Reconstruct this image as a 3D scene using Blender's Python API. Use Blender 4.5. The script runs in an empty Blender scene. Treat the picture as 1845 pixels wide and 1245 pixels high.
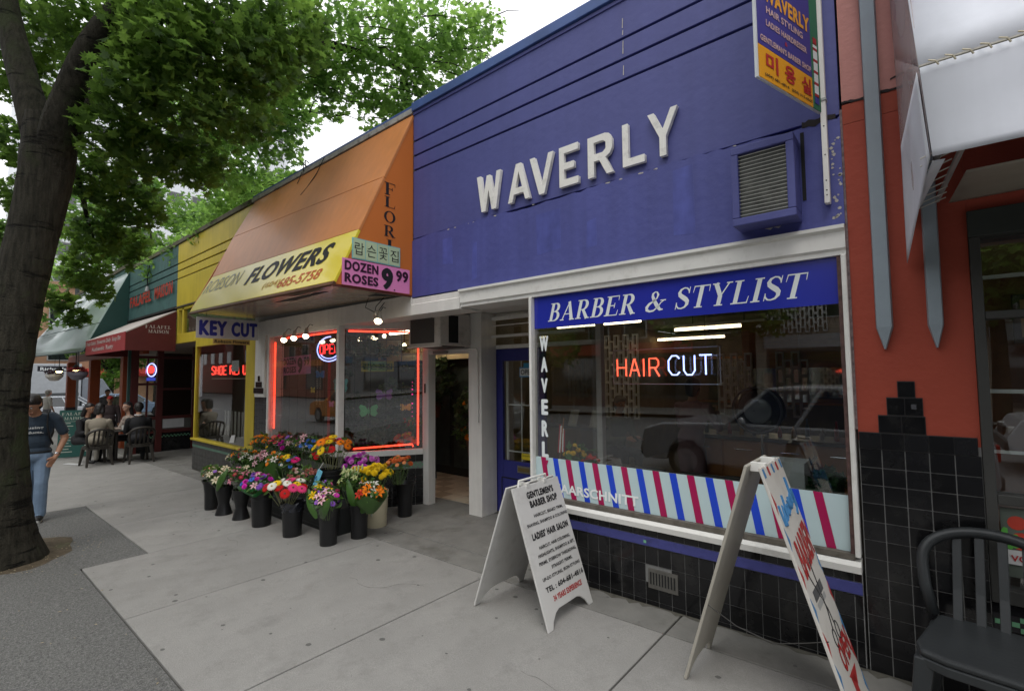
import bpy, math, random
import numpy as np
from mathutils import Vector, Matrix, Euler
random.seed(7)
rng = np.random.default_rng(7)
PI = math.pi
SC = bpy.context.scene
COL = SC.collection

# ------------------------------------------------------------------ camera
cam_d = bpy.data.cameras.new('camera')
cam = bpy.data.objects.new('camera', cam_d)
COL.objects.link(cam)
rot = Matrix(((0.76635, 0.04517, 0.64084), (0.64236, -0.03991, -0.76536), (-0.00899, 0.99818, -0.05960)))
cam.matrix_world = Matrix.Translation((0.0, -3.513, 1.70)) @ rot.to_4x4()
cam_d.sensor_width = 36.0
cam_d.lens = 36.0 * 872.6 / 1845.0
cam_d.clip_start = 0.05
cam_d.clip_end = 600.0
SC.camera = cam

# ------------------------------------------------------------------ world: bright overcast over a Nishita sky
world = bpy.data.worlds.new('World')
SC.world = world
world.use_nodes = True
nt = world.node_tree
nt.nodes.clear()
SUN_EL, SUN_AZ = math.radians(60), math.radians(150)
sky = nt.nodes.new('ShaderNodeTexSky')
sky.sky_type = 'NISHITA'
sky.sun_disc = False
sky.sun_elevation = SUN_EL
sky.sun_rotation = SUN_AZ
tc = nt.nodes.new('ShaderNodeTexCoord')
nz = nt.nodes.new('ShaderNodeTexNoise')
nz.inputs['Scale'].default_value = 2.2
nz.inputs['Detail'].default_value = 6
nt.links.new(tc.outputs['Generated'], nz.inputs['Vector'])
ramp = nt.nodes.new('ShaderNodeValToRGB')
ramp.color_ramp.elements[0].position = 0.3
ramp.color_ramp.elements[0].color = (11.3, 11.6, 12.2, 1)
ramp.color_ramp.elements[1].position = 0.7
ramp.color_ramp.elements[1].color = (16.5, 16.5, 16.6, 1)
nt.links.new(nz.outputs['Fac'], ramp.inputs['Fac'])
mixw = nt.nodes.new('ShaderNodeMixRGB')
mixw.inputs['Fac'].default_value = 0.92
nt.links.new(sky.outputs['Color'], mixw.inputs['Color1'])
nt.links.new(ramp.outputs['Color'], mixw.inputs['Color2'])
bg = nt.nodes.new('ShaderNodeBackground')
bg.inputs['Strength'].default_value = 0.10
out = nt.nodes.new('ShaderNodeOutputWorld')
nt.links.new(mixw.outputs['Color'], bg.inputs['Color'])
nt.links.new(bg.outputs['Background'], out.inputs['Surface'])

sun_d = bpy.data.lights.new('sun', 'SUN')
sun_d.energy = 0.95
sun_d.angle = math.radians(26)
sun_d.color = (1.0, 0.97, 0.92)
sun = bpy.data.objects.new('sun', sun_d)
COL.objects.link(sun)
sd = Vector((math.sin(SUN_AZ) * math.cos(SUN_EL), math.cos(SUN_AZ) * math.cos(SUN_EL), math.sin(SUN_EL)))
sun.rotation_euler = sd.to_track_quat('Z', 'Y').to_euler()

SC.view_settings.view_transform = 'Standard'
SC.view_settings.look = 'None'
SC.view_settings.gamma = 1.0
SC.view_settings.use_curve_mapping = False
SC.view_settings.exposure = 0.16
SC.render.engine = 'CYCLES'
SC.cycles.use_denoising = True
SC.cycles.max_bounces = 7
SC.cycles.diffuse_bounces = 3
SC.cycles.glossy_bounces = 4
SC.cycles.transmission_bounces = 4
SC.cycles.transparent_max_bounces = 16
SC.cycles.caustics_reflective = False
SC.cycles.caustics_refractive = False
SC.cycles.sample_clamp_indirect = 4.0

# ------------------------------------------------------------------ helpers
def G(x):
    """height of the pavement: it falls gently to the left"""
    return 0.016 * min(max(x, -30.0), 8.0)

MATS = {}
def M(name, col=(.5, .5, .5), rough=.6, metal=0.0, var=.10, vs=5.0, bump=0.0, bs=40.0, emit=0.0, spec=.4,
      streak=0.0, rnd=0.0, coat=0.0, sheen=0.0, alpha=1.0, trans=0.0, dirt=None, dirt_amt=0.0, dirt_s=1.5, stretch=None, speck=0.0):
    if name in MATS:
        return MATS[name]
    m = bpy.data.materials.new(name)
    m.use_nodes = True
    t = m.node_tree
    n, l = t.nodes, t.links
    b = n['Principled BSDF']
    b.inputs['Roughness'].default_value = rough
    b.inputs['Metallic'].default_value = metal
    b.inputs['Specular IOR Level'].default_value = spec
    b.inputs['Coat Weight'].default_value = coat
    b.inputs['Coat Roughness'].default_value = 0.08
    b.inputs['Sheen Weight'].default_value = sheen
    b.inputs['Alpha'].default_value = alpha
    b.inputs['Transmission Weight'].default_value = trans
    c4 = (*col, 1)
    b.inputs['Base Color'].default_value = c4
    if emit:
        b.inputs['Emission Color'].default_value = c4
        b.inputs['Emission Strength'].default_value = emit
        MATS[name] = m
        return m
    g = n.new('ShaderNodeNewGeometry')
    src = g.outputs['Position']
    if stretch:
        mp = n.new('ShaderNodeVectorMath'); mp.operation = 'MULTIPLY'
        mp.inputs[1].default_value = stretch
        l.new(src, mp.inputs[0]); src = mp.outputs[0]
    cur = None
    def rgb_mul(prev, fac_socket, lo, hi):
        mr = n.new('ShaderNodeMapRange')
        mr.inputs['From Min'].default_value = 0.25; mr.inputs['From Max'].default_value = 0.75
        mr.inputs['To Min'].default_value = lo; mr.inputs['To Max'].default_value = hi
        l.new(fac_socket, mr.inputs['Value'])
        mx = n.new('ShaderNodeVectorMath'); mx.operation = 'SCALE'
        if prev is None:
            mx.inputs[0].default_value = col
        else:
            l.new(prev, mx.inputs[0])
        l.new(mr.outputs[0], mx.inputs['Scale'])
        return mx.outputs[0]
    if var:
        a = n.new('ShaderNodeTexNoise'); a.inputs['Scale'].default_value = vs; a.inputs['Detail'].default_value = 7; a.inputs['Roughness'].default_value = .6
        l.new(src, a.inputs['Vector'])
        cur = rgb_mul(cur, a.outputs['Fac'], 1 - var, 1 + var)
    if speck:
        a = n.new('ShaderNodeTexNoise'); a.inputs['Scale'].default_value = 180; a.inputs['Detail'].default_value = 2
        l.new(g.outputs['Position'], a.inputs['Vector'])
        cur = rgb_mul(cur, a.outputs['Fac'], 1 - speck, 1 + speck)
    if streak:
        s = n.new('ShaderNodeVectorMath'); s.operation = 'MULTIPLY'; s.inputs[1].default_value = (7, 7, .5)
        l.new(g.outputs['Position'], s.inputs[0])
        a = n.new('ShaderNodeTexNoise'); a.inputs['Scale'].default_value = 1.6; a.inputs['Detail'].default_value = 5
        l.new(s.outputs[0], a.inputs['Vector'])
        cur = rgb_mul(cur, a.outputs['Fac'], 1 - streak, 1 + streak * .6)
    if rnd:
        oi = n.new('ShaderNodeObjectInfo')
        mr = n.new('ShaderNodeMapRange'); mr.inputs['To Min'].default_value = 1 - rnd; mr.inputs['To Max'].default_value = 1 + rnd
        l.new(oi.outputs['Random'], mr.inputs['Value'])
        mx = n.new('ShaderNodeVectorMath'); mx.operation = 'SCALE'
        if cur is None: mx.inputs[0].default_value = col
        else: l.new(cur, mx.inputs[0])
        l.new(mr.outputs[0], mx.inputs['Scale']); cur = mx.outputs[0]
    if dirt is not None:
        a = n.new('ShaderNodeTexNoise'); a.inputs['Scale'].default_value = dirt_s; a.inputs['Detail'].default_value = 9; a.inputs['Roughness'].default_value = .7
        l.new(g.outputs['Position'], a.inputs['Vector'])
        mr = n.new('ShaderNodeMapRange'); mr.inputs['From Min'].default_value = .52; mr.inputs['From Max'].default_value = .68
        mr.inputs['To Max'].default_value = dirt_amt
        l.new(a.outputs['Fac'], mr.inputs['Value'])
        mx = n.new('ShaderNodeMixRGB'); mx.inputs['Color2'].default_value = (*dirt, 1)
        if cur is None: mx.inputs['Color1'].default_value = c4
        else: l.new(cur, mx.inputs['Color1'])
        l.new(mr.outputs[0], mx.inputs['Fac']); cur = mx.outputs[0]
    if cur is not None:
        l.new(cur, b.inputs['Base Color'])
    if bump:
        a = n.new('ShaderNodeTexNoise'); a.inputs['Scale'].default_value = bs; a.inputs['Detail'].default_value = 6
        l.new(g.outputs['Position'], a.inputs['Vector'])
        bp = n.new('ShaderNodeBump'); bp.inputs['Strength'].default_value = bump; bp.inputs['Distance'].default_value = .01
        l.new(a.outputs['Fac'], bp.inputs['Height'])
        l.new(bp.outputs[0], b.inputs['Normal'])
    MATS[name] = m
    return m

def glass_mat(name, tint=(1, 1, 1), ior=1.6, rough=0.0, dark=0.0):
    if name in MATS: return MATS[name]
    m = bpy.data.materials.new(name); m.use_nodes = True
    n, l = m.node_tree.nodes, m.node_tree.links
    n.clear()
    o = n.new('ShaderNodeOutputMaterial')
    lwn = n.new('ShaderNodeLayerWeight'); lwn.inputs['Blend'].default_value = .5
    f0 = ((ior - 1) / (ior + 1)) ** 2
    pw_ = n.new('ShaderNodeMath'); pw_.operation = 'POWER'; pw_.inputs[1].default_value = 5.0
    l.new(lwn.outputs['Facing'], pw_.inputs[0])
    fr = n.new('ShaderNodeMapRange'); fr.inputs['To Min'].default_value = f0; fr.inputs['To Max'].default_value = 1.0
    l.new(pw_.outputs[0], fr.inputs['Value'])
    tr = n.new('ShaderNodeBsdfTransparent'); tr.inputs['Color'].default_value = (*tint, 1)
    gl = n.new('ShaderNodeBsdfGlossy'); gl.inputs['Roughness'].default_value = rough
    mx = n.new('ShaderNodeMixShader')
    l.new(fr.outputs[0], mx.inputs[0]); l.new(tr.outputs[0], mx.inputs[1]); l.new(gl.outputs[0], mx.inputs[2])
    l.new(mx.outputs[0], o.inputs['Surface'])
    MATS[name] = m
    return m

def leaf_mat(name, c1, c2, trn=.45):
    if name in MATS: return MATS[name]
    m = bpy.data.materials.new(name); m.use_nodes = True
    n, l = m.node_tree.nodes, m.node_tree.links
    n.clear()
    o = n.new('ShaderNodeOutputMaterial')
    g = n.new('ShaderNodeNewGeometry')
    a = n.new('ShaderNodeTexNoise'); a.inputs['Scale'].default_value = 1.7; a.inputs['Detail'].default_value = 8; a.inputs['Roughness'].default_value = .8
    l.new(g.outputs['Position'], a.inputs['Vector'])
    r = n.new('ShaderNodeValToRGB')
    r.color_ramp.elements[0].position = .41; r.color_ramp.elements[0].color = (*c1, 1)
    r.color_ramp.elements[1].position = .60; r.color_ramp.elements[1].color = (*c2, 1)
    l.new(a.outputs['Fac'], r.inputs['Fac'])
    d = n.new('ShaderNodeBsdfPrincipled'); d.inputs['Roughness'].default_value = .45; d.inputs['Specular IOR Level'].default_value = .35
    l.new(r.outputs[0], d.inputs['Base Color'])
    t = n.new('ShaderNodeBsdfTranslucent')
    hs = n.new('ShaderNodeHueSaturation'); hs.inputs['Value'].default_value = 2.2; hs.inputs['Hue'].default_value = .485; hs.inputs['Saturation'].default_value = 1.0
    l.new(r.outputs[0], hs.inputs['Color']); l.new(hs.outputs[0], t.inputs['Color'])
    mx = n.new('ShaderNodeMixShader'); mx.inputs[0].default_value = trn
    l.new(d.outputs[0], mx.inputs[1]); l.new(t.outputs[0], mx.inputs[2]); l.new(mx.outputs[0], o.inputs['Surface'])
    MATS[name] = m
    return m

def bark_mat(name, dark, light, lichen):
    m = bpy.data.materials.new(name); m.use_nodes = True; MATS[name] = m
    n, l = m.node_tree.nodes, m.node_tree.links
    b = n['Principled BSDF']; b.inputs['Roughness'].default_value = .92; b.inputs['Specular IOR Level'].default_value = .2
    g = n.new('ShaderNodeNewGeometry')
    def noise(vec, sc, det=8, rough=.65):
        v = n.new('ShaderNodeVectorMath'); v.operation = 'MULTIPLY'; v.inputs[1].default_value = vec; l.new(g.outputs['Position'], v.inputs[0])
        a = n.new('ShaderNodeTexNoise'); a.inputs['Scale'].default_value = sc; a.inputs['Detail'].default_value = det; a.inputs['Roughness'].default_value = rough
        l.new(v.outputs[0], a.inputs['Vector']); return a.outputs['Fac']
    vert = noise((1, 1, .16), 26); wrink = noise((.6, .6, 3.2), 3.2, 5); blot = noise((1, 1, .7), 3.0); fine = noise((1, 1, .8), 60)
    r = n.new('ShaderNodeValToRGB'); r.color_ramp.elements[0].position = .33; r.color_ramp.elements[0].color = (*dark, 1); r.color_ramp.elements[1].position = .66; r.color_ramp.elements[1].color = (*light, 1)
    l.new(vert, r.inputs['Fac'])
    mr = n.new('ShaderNodeMapRange'); mr.inputs['From Min'].default_value = .54; mr.inputs['From Max'].default_value = .66; mr.inputs['To Max'].default_value = .75; l.new(blot, mr.inputs['Value'])
    mx = n.new('ShaderNodeMixRGB'); mx.inputs['Color2'].default_value = (*lichen, 1); l.new(mr.outputs[0], mx.inputs['Fac']); l.new(r.outputs[0], mx.inputs['Color1'])
    mw = n.new('ShaderNodeMapRange'); mw.inputs['From Min'].default_value = .36; mw.inputs['From Max'].default_value = .43; mw.inputs['To Min'].default_value = .25; l.new(wrink, mw.inputs['Value'])
    sc = n.new('ShaderNodeVectorMath'); sc.operation = 'SCALE'; l.new(mx.outputs[0], sc.inputs[0]); l.new(mw.outputs[0], sc.inputs['Scale'])
    l.new(sc.outputs[0], b.inputs['Base Color'])
    ad = n.new('ShaderNodeMath'); ad.operation = 'ADD'; l.new(vert, ad.inputs[0]); l.new(mw.outputs[0], ad.inputs[1])
    ad2 = n.new('ShaderNodeMath'); ad2.operation = 'ADD'; l.new(ad.outputs[0], ad2.inputs[0]); l.new(fine, ad2.inputs[1])
    bp = n.new('ShaderNodeBump'); bp.inputs['Strength'].default_value = .8; bp.inputs['Distance'].default_value = .03; l.new(ad2.outputs[0], bp.inputs['Height']); l.new(bp.outputs[0], b.inputs['Normal'])
    return m

class MB:
    def __init__(s): s.v = []; s.f = []; s.m = []; s.cur = 0; s.X = None
    def add(s, vs, fs):
        o = len(s.v)
        if s.X is not None: vs = [s.X @ Vector(p) for p in vs]
        s.v += [tuple(p) for p in vs]
        s.f += [tuple(i + o for i in f) for f in fs]
        s.m += [s.cur] * len(fs)
        return s
    def box(s, x0, x1, y0, y1, z0, z1):
        v = [(x0, y0, z0), (x1, y0, z0), (x1, y1, z0), (x0, y1, z0), (x0, y0, z1), (x1, y0, z1), (x1, y1, z1), (x0, y1, z1)]
        return s.add(v, [(0, 3, 2, 1), (4, 5, 6, 7), (0, 1, 5, 4), (1, 2, 6, 5), (2, 3, 7, 6), (3, 0, 4, 7)])
    def slab(s, pts, vec):
        pts = [Vector(p) for p in pts]; vec = Vector(vec); n = len(pts)
        v = pts + [p + vec for p in pts]
        f = [tuple(range(n - 1, -1, -1)), tuple(range(n, 2 * n))] + [(i, (i + 1) % n, n + (i + 1) % n, n + i) for i in range(n)]
        return s.add(v, f)
    def prism(s, pts, axis, a0, a1):
        def mk(p, a):
            return {'x': (a, p[0], p[1]), 'y': (p[0], a, p[1]), 'z': (p[0], p[1], a)}[axis]
        q = [mk(p, a0) for p in pts]
        d = Vector(mk(pts[0], a1)) - Vector(mk(pts[0], a0))
        return s.slab(q, d)
    def cyl(s, p0, p1, r0, r1=None, n=12):
        return s.tube([p0, p1], [r0, r0 if r1 is None else r1], n)
    def tube(s, path, rad, n=8, cap=True, sx=1.0):
        path = [Vector(p) for p in path]
        if not isinstance(rad, (list, tuple)): rad = [rad] * len(path)
        vs, fs = [], []
        prev = None
        for i, p in enumerate(path):
            d = (path[min(i + 1, len(path) - 1)] - path[max(i - 1, 0)])
            if d.length < 1e-9: d = Vector((0, 0, 1))
            d.normalize()
            if prev is None:
                a = Vector((0, 0, 1)) if abs(d.z) < .9 else Vector((0, 1, 0))
                u = d.cross(a).normalized()
            else:
                u = (prev - d * prev.dot(d)).normalized()
            prev = u
            w = d.cross(u)
            for k in range(n):
                t = 2 * PI * k / n
                vs.append(p + (u * math.cos(t) * sx + w * math.sin(t)) * rad[i])
        for i in range(len(path) - 1):
            for k in range(n):
                a = i * n + k; b = i * n + (k + 1) % n
                fs.append((a, b, b + n, a + n))
        if cap:
            fs.append(tuple(range(n - 1, -1, -1))); fs.append(tuple((len(path) - 1) * n + k for k in range(n)))
        return s.add(vs, fs)
    def lathe(s, prof, c=(0, 0, 0), n=16):
        vs, fs = [], []
        for r, z in prof:
            for k in range(n):
                t = 2 * PI * k / n
                vs.append((c[0] + r * math.cos(t), c[1] + r * math.sin(t), c[2] + z))
        for i in range(len(prof) - 1):
            for k in range(n):
                a = i * n + k; b = i * n + (k + 1) % n
                fs.append((a, b, b + n, a + n))
        return s.add(vs, fs)
    def ell(s, c, r, n=12, m=8, R=None):
        vs, fs = [], []
        if not isinstance(r, (list, tuple)): r = (r, r, r)
        for i in range(m + 1):
            ph = PI * i / m
            for k in range(n):
                t = 2 * PI * k / n
                p = Vector((r[0] * math.sin(ph) * math.cos(t), r[1] * math.sin(ph) * math.sin(t), r[2] * math.cos(ph)))
                if R is not None: p = R @ p
                vs.append(p + Vector(c))
        for i in range(m):
            for k in range(n):
                a = i * n + k; b = i * n + (k + 1) % n
                fs.append((a, a + n, b + n, b))
        return s.add(vs, fs)
    def mesh(s, name='mesh'):
        me = bpy.data.meshes.new(name)
        me.from_pydata(s.v, [], s.f)
        me.update()
        return me

def smooth_mesh(me, on=True):
    me.polygons.foreach_set('use_smooth', [on] * len(me.polygons))

def link(name, me, mat=None, parent=None, smooth=False, bevel=0.0, local=False, loc=None, label=None, kind=None):
    if isinstance(me, MB):
        mb = me; me = mb.mesh(name)
        if isinstance(mat, (list, tuple)):
            for q in mat: me.materials.append(q)
            me.polygons.foreach_set('material_index', mb.m)
            mat = None
    if mat is not None and not me.materials: me.materials.append(mat)
    if smooth: smooth_mesh(me)
    o = bpy.data.objects.new(name, me)
    COL.objects.link(o)
    if parent is not None:
        o.parent = parent
        if parent.type == 'EMPTY' and not local: o.location = -parent.location
    if loc is not None: o.location = loc
    if bevel:
        md = o.modifiers.new('bevel', 'BEVEL'); md.width = bevel; md.segments = 2; md.limit_method = 'ANGLE'; md.angle_limit = .6
    if label: o['label'] = label
    if kind: o['kind'] = kind
    return o

def thing(name, label, cat, loc=(0, 0, 0), rz=0.0, group=None):
    o = bpy.data.objects.new(name, None); COL.objects.link(o)
    o.empty_display_size = .1
    o.location = loc; o.rotation_euler = (0, 0, rz)
    o['label'] = label; o['category'] = cat
    if group: o['group'] = group
    return o

def tag(o, label, cat, group=None):
    o['label'] = label; o['category'] = cat
    if group: o['group'] = group
    return o

def struct(name, mb, mat, **k):
    o = link(name, mb, mat, **k); o['kind'] = 'structure'; return o

def inst(name, me, parent, loc=(0, 0, 0), rot=None, sc=None):
    o = bpy.data.objects.new(name, me); COL.objects.link(o); o.parent = parent
    o.location = loc
    if rot is not None:
        o.rotation_euler = rot if not isinstance(rot, Matrix) else rot.to_euler()
    if sc is not None: o.scale = (sc, sc, sc) if not isinstance(sc, (tuple, list)) else sc
    return o

def copy_tree(o, parent=None):
    kids = list(o.children)
    c = o.copy(); COL.objects.link(c)
    if parent is not None: c.parent = parent
    for ch in kids: copy_tree(ch, c)
    return c

# ---- lettering -------------------------------------------------------------
def font_mesh(s, bold=0.0, depth=.0):
    c = bpy.data.curves.new('text', 'FONT')
    c.body = s; c.size = 1.0; c.offset = min(bold, .02); c.extrude = 0; c.resolution_u = 3
    c.space_character = 1.0 + bold * 2.2
    o = bpy.data.objects.new('text', c)
    me = bpy.data.meshes.new_from_object(o)
    bpy.data.objects.remove(o); bpy.data.curves.remove(c)
    ex = bold - .02
    if ex > .002:      # heavier weight: the outline drawn again a hair's breadth aside
        v0 = [v.co.copy() for v in me.vertices]; f0 = [tuple(p.vertices) for p in me.polygons]
        mb = MB()
        for i, (dx, dy) in enumerate(((0, 0), (ex, 0), (-ex, 0), (0, ex * .6), (0, -ex * .6))):
            mb.add([(v.x + dx, v.y + dy, .0002 * i) for v in v0], f0)
        bpy.data.meshes.remove(me); me = mb.mesh('text')
    return me

def place_mesh(me, W, Hh, org, right, up, depth, shear):
    n = len(me.vertices)
    co = np.empty(n * 3); me.vertices.foreach_get('co', co); co = co.reshape(-1, 3)
    mn = co.min(0); mx = co.max(0)
    sy = Hh / (mx[1] - mn[1]); sx = W / (mx[0] - mn[0]) if W else sy
    x = (co[:, 0] - mn[0]) * sx; y = (co[:, 1] - mn[1]) * sy
    zz = co[:, 2]
    if shear:
        x = x + y * shear
        if W: x = x * (W / (x.max() - x.min())); x = x - x.min()
    r = np.array(Vector(right).normalized()); u = np.array(Vector(up).normalized()); nn = np.cross(r, u)
    p = np.array(org)[None] + x[:, None] * r + y[:, None] * u + (depth + zz)[:, None] * nn
    me.vertices.foreach_set('co', p.astype(np.float32).ravel()); me.update()

def letter_groups(me, s, serif):
    n = len(me.vertices); par = list(range(n))
    def find(a):
        while par[a] != a: par[a] = par[par[a]]; a = par[a]
        return a
    for p in me.polygons:
        v = p.vertices; r = find(v[0])
        for q in v[1:]: par[find(q)] = r
    root = [find(i) for i in range(n)]
    ext = {}
    for i, v in enumerate(me.vertices):
        a, b = ext.get(root[i], (9e9, -9e9)); ext[root[i]] = (min(a, v.co.x), max(b, v.co.x))
    if serif:
        edges = []; x = 0.0
        for ch in s: edges.append(x - .04); x += SERIF[ch][0] + .06
        gi = {r: sum(1 for e in edges if e <= (a + b) / 2) for r, (a, b) in ext.items()}
    else:
        gi = {}; cur = -9e9; g = -1
        for r, (a, b) in sorted(ext.items(), key=lambda q: q[1][0]):
            if a > cur - .02: g += 1; cur = b
            cur = max(cur, b); gi[r] = g
    return [gi[r] for r in root]

def text(s, W, Hh, org, right, up, mat, parent, bold=.02, depth=.003, shear=0.0, name='lettering', solid=0.0, serif=False, label=None, smooth=False, each=False):
    me = serif_mesh(s) if serif else font_mesh(s, bold)
    groups = letter_groups(me, s, serif) if each else None
    place_mesh(me, W, Hh, org, right, up, depth, shear)
    me.materials.clear(); me.materials.append(mat)
    if each:
        co = [tuple(v.co) for v in me.vertices]; fs = [tuple(p.vertices) for p in me.polygons]
        for gid in sorted(set(groups)):
            sel = [f for f in fs if groups[f[0]] == gid]
            ids = sorted({i for f in sel for i in f}); mp = {a: b for b, a in enumerate(ids)}
            m2 = bpy.data.meshes.new('letter'); m2.from_pydata([co[i] for i in ids], [], [[mp[i] for i in f] for f in sel]); m2.materials.append(mat)
            link('letter', m2, None, parent)
        return None
    o = link(name, me, None, parent)
    if solid:
        md = o.modifiers.new('solid', 'SOLIDIFY'); md.thickness = solid; md.offset = -1
    if label: o['label'] = label
    return o

# hand-drawn serif capitals: strokes are (x0,y0,w0, x1,y1,w1, ...) ribbons
def _bowl(cx, cy, rx, ry, a0, a1, wt=.05, wk=.17, n=10):
    pts = []
    for i in range(n + 1):
        a = math.radians(a0 + (a1 - a0) * i / n)
        w = wt + (wk - wt) * abs(math.cos(a)) ** 1.3
        pts.append((cx + rx * math.cos(a), cy + ry * math.sin(a), w))
    return pts
def _st(x, y0=0, y1=1, w=.17): return [(x, y0, w), (x, y1, w)]
def _sf(x, y, h=.17): return [(x - h, y, .05), (x + h, y, .05)]
SERIF = {
 'B': (.72, [_st(.2), _sf(.2, .025), _sf(.2, .975), [(.2, .975, .05), (.38, .975, .05)], [(.2, .53, .05), (.4, .53, .05)], [(.2, .025, .05), (.4, .025, .05)], _bowl(.36, .755, .2, .225, 90, -90), _bowl(.38, .277, .24, .253, 90, -90)]),
 'A': (.86, [[(.13, 0, .055), (.43, 1, .06)], [(.40, 1, .15), (.72, 0, .19)], _sf(.13, .025, .12), _sf(.73, .025, .15), [(.22, .33, .05), (.6, .33, .05)]]),
 'R': (.82, [_st(.2), _sf(.2, .025), _sf(.2, .975), [(.2, .975, .05), (.38, .975, .05)], [(.2, .48, .05), (.4, .48, .05)], _bowl(.37, .73, .22, .25, 90, -90), [(.4, .48, .14), (.7, 0, .17)], [(.66, .025, .05), (.84, .025, .05)]]),
 'E': (.76, [_st(.2), _sf(.2, .025), _sf(.2, .975), [(.2, .975, .05), (.66, .975, .05)], [(.2, .025, .05), (.7, .025, .05)], [(.2, .51, .05), (.5, .51, .05)], [(.66, 1, .04), (.68, .75, .02)], [(.69, 0, .05), (.72, .28, .02)], [(.5, .38, .04), (.5, .64, .04)]]),
 'F': (.7, [_st(.2), _sf(.2, .025), _sf(.2, .975), [(.2, .975, .05), (.64, .975, .05)], [(.2, .51, .05), (.5, .51, .05)], [(.65, 1, .04), (.67, .72, .02)], [(.5, .38, .04), (.5, .64, .04)]]),
 'L': (.7, [_st(.2), _sf(.2, .025), _sf(.2, .975), [(.2, .025, .05), (.64, .025, .05)], [(.64, 0, .05), (.67, .3, .02)]]),
 'I': (.4, [_st(.2), _sf(.2, .025), _sf(.2, .975)]),
 'T': (.74, [_st(.37), _sf(.37, .025), [(.05, .975, .05), (.69, .975, .05)], [(.05, 1, .04), (.03, .7, .02)], [(.69, 1, .04), (.71, .7, .02)]]),
 'Y': (.8, [[(.4, .45, .17), (.4, 0, .17)], _sf(.4, .025), [(.13, 1, .17), (.4, .44, .16)], [(.68, 1, .055), (.43, .44, .05)], _sf(.14, .975, .14), _sf(.68, .975, .12)]),
 'S': (.62, [[(.53, .72, .02), (.5, .85, .07), (.4, .95, .06), (.28, .97, .06), (.15, .9, .1), (.1, .77, .14), (.15, .65, .17), (.28, .55, .19), (.42, .45, .19), (.52, .34, .17), (.53, .2, .14), (.45, .08, .09), (.31, .03, .06), (.19, .05, .06), (.09, .15, .06), (.06, .3, .02)], [(.53, .7, .04), (.53, 1, .03)], [(.06, 0, .03), (.06, .32, .04)]]),
 'O': (.86, [_bowl(.43, .5, .32, .475, 0, 360, .05, .17, 24)]),
 'M': (1.0, [[(.15, 0, .06), (.15, 1, .06)], [(.17, 1, .16), (.48, .02, .1)], [(.8, 1, .06), (.48, 0, .06)], _st(.83), _sf(.15, .025, .12), _sf(.83, .025, .15), _sf(.14, .975, .12), _sf(.86, .975, .12)]),
 'N': (.86, [[(.16, 0, .06), (.16, 1, .06)], [(.16, 1, .17), (.68, 0, .15)], [(.7, 0, .06), (.7, 1, .06)], _sf(.16, .025, .12), _sf(.14, .975, .12), _sf(.7, .975, .13)]),
 '&': (.95, [[(.85, .5, .05), (.74, .42, .05), (.62, .2, .05), (.45, .05, .09), (.28, .03, .1), (.13, .1, .13), (.1, .24, .15), (.18, .38, .13), (.35, .5, .08), (.5, .64, .07), (.53, .8, .1), (.45, .93, .06), (.36, .95, .05), (.27, .87, .1), (.28, .74, .12), (.4, .52, .15), (.6, .25, .17), (.76, .08, .12), (.9, .08, .04)], _sf(.82, .52, .13)]),
 ' ': (.35, []), '0': (.6, []),
}
def serif_mesh(s):
    mb = MB(); x = 0.0; k = 0
    for ch in s:
        w, strokes = SERIF[ch]
        for st in strokes:
            k += 1; z = .00025 * (k % 9)
            P = [Vector((a, b)) for a, b, _ in st]
            L, Rr = [], []
            for i, p in enumerate(P):
                d = (P[min(i + 1, len(P) - 1)] - P[max(i - 1, 0)]).normalized()
                nn = Vector((-d.y, d.x)) * st[i][2] / 2
                L.append(p + nn); Rr.append(p - nn)
            vs = [(x + q.x, q.y, z) for q in L] + [(x + q.x, q.y, z) for q in Rr]
            m = len(P)
            mb.add(vs, [(i, m + i, m + i + 1, i + 1) for i in range(m - 1)])
        x += w + .06
    return mb.mesh('serif')

def curve_polys(polys, solid):
    """filled outlines with holes, extruded; polys in the x/y plane"""
    c = bpy.data.curves.new('outline', 'CURVE'); c.dimensions = '2D'; c.fill_mode = 'BOTH'; c.extrude = solid / 2
    for p in polys:
        sp = c.splines.new('POLY'); sp.points.add(len(p) - 1); sp.use_cyclic_u = True
        for i, q in enumerate(p): sp.points[i].co = (q[0], q[1], 0, 1)
    o = bpy.data.objects.new('outline', c)
    me = bpy.data.meshes.new_from_object(o)
    bpy.data.objects.remove(o); bpy.data.curves.remove(c)
    return me

def to_frame(me, org, right, up):
    r = Vector(right).normalized(); u = Vector(up).normalized(); n = r.cross(u)
    m = Matrix(((r.x, u.x, n.x, org[0]), (r.y, u.y, n.y, org[1]), (r.z, u.z, n.z, org[2]), (0, 0, 0, 1)))
    me.transform(m); return me

# ------------------------------------------------------------------ materials
blue = M('blue_paint', (.080, .088, .275), .55, var=.09, vs=1.3, bump=.35, bs=14, streak=.07)
blue_low = M('blue_paint_lower', (.076, .086, .30), .5, var=.12, vs=1.8, bump=.4, bs=16, streak=.12)
blue_dark = M('blue_groove', (.02, .02, .06), .8)
blue_cap = M('blue_metal_cap', (.06, .11, .30), .45, var=.25, vs=3)
white = M('white_paint', (.74, .72, .68), .5, var=.05, vs=4, bump=.12, bs=20, dirt=(.45, .43, .39), dirt_amt=.22, dirt_s=3, streak=.10)
white2 = M('white_trim', (.76, .75, .71), .5, var=.05, vs=6, dirt=(.42, .39, .35), dirt_amt=.3, dirt_s=9)
letter_w = M('letter_white', (.84, .82, .77), .6, var=.06, dirt=(.35, .33, .3), dirt_amt=.4, dirt_s=12)
yellow = M('yellow_paint', (.52, .40, .035), .5, var=.12, vs=2, streak=.12, bump=.15, bs=20)
yellow_b = M('yellow_band', (.74, .60, .03), .35, var=.06, vs=2, coat=.3)
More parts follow.
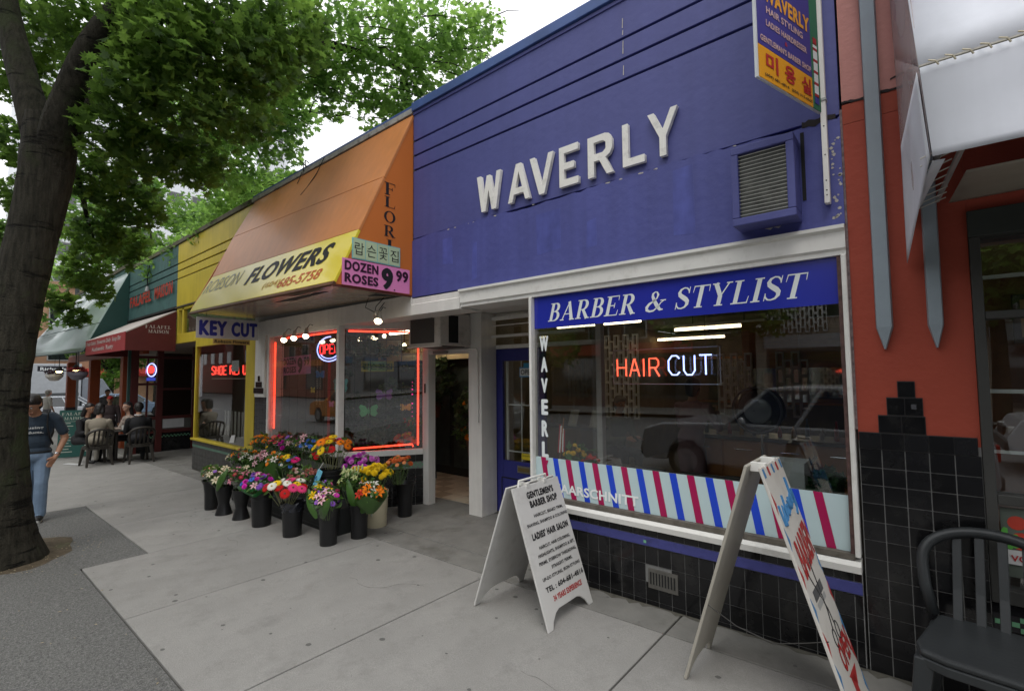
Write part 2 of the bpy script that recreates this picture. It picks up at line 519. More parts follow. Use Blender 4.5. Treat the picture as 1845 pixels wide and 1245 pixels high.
teal = M('teal_boards', (.055, .125, .125), .6, var=.16, vs=2, streak=.15, dirt=(.02, .03, .03), dirt_amt=.6, dirt_s=7)
orange = M('orange_vinyl', (.58, .215, .065), .48, var=.07, vs=1.1, streak=.08, coat=.05, bump=.5, bs=2.4, dirt=(.46, .18, .06), dirt_amt=.25, dirt_s=1.6)
orange_s = M('orange_side', (.60, .17, .03), .45, var=.06, vs=1.4)
redwall = M('red_stucco', (.34, .056, .030), .7, var=.10, vs=2.5, bump=.45, bs=22)
pinkwall = M('faded_stucco', (.54, .25, .22), .75, var=.12, vs=3, bump=.5, bs=24)
redband = M('red_band', (.34, .06, .03), .7, var=.16, vs=8, bump=.3, bs=20)
ribm = M('grey_rib', (.27, .32, .36), .55, var=.08, vs=5, bump=.1)
crack = M('crack_dark', (.03, .025, .025), .9)
blacktile = M('black_tile', (.008, .008, .009), .14, var=.2, vs=8, spec=.4, rnd=.35, dirt=(.05, .048, .044), dirt_amt=.35, dirt_s=4)
grout = M('grout', (.20, .20, .195), .9, var=.3, vs=12)
conc = M('concrete', (.262, .254, .238), .85, var=.12, vs=2.2, bump=.3, bs=160, rnd=.07, speck=.2, dirt=(.17, .165, .155), dirt_amt=.4, dirt_s=4.5)
conc2 = M('frontage_concrete', (.19, .185, .17), .85, var=.18, vs=5, bump=.3, bs=90, dirt=(.09, .085, .07), dirt_amt=.6, dirt_s=3)
joint = M('joint_dirt', (.07, .066, .06), .95, var=.3, vs=20)
agg = M('aggregate', (.13, .129, .122), .9, var=.55, vs=60, bump=.9, bs=110, speck=.55)
soil = M('soil', (.085, .065, .04), .95, var=.5, vs=14, bump=.9, bs=40, dirt=(.10, .11, .05), dirt_amt=.6, dirt_s=5)
asphalt = M('asphalt', (.15, .15, .152), .85, var=.2, vs=12, bump=.4, bs=120, speck=.3)
pane = glass_mat('window_glass', (.90, .92, .91), 2.0)
pane_d = glass_mat('dim_glass', (.5, .53, .52), 1.7)
black = M('black_plastic', (.014, .014, .015), .38, var=.2)
blackm = M('black_matt', (.012, .012, .012), .8)
char = M('charcoal', (.045, .048, .05), .45, var=.1)
chrome = M('chrome', (.6, .6, .62), .15, metal=1.0, var=0)
ink = M('ink_black', (.012, .011, .013), .6, var=0)
inkpurple = M('ink_purple', (.035, .006, .022), .5, var=0)
inkred = M('ink_red', (.42, .02, .02), .5, var=0)
inkblue = M('ink_blue', (.03, .035, .30), .5, var=0)
lw = M('lettering_white', (.78, .82, .82), .45, var=0)
cream = M('cream_wall', (.48, .40, .26), .8, var=.06)
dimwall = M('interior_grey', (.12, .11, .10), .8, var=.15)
wood = M('wood_orange', (.36, .15, .045), .45, var=.25, vs=6, stretch=(1, 1, 6))
darkred = M('dark_red_paint', (.085, .014, .012), .5, var=.12)
skin = M('skin', (.40, .21, .13), .55, var=.05)
skin2 = M('skin_light', (.52, .31, .22), .55, var=.05)
# ------------------------------------------------------------------ ground
def sheet(xs, y0, y1, dz):
    mb = MB()
    vs = []
    for x in xs: vs += [(x, y0, G(x) + dz), (x, y1, G(x) + dz)]
    mb.add(vs, [(2 * i, 2 * i + 2, 2 * i + 3, 2 * i + 1) for i in range(len(xs) - 1)])
    return mb
struct('ground', sheet([-400, -30, 8, 200], -300, 300, -.30), M('far_ground', (.12, .12, .11), .9))
struct('road', sheet([-300, -30, 8, 120], -60, 60, -.16), asphalt)
mb = MB()
for x in range(-60, 40, 6): mb.box(x, x + 2.6, -10.06, -9.94, G(x) - .158, G(x) - .152)
struct('lane_marking', mb, M('road_paint', (.5, .5, .48), .7))

walk = struct('sidewalk', sheet([-28, 8, 30], -4.6, 12, -.022), joint)
kerb = MB()
for i in range(14):
    x0 = -28 + i * 3
    kerb.slab([(x0 + .01, -4.78, G(x0) - .2), (x0 + 2.99, -4.78, G(x0 + 3) - .2), (x0 + 2.99, -4.78, G(x0 + 3)), (x0 + .01, -4.78, G(x0))], (0, .17, 0))
struct('kerb', kerb, conc2)
XS = [-1.37 - 1.597 * k for k in range(-5, 17)]
def slab_piece(x0, x1, y0, y1, mat=conc, name='slab', th=.03, dz=0.0, g=.006, parent=walk):
    m = MB().add([(x0 + g, y0 + g, G(x0) + dz - th), (x1 - g, y0 + g, G(x1) + dz - th), (x1 - g, y1 - g, G(x1) + dz - th), (x0 + g, y1 - g, G(x0) + dz - th),
                  (x0 + g, y0 + g, G(x0) + dz), (x1 - g, y0 + g, G(x1) + dz), (x1 - g, y1 - g, G(x1) + dz), (x0 + g, y1 - g, G(x0) + dz)],
                 [(0, 3, 2, 1), (4, 5, 6, 7), (0, 1, 5, 4), (1, 2, 6, 5), (2, 3, 7, 6), (3, 0, 4, 7)])
    o = link(name, m, mat, parent)
    md = o.modifiers.new('bevel', 'BEVEL'); md.width = .004; md.segments = 1
    return o
for k in range(len(XS) - 1):
    x1, x0 = XS[k], XS[k + 1]
    inset = (-9.4 < (x0 + x1) / 2 < -6.1)
    slab_piece(x0, x1, -2.02 if inset else -2.54, -.33)
    slab_piece(x0, x1, -.33, -.005, conc2, 'frontage_slab')
    if x1 < -9.3: slab_piece(x0, x1, -4.6, -2.54)
# exposed aggregate strip beside the kerb
m = sheet([-9.355, 8, 12], -4.6, -2.548, -.004)
m.add([(-9.35, -2.55, G(-9.35) - .0045), (-6.168, -2.55, G(-6.17) - .0045), (-6.168, -2.028, G(-6.17) - .0045), (-9.35, -2.028, G(-9.35) - .0045)], [(0, 1, 2, 3)])
struct('aggregate_strip', m, agg)
# entry floor and recess
slab_piece(-6.1, -2.7, 0.0, 1.32, conc2, 'entry_floor', dz=-.002)
slab_piece(-16.5, -11.6, 0.0, 2.6, conc2, 'entry_floor', dz=-.002)
# grime where the pavement meets the walls, and hairline cracks
gr_ = MB()
for (xa, xb, yy) in ((-2.75, 3.4, 0.0), (-11.6, -8.2, 0.0), (-4.4, -2.8, 1.24)):
    x = xa; A_ = []; B_ = []
    while x < xb:
        A_.append((x, yy - .001, G(x) + .0016)); B_.append((x, yy - .02 - random.random() ** 2 * .06, G(x) + .0016)); x += .05
    gr_.add(A_ + B_, [(i, i + 1, len(A_) + i + 1, len(A_) + i) for i in range(len(A_) - 1)])
o = link('wall_foot_grime', gr_, M('grime', (.09, .085, .07), .95, var=.4, vs=18), kind='stuff'); o['label'] = 'dark grime and moss along the foot of the shop walls'
ck_ = MB()
for (x, y, a, n_) in ((-3.9, -1.1, .3, 16), (-2.3, -2.2, 2.2, 12), (-5.6, -1.6, 1.2, 14), (-1.9, -1.2, -.7, 11), (-7.5, -1.2, .4, 14)):
    P_ = []
    for _ in range(n_):
        P_.append((x, y)); a += random.uniform(-.6, .6); x += .055 * math.cos(a); y += .055 * math.sin(a)
    P_ = [q for q in P_ if -2.5 < q[1] < -.35]
    vs = []
    for i, q in enumerate(P_):
        w_ = .0016 * random.uniform(.4, 1.2); vs += [(q[0] - w_, q[1] + w_, G(q[0]) + .0012), (q[0] + w_, q[1] - w_, G(q[0]) + .0012)]
    if len(P_) > 2: ck_.add(vs, [(2 * i, 2 * i + 1, 2 * i + 3, 2 * i + 2) for i in range(len(P_) - 1)])
o = link('hairline_cracks', ck_, joint, kind='stuff'); o['label'] = 'fine hairline cracks in the concrete slabs'
# tree pit
pit = MB(); ring = []
for k in range(28):
    a = 2 * PI * k / 28; r = .56 + .05 * math.sin(3 * a + 1) + .03 * math.sin(7 * a)
    ring.append((-7.22 + r * 1.15 * math.cos(a), -2.98 + r * math.sin(a), G(-7.2) + .001))
cen = (-7.22, -2.98, G(-7.2) + .07)
pit.add([cen] + ring, [(0, 1 + k, 1 + (k + 1) % 28) for k in range(28)])
struct('tree_pit_soil', pit, soil)
# chewing gum spots, litter and blossom
gum = MB()
for _ in range(130):
    x, y = random.uniform(-12, -0.6), random.uniform(-2.5, -.05)
    if -9.4 < x < -6.1 and y < -2.05: continue
    r = random.choice([.006, .008, .011, .014, .018])
    pts = [(x + r * 1.2 * math.cos(a) * random.uniform(.8, 1.2), y + r * math.sin(a) * random.uniform(.8, 1.2)) for a in [2 * PI * k / 9 for k in range(9)]]
    gum.add([(p[0], p[1], G(p[0]) + .0012) for p in pts], [tuple(range(9))])
o = link('gum_spots', gum, M('old_gum', (.12, .117, .11), .9), kind='stuff'); o['label'] = 'dark trodden gum spots scattered over the concrete slabs'
lit = MB()
for _ in range(330):
    if random.random() < .55:
        a = random.uniform(0, 2 * PI); r = random.uniform(.35, .75); x, y = -7.15 + r * 1.1 * math.cos(a), -2.95 + r * math.sin(a); z = G(x) + .02
    else:
        x, y = random.uniform(-7, -1.5), random.uniform(-4.4, -2.45); z = G(x) + .003
    a = random.uniform(0, PI); s = random.uniform(.005, .014)
    dx, dy = math.cos(a) * s, math.sin(a) * s
    lit.add([(x - dx, y - dy, z), (x + dy * .4, y - dx * .4, z + .003), (x + dx, y + dy, z), (x - dy * .4, y + dx * .4, z + .004)], [(0, 1, 2, 3)])
o = link('fallen_blossom', lit, M('dry_blossom', (.32, .27, .17), .8, rnd=.0, var=.4, vs=60), kind='stuff'); o['label'] = 'pale fallen blossom around the tree and on the aggregate'
slab_mb = MB()
struct('far_sidewalk', sheet([-120, -43.5], -4.6, 14, 0.0), conc)
struct('opposite_sidewalk', sheet([-28, 8, 60], -24, -17.5, 0.0), conc)

# ------------------------------------------------------------------ barber shop
BB = thing('barber_shop', 'blue barber shop with white raised letters above a wide striped window', 'shop building', (-2.36, 0, 0))
def part(name, mb, mat, parent=BB, **k): return link(name, mb, mat, parent, **k)
m = MB().box(-4.42, -.30, .035, .30, 2.58, 4.80)
part('backing_wall', m, blue_dark)
zs = [3.275, 4.072, 4.092, 4.245, 4.266, 4.42, 4.441, 4.782]
for a, b in zip(zs[::2], zs[1::2]):
    part('wall_board', MB().box(-4.42, -.30, 0, .034, a, b), blue, bevel=.004)
# lower wall skin with a ragged upper edge
top = []
x = -4.42
while x < -.30:
    top.append((x, 3.268 + random.uniform(-.014, .006) + .012 * math.sin(x * 3.1))); x += random.uniform(.03, .10)
top.append((-.30, 3.262))
low = MB().prism([(-4.42, 2.59), (-.30, 2.59)] + top[::-1], 'y', -.014, .0335)
part('lower_wall', low, blue_low)
# patches of newer paint
pt = MB()
for x, w, z0, z1 in ((-3.46, .07, 2.66, 3.05), (-2.62, .26, 2.78, 3.16), (-2.1, .10, 2.75, 3.0), (-1.35, .16, 2.72, 3.22), (-3.9, .16, 2.9, 3.17)):
    pts = [(x, z0), (x + w, z0 + random.uniform(-.03, .03)), (x + w * random.uniform(.9, 1.05), z1), (x + random.uniform(-.01, .02), z1 + random.uniform(-.03, .01))]
    pt.prism(pts, 'y', -.0150, -.0142)
part('paint_patch', pt, M('newer_blue', (.076, .09, .34), .5, var=.2, vs=9, streak=.25))
# peeled chips and scratches showing the render
ch = MB()
def chip(x, z, r, y=-.0158, n=9, ax=1.0):
    pts = [(x + ax * r * random.uniform(.5, 1.2) * math.cos(a), z + r * random.uniform(.5, 1.1) * math.sin(a)) for a in [2 * PI * k / n for k in range(n)]]
    ch.prism(pts, 'y', y, y + .0012)
chip(-.71, 2.655, .022, ax=1.6); chip(-.66, 2.65, .02, ax=1.3)
for _ in range(26): chip(-.325 + random.uniform(-.03, .015), 2.62 + random.uniform(0, .62) ** 1.4, random.uniform(.004, .014))
for _ in range(12): chip(random.uniform(-4.2, -.5), 3.262, random.uniform(.003, .009), ax=3)
for z0, z1 in ((4.52, 4.60), (4.46, 4.50), (4.30, 4.41), (4.12, 4.20)):
    ch.prism([(-1.735, z0), (-1.728, z0), (-1.725, z1), (-1.731, z1)], 'y', -.003, -.0008)
part('peeled_chip', ch, M('bare_render', (.5, .47, .42), .8, var=.2, vs=40))
# roof cap, with a strip in the wall blue just under it
part('roof_cap', MB().box(-4.42, -.30, -.035, .34, 4.784, 4.885), blue_cap, bevel=.006)
part('under_cap_strip', MB().box(-4.42, -.30, -.012, .02, 4.745, 4.779), blue, bevel=.003)
part('roof_deck', MB().box(-4.42, -.30, .345, 9.0, 4.55, 4.66), dimwall)
part('back_wall', MB().box(-4.38, -.34, 8.2, 8.4, -.05, 4.54), dimwall)
# white lintel moulding
LINX0 = -8.24
m = MB()
m.prism([(.30, 2.405), (-.012, 2.405), (-.012, 2.43), (-.03, 2.445), (-.03, 2.545), (-.055, 2.56), (-.055, 2.582), (-.008, 2.588), (.30, 2.588)], 'x', -3.62, -.302)
part('lintel', m, white2)
m = MB()
m.prism([(.30, 2.385), (-.035, 2.385), (-.035, 2.50), (-.015, 2.51), (-.015, 2.575), (.30, 2.575)], 'x', -4.415, -3.623)
part('lintel', m, white)
part('entry_soffit', MB().box(-4.46, -2.72, .302, 1.32, 2.50, 2.56), white)
# big display window
fr = MB()
fr.box(-2.717, -2.69, -.03, .06, .63, 2.404)
fr.box(-.33, -.302, -.03, .06, .62, 2.404)
part('window_frame', fr, white2, bevel=.006)
part('window_sill', MB().prism([(.06, .53), (-.045, .535), (-.05, .575), (-.02, .595), (.06, .60)], 'x', -2.717, -.302), white2)
part('lower_bead', MB().box(-2.69, -.33, -.018, .05, .601, .634), M('weathered_bead', (.13, .115, .095), .8, var=.4, vs=20))
part('right_bead', MB().box(-.352, -.331, -.012, .05, .634, 2.4), M('weathered_bead2', (.09, .05, .045), .8, var=.6, vs=30))
part('window_pane', MB().box(-2.69, -.352, .026, .032, .634, 2.404), pane)
filmb = M('blue_window_film', (.022, .032, .36), .16, var=.04, spec=.6)
sgn = part('window_sign', MB().box(-2.688, -.354, .0225, .0252, 2.114, 2.402), filmb)
# slanted serif lettering, one line
text('BARBER & STYLIST', 2.03, .172, (-2.535, .0215, 2.163), (1, 0, 0), (0, 0, 1), lw, sgn, shear=.27, depth=.0002, serif=True, each=True)
film = M('frosted_film', (.54, .68, .70), .12, var=.03, spec=.6)
stripes = part('striped_film', MB().box(-2.688, -.354, .0235, .0252, .635, .962), film)
sred = M('stripe_red', (.40, .012, .09), .2, var=0); sblue = M('stripe_blue', (.02, .07, .62), .2, var=0)
for k in range(-1, 18):
    x = -2.502 + .1312 * k
    if x + .05 > -.4 or x < -2.68: continue
    xb = x + .058
    top_ = [(x, .962), (x + .052, .962), (xb + .052, .636), (xb, .636)]
    if k > 14: continue
    link('stripe', MB().prism(top_, 'y', .0218, .0232), sred if k % 2 else sblue, stripes)
link('stripe', MB().prism([(-.536, .962), (-.486, .962), (-.426, .636), (-.476, .636)], 'y', .0218, .0232), sred, stripes)
text('HAARSCHNITT', .80, .078, (-2.50, .0205, .672), (1, 0, 0), (0, 0, 1), M('haar_white', (.88, .90, .90), .4, var=0), stripes, bold=.03, depth=.0004)
for ch_, z1, z0 in zip('WAVERLY', (2.045, 1.854, 1.664, 1.475, 1.287, 1.10, .94), (1.904, 1.718, 1.531, 1.336, 1.142, .958, .80)):
    w = .098 if ch_ == 'W' else .074
    text(ch_, w, z1 - z0, (-2.585 - w / 2, .0195 if ch_ == 'Y' else .0245, z0), (1, 0, 0), (0, 0, 1), lw if ch_ != 'Y' else sred, BB, bold=.065, depth=.001, name='window_letter')
# raised letters WAVERLY
def rl(polys, w, h, x, z):
    me = curve_polys([[(p[0] * w, p[1] * h) for p in q] for q in polys], .035)
    me.materials.append(letter_w)
    to_frame(me, (x, -.026, z), (1, 0, 0), (0, 0, 1))
    o = link('letter', me, None, BB); md = o.modifiers.new('bevel', 'BEVEL'); md.width = .005; md.segments = 2; md.limit_method = 'ANGLE'
    return o
rl([[(0, 1), (.17, 1), (.28, .36), (.42, .96), (.56, .96), (.71, .36), (.83, 1), (1, 1), (.80, 0), (.62, 0), (.49, .56), (.36, 0), (.19, 0)]], .32, .37, -3.35, 3.325)
rl([[(0, 0), (.20, 0), (.28, .2), (.72, .2), (.79, 0), (1, 0), (.62, 1), (.38, 1)], [(.345, .36), (.655, .36), (.50, .78)]], .265, .36, -2.94, 3.327)
rl([[(0, 1), (.21, 1), (.5, .24), (.79, 1), (1, 1), (.61, 0), (.39, 0)]], .265, .36, -2.672, 3.325)
rl([[(0, 0), (1, 0), (1, .17), (.26, .17), (.26, .42), (.78, .42), (.78, .58), (.26, .58), (.26, .83), (1, .83), (1, 1), (0, 1)]], .195, .355, -2.345, 3.33)
rl([[(0, 0), (.25, 0), (.25, .38), (.46, .38), (.74, 0), (1, 0), (.71, .41), (.88, .48), (.97, .6), (.97, .82), (.86, .96), (.7, 1), (0, 1)], [(.25, .55), (.6, .55), (.72, .62), (.72, .78), (.62, .84), (.25, .84)]], .235, .345, -2.055, 3.332)
rl([[(0, 0), (1, 0), (1, .17), (.27, .17), (.27, 1), (0, 1)]], .185, .345, -1.735, 3.337)
rl([[(0, 1), (.22, 1), (.5, .58), (.78, 1), (1, 1), (.61, .42), (.61, 0), (.39, 0), (.39, .42)]], .235, .352, -1.52, 3.335)
# stall riser: glazed black tiles, each a piece
tile_me = {}
def tiles(parent, x0, x1, z_rows, w, y=-.006, xoff=0.0, skip=None, ax='x', th=.004, gap=.005, mat=blacktile, zmin=None):
    for r, (za, zb) in enumerate(z_rows):
        x = x0 + xoff
        while x < x1 - .01:
            xa, xb = max(x, x0), min(x + w, x1)
            if xb - xa > .02 and not (skip and skip(xa, xb, za, zb)):
                key = (round(xb - xa, 3), round(zb - za, 3), ax)
                if key not in tile_me:
                    hw, hz, ht = (xb - xa - gap) / 2, (zb - za - gap) / 2, th / 2
                    b = MB()
                    b.box(-hw, hw, -ht, ht, -hz, hz) if ax == 'x' else b.box(-ht, ht, -hw, hw, -hz, hz)
                    me = b.mesh('tile'); me.materials.append(mat); tile_me[key] = me
                c = ((xa + xb) / 2, y, (za + zb) / 2) if ax == 'x' else (y, (xa + xb) / 2, (za + zb) / 2)
                o = inst('tile', tile_me[key], parent, Vector(c) - (parent.location if parent.type == 'EMPTY' else Vector((0, 0, 0))))
                o.rotation_euler = (random.uniform(-.006, .006), 0, random.uniform(-.006, .006))
            x += w
part('stall_riser', MB().box(-2.717, -.302, .0, .12, -.08, .53), grout)
rows = [(.415, .472), (.40 - .125, .40 - .003)]
zr = [(.475, .528), (.405, .472)]
z = .40
while z > -.06: zr.append((z - .13, z)); z -= .13
ptiles = [q for i, q in enumerate(zr) if i != 1]
tiles(BB, -2.714, -.304, ptiles, .100, y=-.003, xoff=-.03, skip=lambda a, b, c, d: (a > -1.66 and b < -1.36 and c > .12 and d < .28))
part('painted_tile_course', MB().box(-2.714, -.304, -.013, .0, .405, .472), M('blue_course', (.06, .065, .24), .45, var=.15, vs=9, bump=.2, dirt=(.02, .02, .05), dirt_amt=.5, dirt_s=12), bevel=.003)
link('sticker', MB().box(-1.65, -1.63, -.0155, -.0135, .425, .445), M('green_sticker', (.2, .5, .3), .5), BB)
vt = part('vent_grille', MB().box(-1.62, -1.395, -.014, .004, .105, .245), M('vent_metal', (.11, .105, .095), .6, var=.3, vs=20, bump=.2))
for k in range(9):
    link('vent_slot', MB().box(-1.605 + k * .0225, -1.594 + k * .0225, -.0165, -.0145, .135, .222), blackm, vt)
# recessed doorway of the barber
DY = 1.25
pier = part('pier', MB().box(-4.48, -4.25, .95, 1.24, G(-4.4) - .02, 2.498), white, bevel=.008)
part('door_jamb', MB().box(-4.449, -4.375, DY - .009, DY + .10, G(-4.4) - .02, 2.498), white2, bevel=.006)
tr = MB()
tr.box(-4.37, -2.80, DY - .02, DY + .06, 2.035, 2.085)
tr.box(-4.37, -2.80, DY - .02, DY + .06, 2.45, 2.495)
part('transom_frame', tr, white2, bevel=.005)
part('transom_pane', MB().box(-4.37, -2.80, DY + .02, DY + .026, 2.086, 2.449), pane)
br = MB()
br.box(-4.45, -2.85, DY - .10, DY - .075, 2.40, 2.45); br.box(-4.45, -2.85, DY - .10, DY - .075, 2.175, 2.21)
br.box(-4.28, -2.85, DY - .092, DY - .084, 2.325, 2.34); br.box(-4.29, -4.275, DY - .092, DY - .084, 2.21, 2.40)
part('transom_rail', br, white2, bevel=.003)
door = part('door', MB().box(-4.365, -4.155, DY, DY + .045, -.055, 2.03).box(-3.60, -3.48, DY, DY + .045, -.055, 2.03).box(-4.154, -3.601, DY, DY + .045, 1.875, 2.03).box(-4.154, -3.601, DY, DY + .045, -.055, .605),
            M('blue_door', (.03, .033, .19), .38, var=.08, vs=4), bevel=.004)
link('door_pane', MB().box(-4.154, -3.601, DY + .018, DY + .024, .606, 1.874), pane, door)
link('door_moulding', MB().box(-4.17, -3.66, DY - .006, DY + .001, .38, .392).box(-4.18, -4.168, DY - .006, DY + .001, -.02, .39), blackm, door)
gm = MB(); gm.box(-3.872, -3.858, DY + .03, DY + .04, .61, 1.87); gm.box(-4.10, -3.60, DY + .03, DY + .04, 1.305, 1.32); gm.box(-4.10, -3.60, DY + .03, DY + .04, .715, .73); gm.box(-4.118, -4.088, DY + .03, DY + .05, .61, 1.87)
link('door_grille', gm, white2, door)
sl = link('mail_slot', MB().box(-3.91, -3.70, DY - .012, DY, .475, .56), M('brass_dull', (.30, .29, .26), .35, metal=.7), door)
link('slot_flap', MB().box(-3.895, -3.715, DY - .018, DY - .013, .495, .54), M('brass_flap', (.22, .16, .07), .4, metal=.6), sl)
os_ = tag(link('open_sign', MB().box(-3.86, -3.60, DY - .012, DY - .006, 1.665, 1.79), M('sign_blue', (.05, .22, .42), .4)), 'white and blue OPEN sign hanging in the blue door window', 'sign')
link('sign_face', MB().box(-3.85, -3.61, DY - .0145, DY - .0125, 1.68, 1.775), M('sign_white', (.6, .62, .6), .5), os_)
text('OPEN', .20, .065, (-3.835, DY - .0155, 1.695), (1, 0, 0), (0, 0, 1), ink, os_, bold=.02, depth=.0005)
tag(link('sticker', MB().box(-3.80, -3.70, DY - .004, DY + .001, 1.77, 1.84), M('sticker_blue', (.03, .25, .42), .4)), 'small bright blue sticker above the OPEN sign on the door glass', 'sticker')
ye = tag(link('sticker', MB().box(-3.855, -3.70, DY + .010, DY + .014, .64, .715), M('sticker_yellow', (.62, .5, .03), .4)), 'small yellow warning sticker at the bottom of the door glass', 'sticker')
text('SURVEILLANCE', .12, .016, (-3.84, DY + .009, .68), (1, 0, 0), (0, 0, 1), ink, ye, depth=.0004)
# side return of the shopfront, seen through the glass
part('return_wall', MB().box(-2.714, -2.70, .121, 1.24, -.03, .60), dimwall)
part('return_pane', MB().box(-2.712, -2.706, .07, 1.24, .60, 2.4), pane)
part('return_post', MB().box(-2.715, -2.65, 1.16, 1.24, .60, 2.5), white2)
# interior shell
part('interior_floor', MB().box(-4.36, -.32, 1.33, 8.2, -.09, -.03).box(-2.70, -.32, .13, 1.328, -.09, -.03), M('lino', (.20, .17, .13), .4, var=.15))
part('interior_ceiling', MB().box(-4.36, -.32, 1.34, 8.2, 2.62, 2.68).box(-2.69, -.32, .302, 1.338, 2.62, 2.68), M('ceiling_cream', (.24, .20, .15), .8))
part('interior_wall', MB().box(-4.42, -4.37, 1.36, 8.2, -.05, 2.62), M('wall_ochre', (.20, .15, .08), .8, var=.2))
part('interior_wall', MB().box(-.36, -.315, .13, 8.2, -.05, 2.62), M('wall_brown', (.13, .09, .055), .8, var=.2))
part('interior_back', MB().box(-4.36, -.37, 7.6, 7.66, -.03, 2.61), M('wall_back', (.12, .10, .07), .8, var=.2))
for (xa, xb, y) in ((-4.24, -2.87, 2.65), (-3.09, -1.71, 4.42), (-4.30, -2.92, 6.55)):
    L = thing('ceiling_light', {2.65: 'long fluorescent tube light just behind the left end of the barber sign', 4.42: 'brightest long fluorescent tube light at the right of the barber ceiling', 6.55: 'lower fluorescent tube light at the middle of the barber ceiling'}[y], 'light', ((xa + xb) / 2, y, 2.4), 0, 'fluorescent lights in the barber shop')
    link('tube', MB().cyl((xa, y, 2.415), (xb, y, 2.415), .022, n=8), M('tube_light', (1.0, .80, .54), emit=6), L)
    link('fixture', MB().box(xa, xb, y - .07, y + .07, 2.445, 2.49), white2, L)
    link('stem', MB().cyl((xa + .3, y, 2.49), (xa + .3, y, 2.619), .01).cyl((xb - .3, y, 2.49), (xb - .3, y, 2.619), .01), char, L)
# air conditioner cage
A = thing('air_conditioner', 'square blue wall box with a wire louvre grille above the barber window', 'air conditioner', (-.70, 0, 2.9))
X0, X1, Z0, Z1, YF = -.885, -.520, 2.645, 3.165, -.205
m = MB()
m.box(X0, X1, YF, -.015, Z0, Z0 + .05); m.box(X0, X1, YF, -.015, Z1 - .05, Z1)
m.box(X0, X0 + .045, YF, -.015, Z0 + .05, Z1 - .05); m.box(X1 - .045, X1, YF, -.015, Z0 + .05, Z1 - .05)
link('housing', m, blue, A, bevel=.006)
link('inner_panel', MB().box(X0 + .046, X1 - .046, YF + .035, YF + .045, Z0 + .051, Z1 - .051), M('ac_inner', (.075, .078, .068), .6, var=.45, vs=14, dirt=(.2, .2, .17), dirt_amt=.5, dirt_s=9), A)
for k in range(17):
    z = Z0 + .066 + k * .0242
    link('louvre_wire', MB().cyl((X0 + .045, YF + .012, z), (X1 - .045, YF + .012, z), .0024, n=6), M('wire_pale', (.42, .42, .38), .4), A)
part('wall_gap', MB().box(-.512, -.492, -.0185, -.0155, 2.78, 3.22), blackm)
mb = MB(); x = -.50
pts_t = []; pts_b = []
while x < -.305:
    pts_t.append((x, 3.285 + random.uniform(-.006, .008))); pts_b.append((x, 3.255 - random.uniform(0, .02))); x += .018
mb.prism(pts_b + pts_t[::-1], 'y', -.017, -.0148)
part('wall_crack', mb, crack)

# ------------------------------------------------------------------ blade sign and its pole
P = thing('sign_pole', 'white square steel post fixed to the blue wall beside the blade sign', 'pole', (-.375, -.05, 2.72))
link('post', MB().box(-.392, -.362, -.07, -.022, 2.722, 5.6), white, P, bevel=.003)
for z in (2.77, 2.80, 2.86, 3.02, 3.2): link('bolt', MB().cyl((-.377, -.072, z), (-.377, -.0695, z), .004, n=8), blackm, P)
link('strap', MB().box(-.396, -.358, -.075, -.021, 3.36, 3.375), M('strap_dull', (.4, .42, .4), .5), P)
BS = thing('blade_sign', 'orange, blue and green hanging sign with Korean lettering and barber pole stripes', 'sign', (-.39, -.085, 3.27))
bd = Vector((-.29, -.957, 0)).normalized(); bn = Vector((0, 0, 1)); e0 = Vector((-.385, -.10, 0))
bw = .69
def bp(u, z, off=0.0):     # u: 0 at the outer edge, 1 at the pole
    nrm = Vector((.957, -.29, 0)).normalized()
    q = e0 + bd * bw * (1 - u) + nrm * off; return (q.x, q.y, z)
def bpanel(name, u0, u1, z0, z1, mat, off, th=.004):
    nrm = Vector((.957, -.29, 0)).normalized()
    return link(name, MB().slab([bp(u0, z0, off), bp(u1, z0, off), bp(u1, z1, off), bp(u0, z1, off)], nrm * th), mat, BS)
bpanel('sign_box', 0, 1, 3.27, 5.3, M('sign_edge', (.60, .63, .65), .4), -.014, .014)
bpanel('green_panel', .86, 1.0, 3.275, 5.3, M('sign_green', (.015, .17, .085), .4, var=.05), .001, .002)
bpanel('orange_panel', .02, .858, 3.275, 3.458, M('sign_orange', (.75, .33, .01), .35, var=.03), .001, .002)
bpanel('blue_panel', .02, .858, 3.460, 5.3, M('sign_navy', (.045, .04, .24), .4, var=.05), .001, .002)
for k in range(9):
    z = 3.355 + k * .036
    cm = (M('bp_red', (.4, .02, .03), .4), lw, M('bp_blue', (.03, .05, .3), .4), lw)[k * 2 % 4 if k % 2 == 0 else 1]
    bpanel('pole_stripe', .895, .965, z, z + .017, cm, .004, .001)
    bpanel('pole_stripe', .895, .965, z + .018, z + .035, lw, .004, .001)
bpanel('pole_cap', .90, .96, 3.685, 3.725, M('bp_red', (.4, .02, .03), .4), .004, .001)
bpanel('pole_base', .895, .965, 3.31, 3.35, M('bp_blue', (.03, .05, .3), .4), .004, .001)
bright = -bd; up = Vector((0, 0, 1))
def btext(s, u0, u1, z0, h, mat, bold=.02):
    w = (u1 - u0) * bw
    nrm = Vector((.957, -.29, 0)).normalized()
    q = Vector(bp(u0, z0, .004))
    text(s, w, h, q, bright, up, mat, BS, bold=bold, depth=.0008)
obr = M('sign_text_orange', (.80, .36, .03), .4, var=0); pinkt = M('sign_text_pink', (.62, .42, .40), .4, var=0)
btext('미', .12, .30, 3.335, .10, inkred, .03); btext('용', .40, .57, 3.335, .10, inkred, .03); btext('실', .67, .83, 3.335, .10, inkred, .03)
btext('(604) 681-4816', .10, .46, 3.293, .022, ink, .02); btext('(604) 315-6565', .50, .84, 3.293, .022, ink, .02)
btext("GENTLEMAN'S BARBER SHOP", .05, .84, 3.485, .036, pinkt, .03)
btext('&', .42, .46, 3.545, .022, inkred, .02)
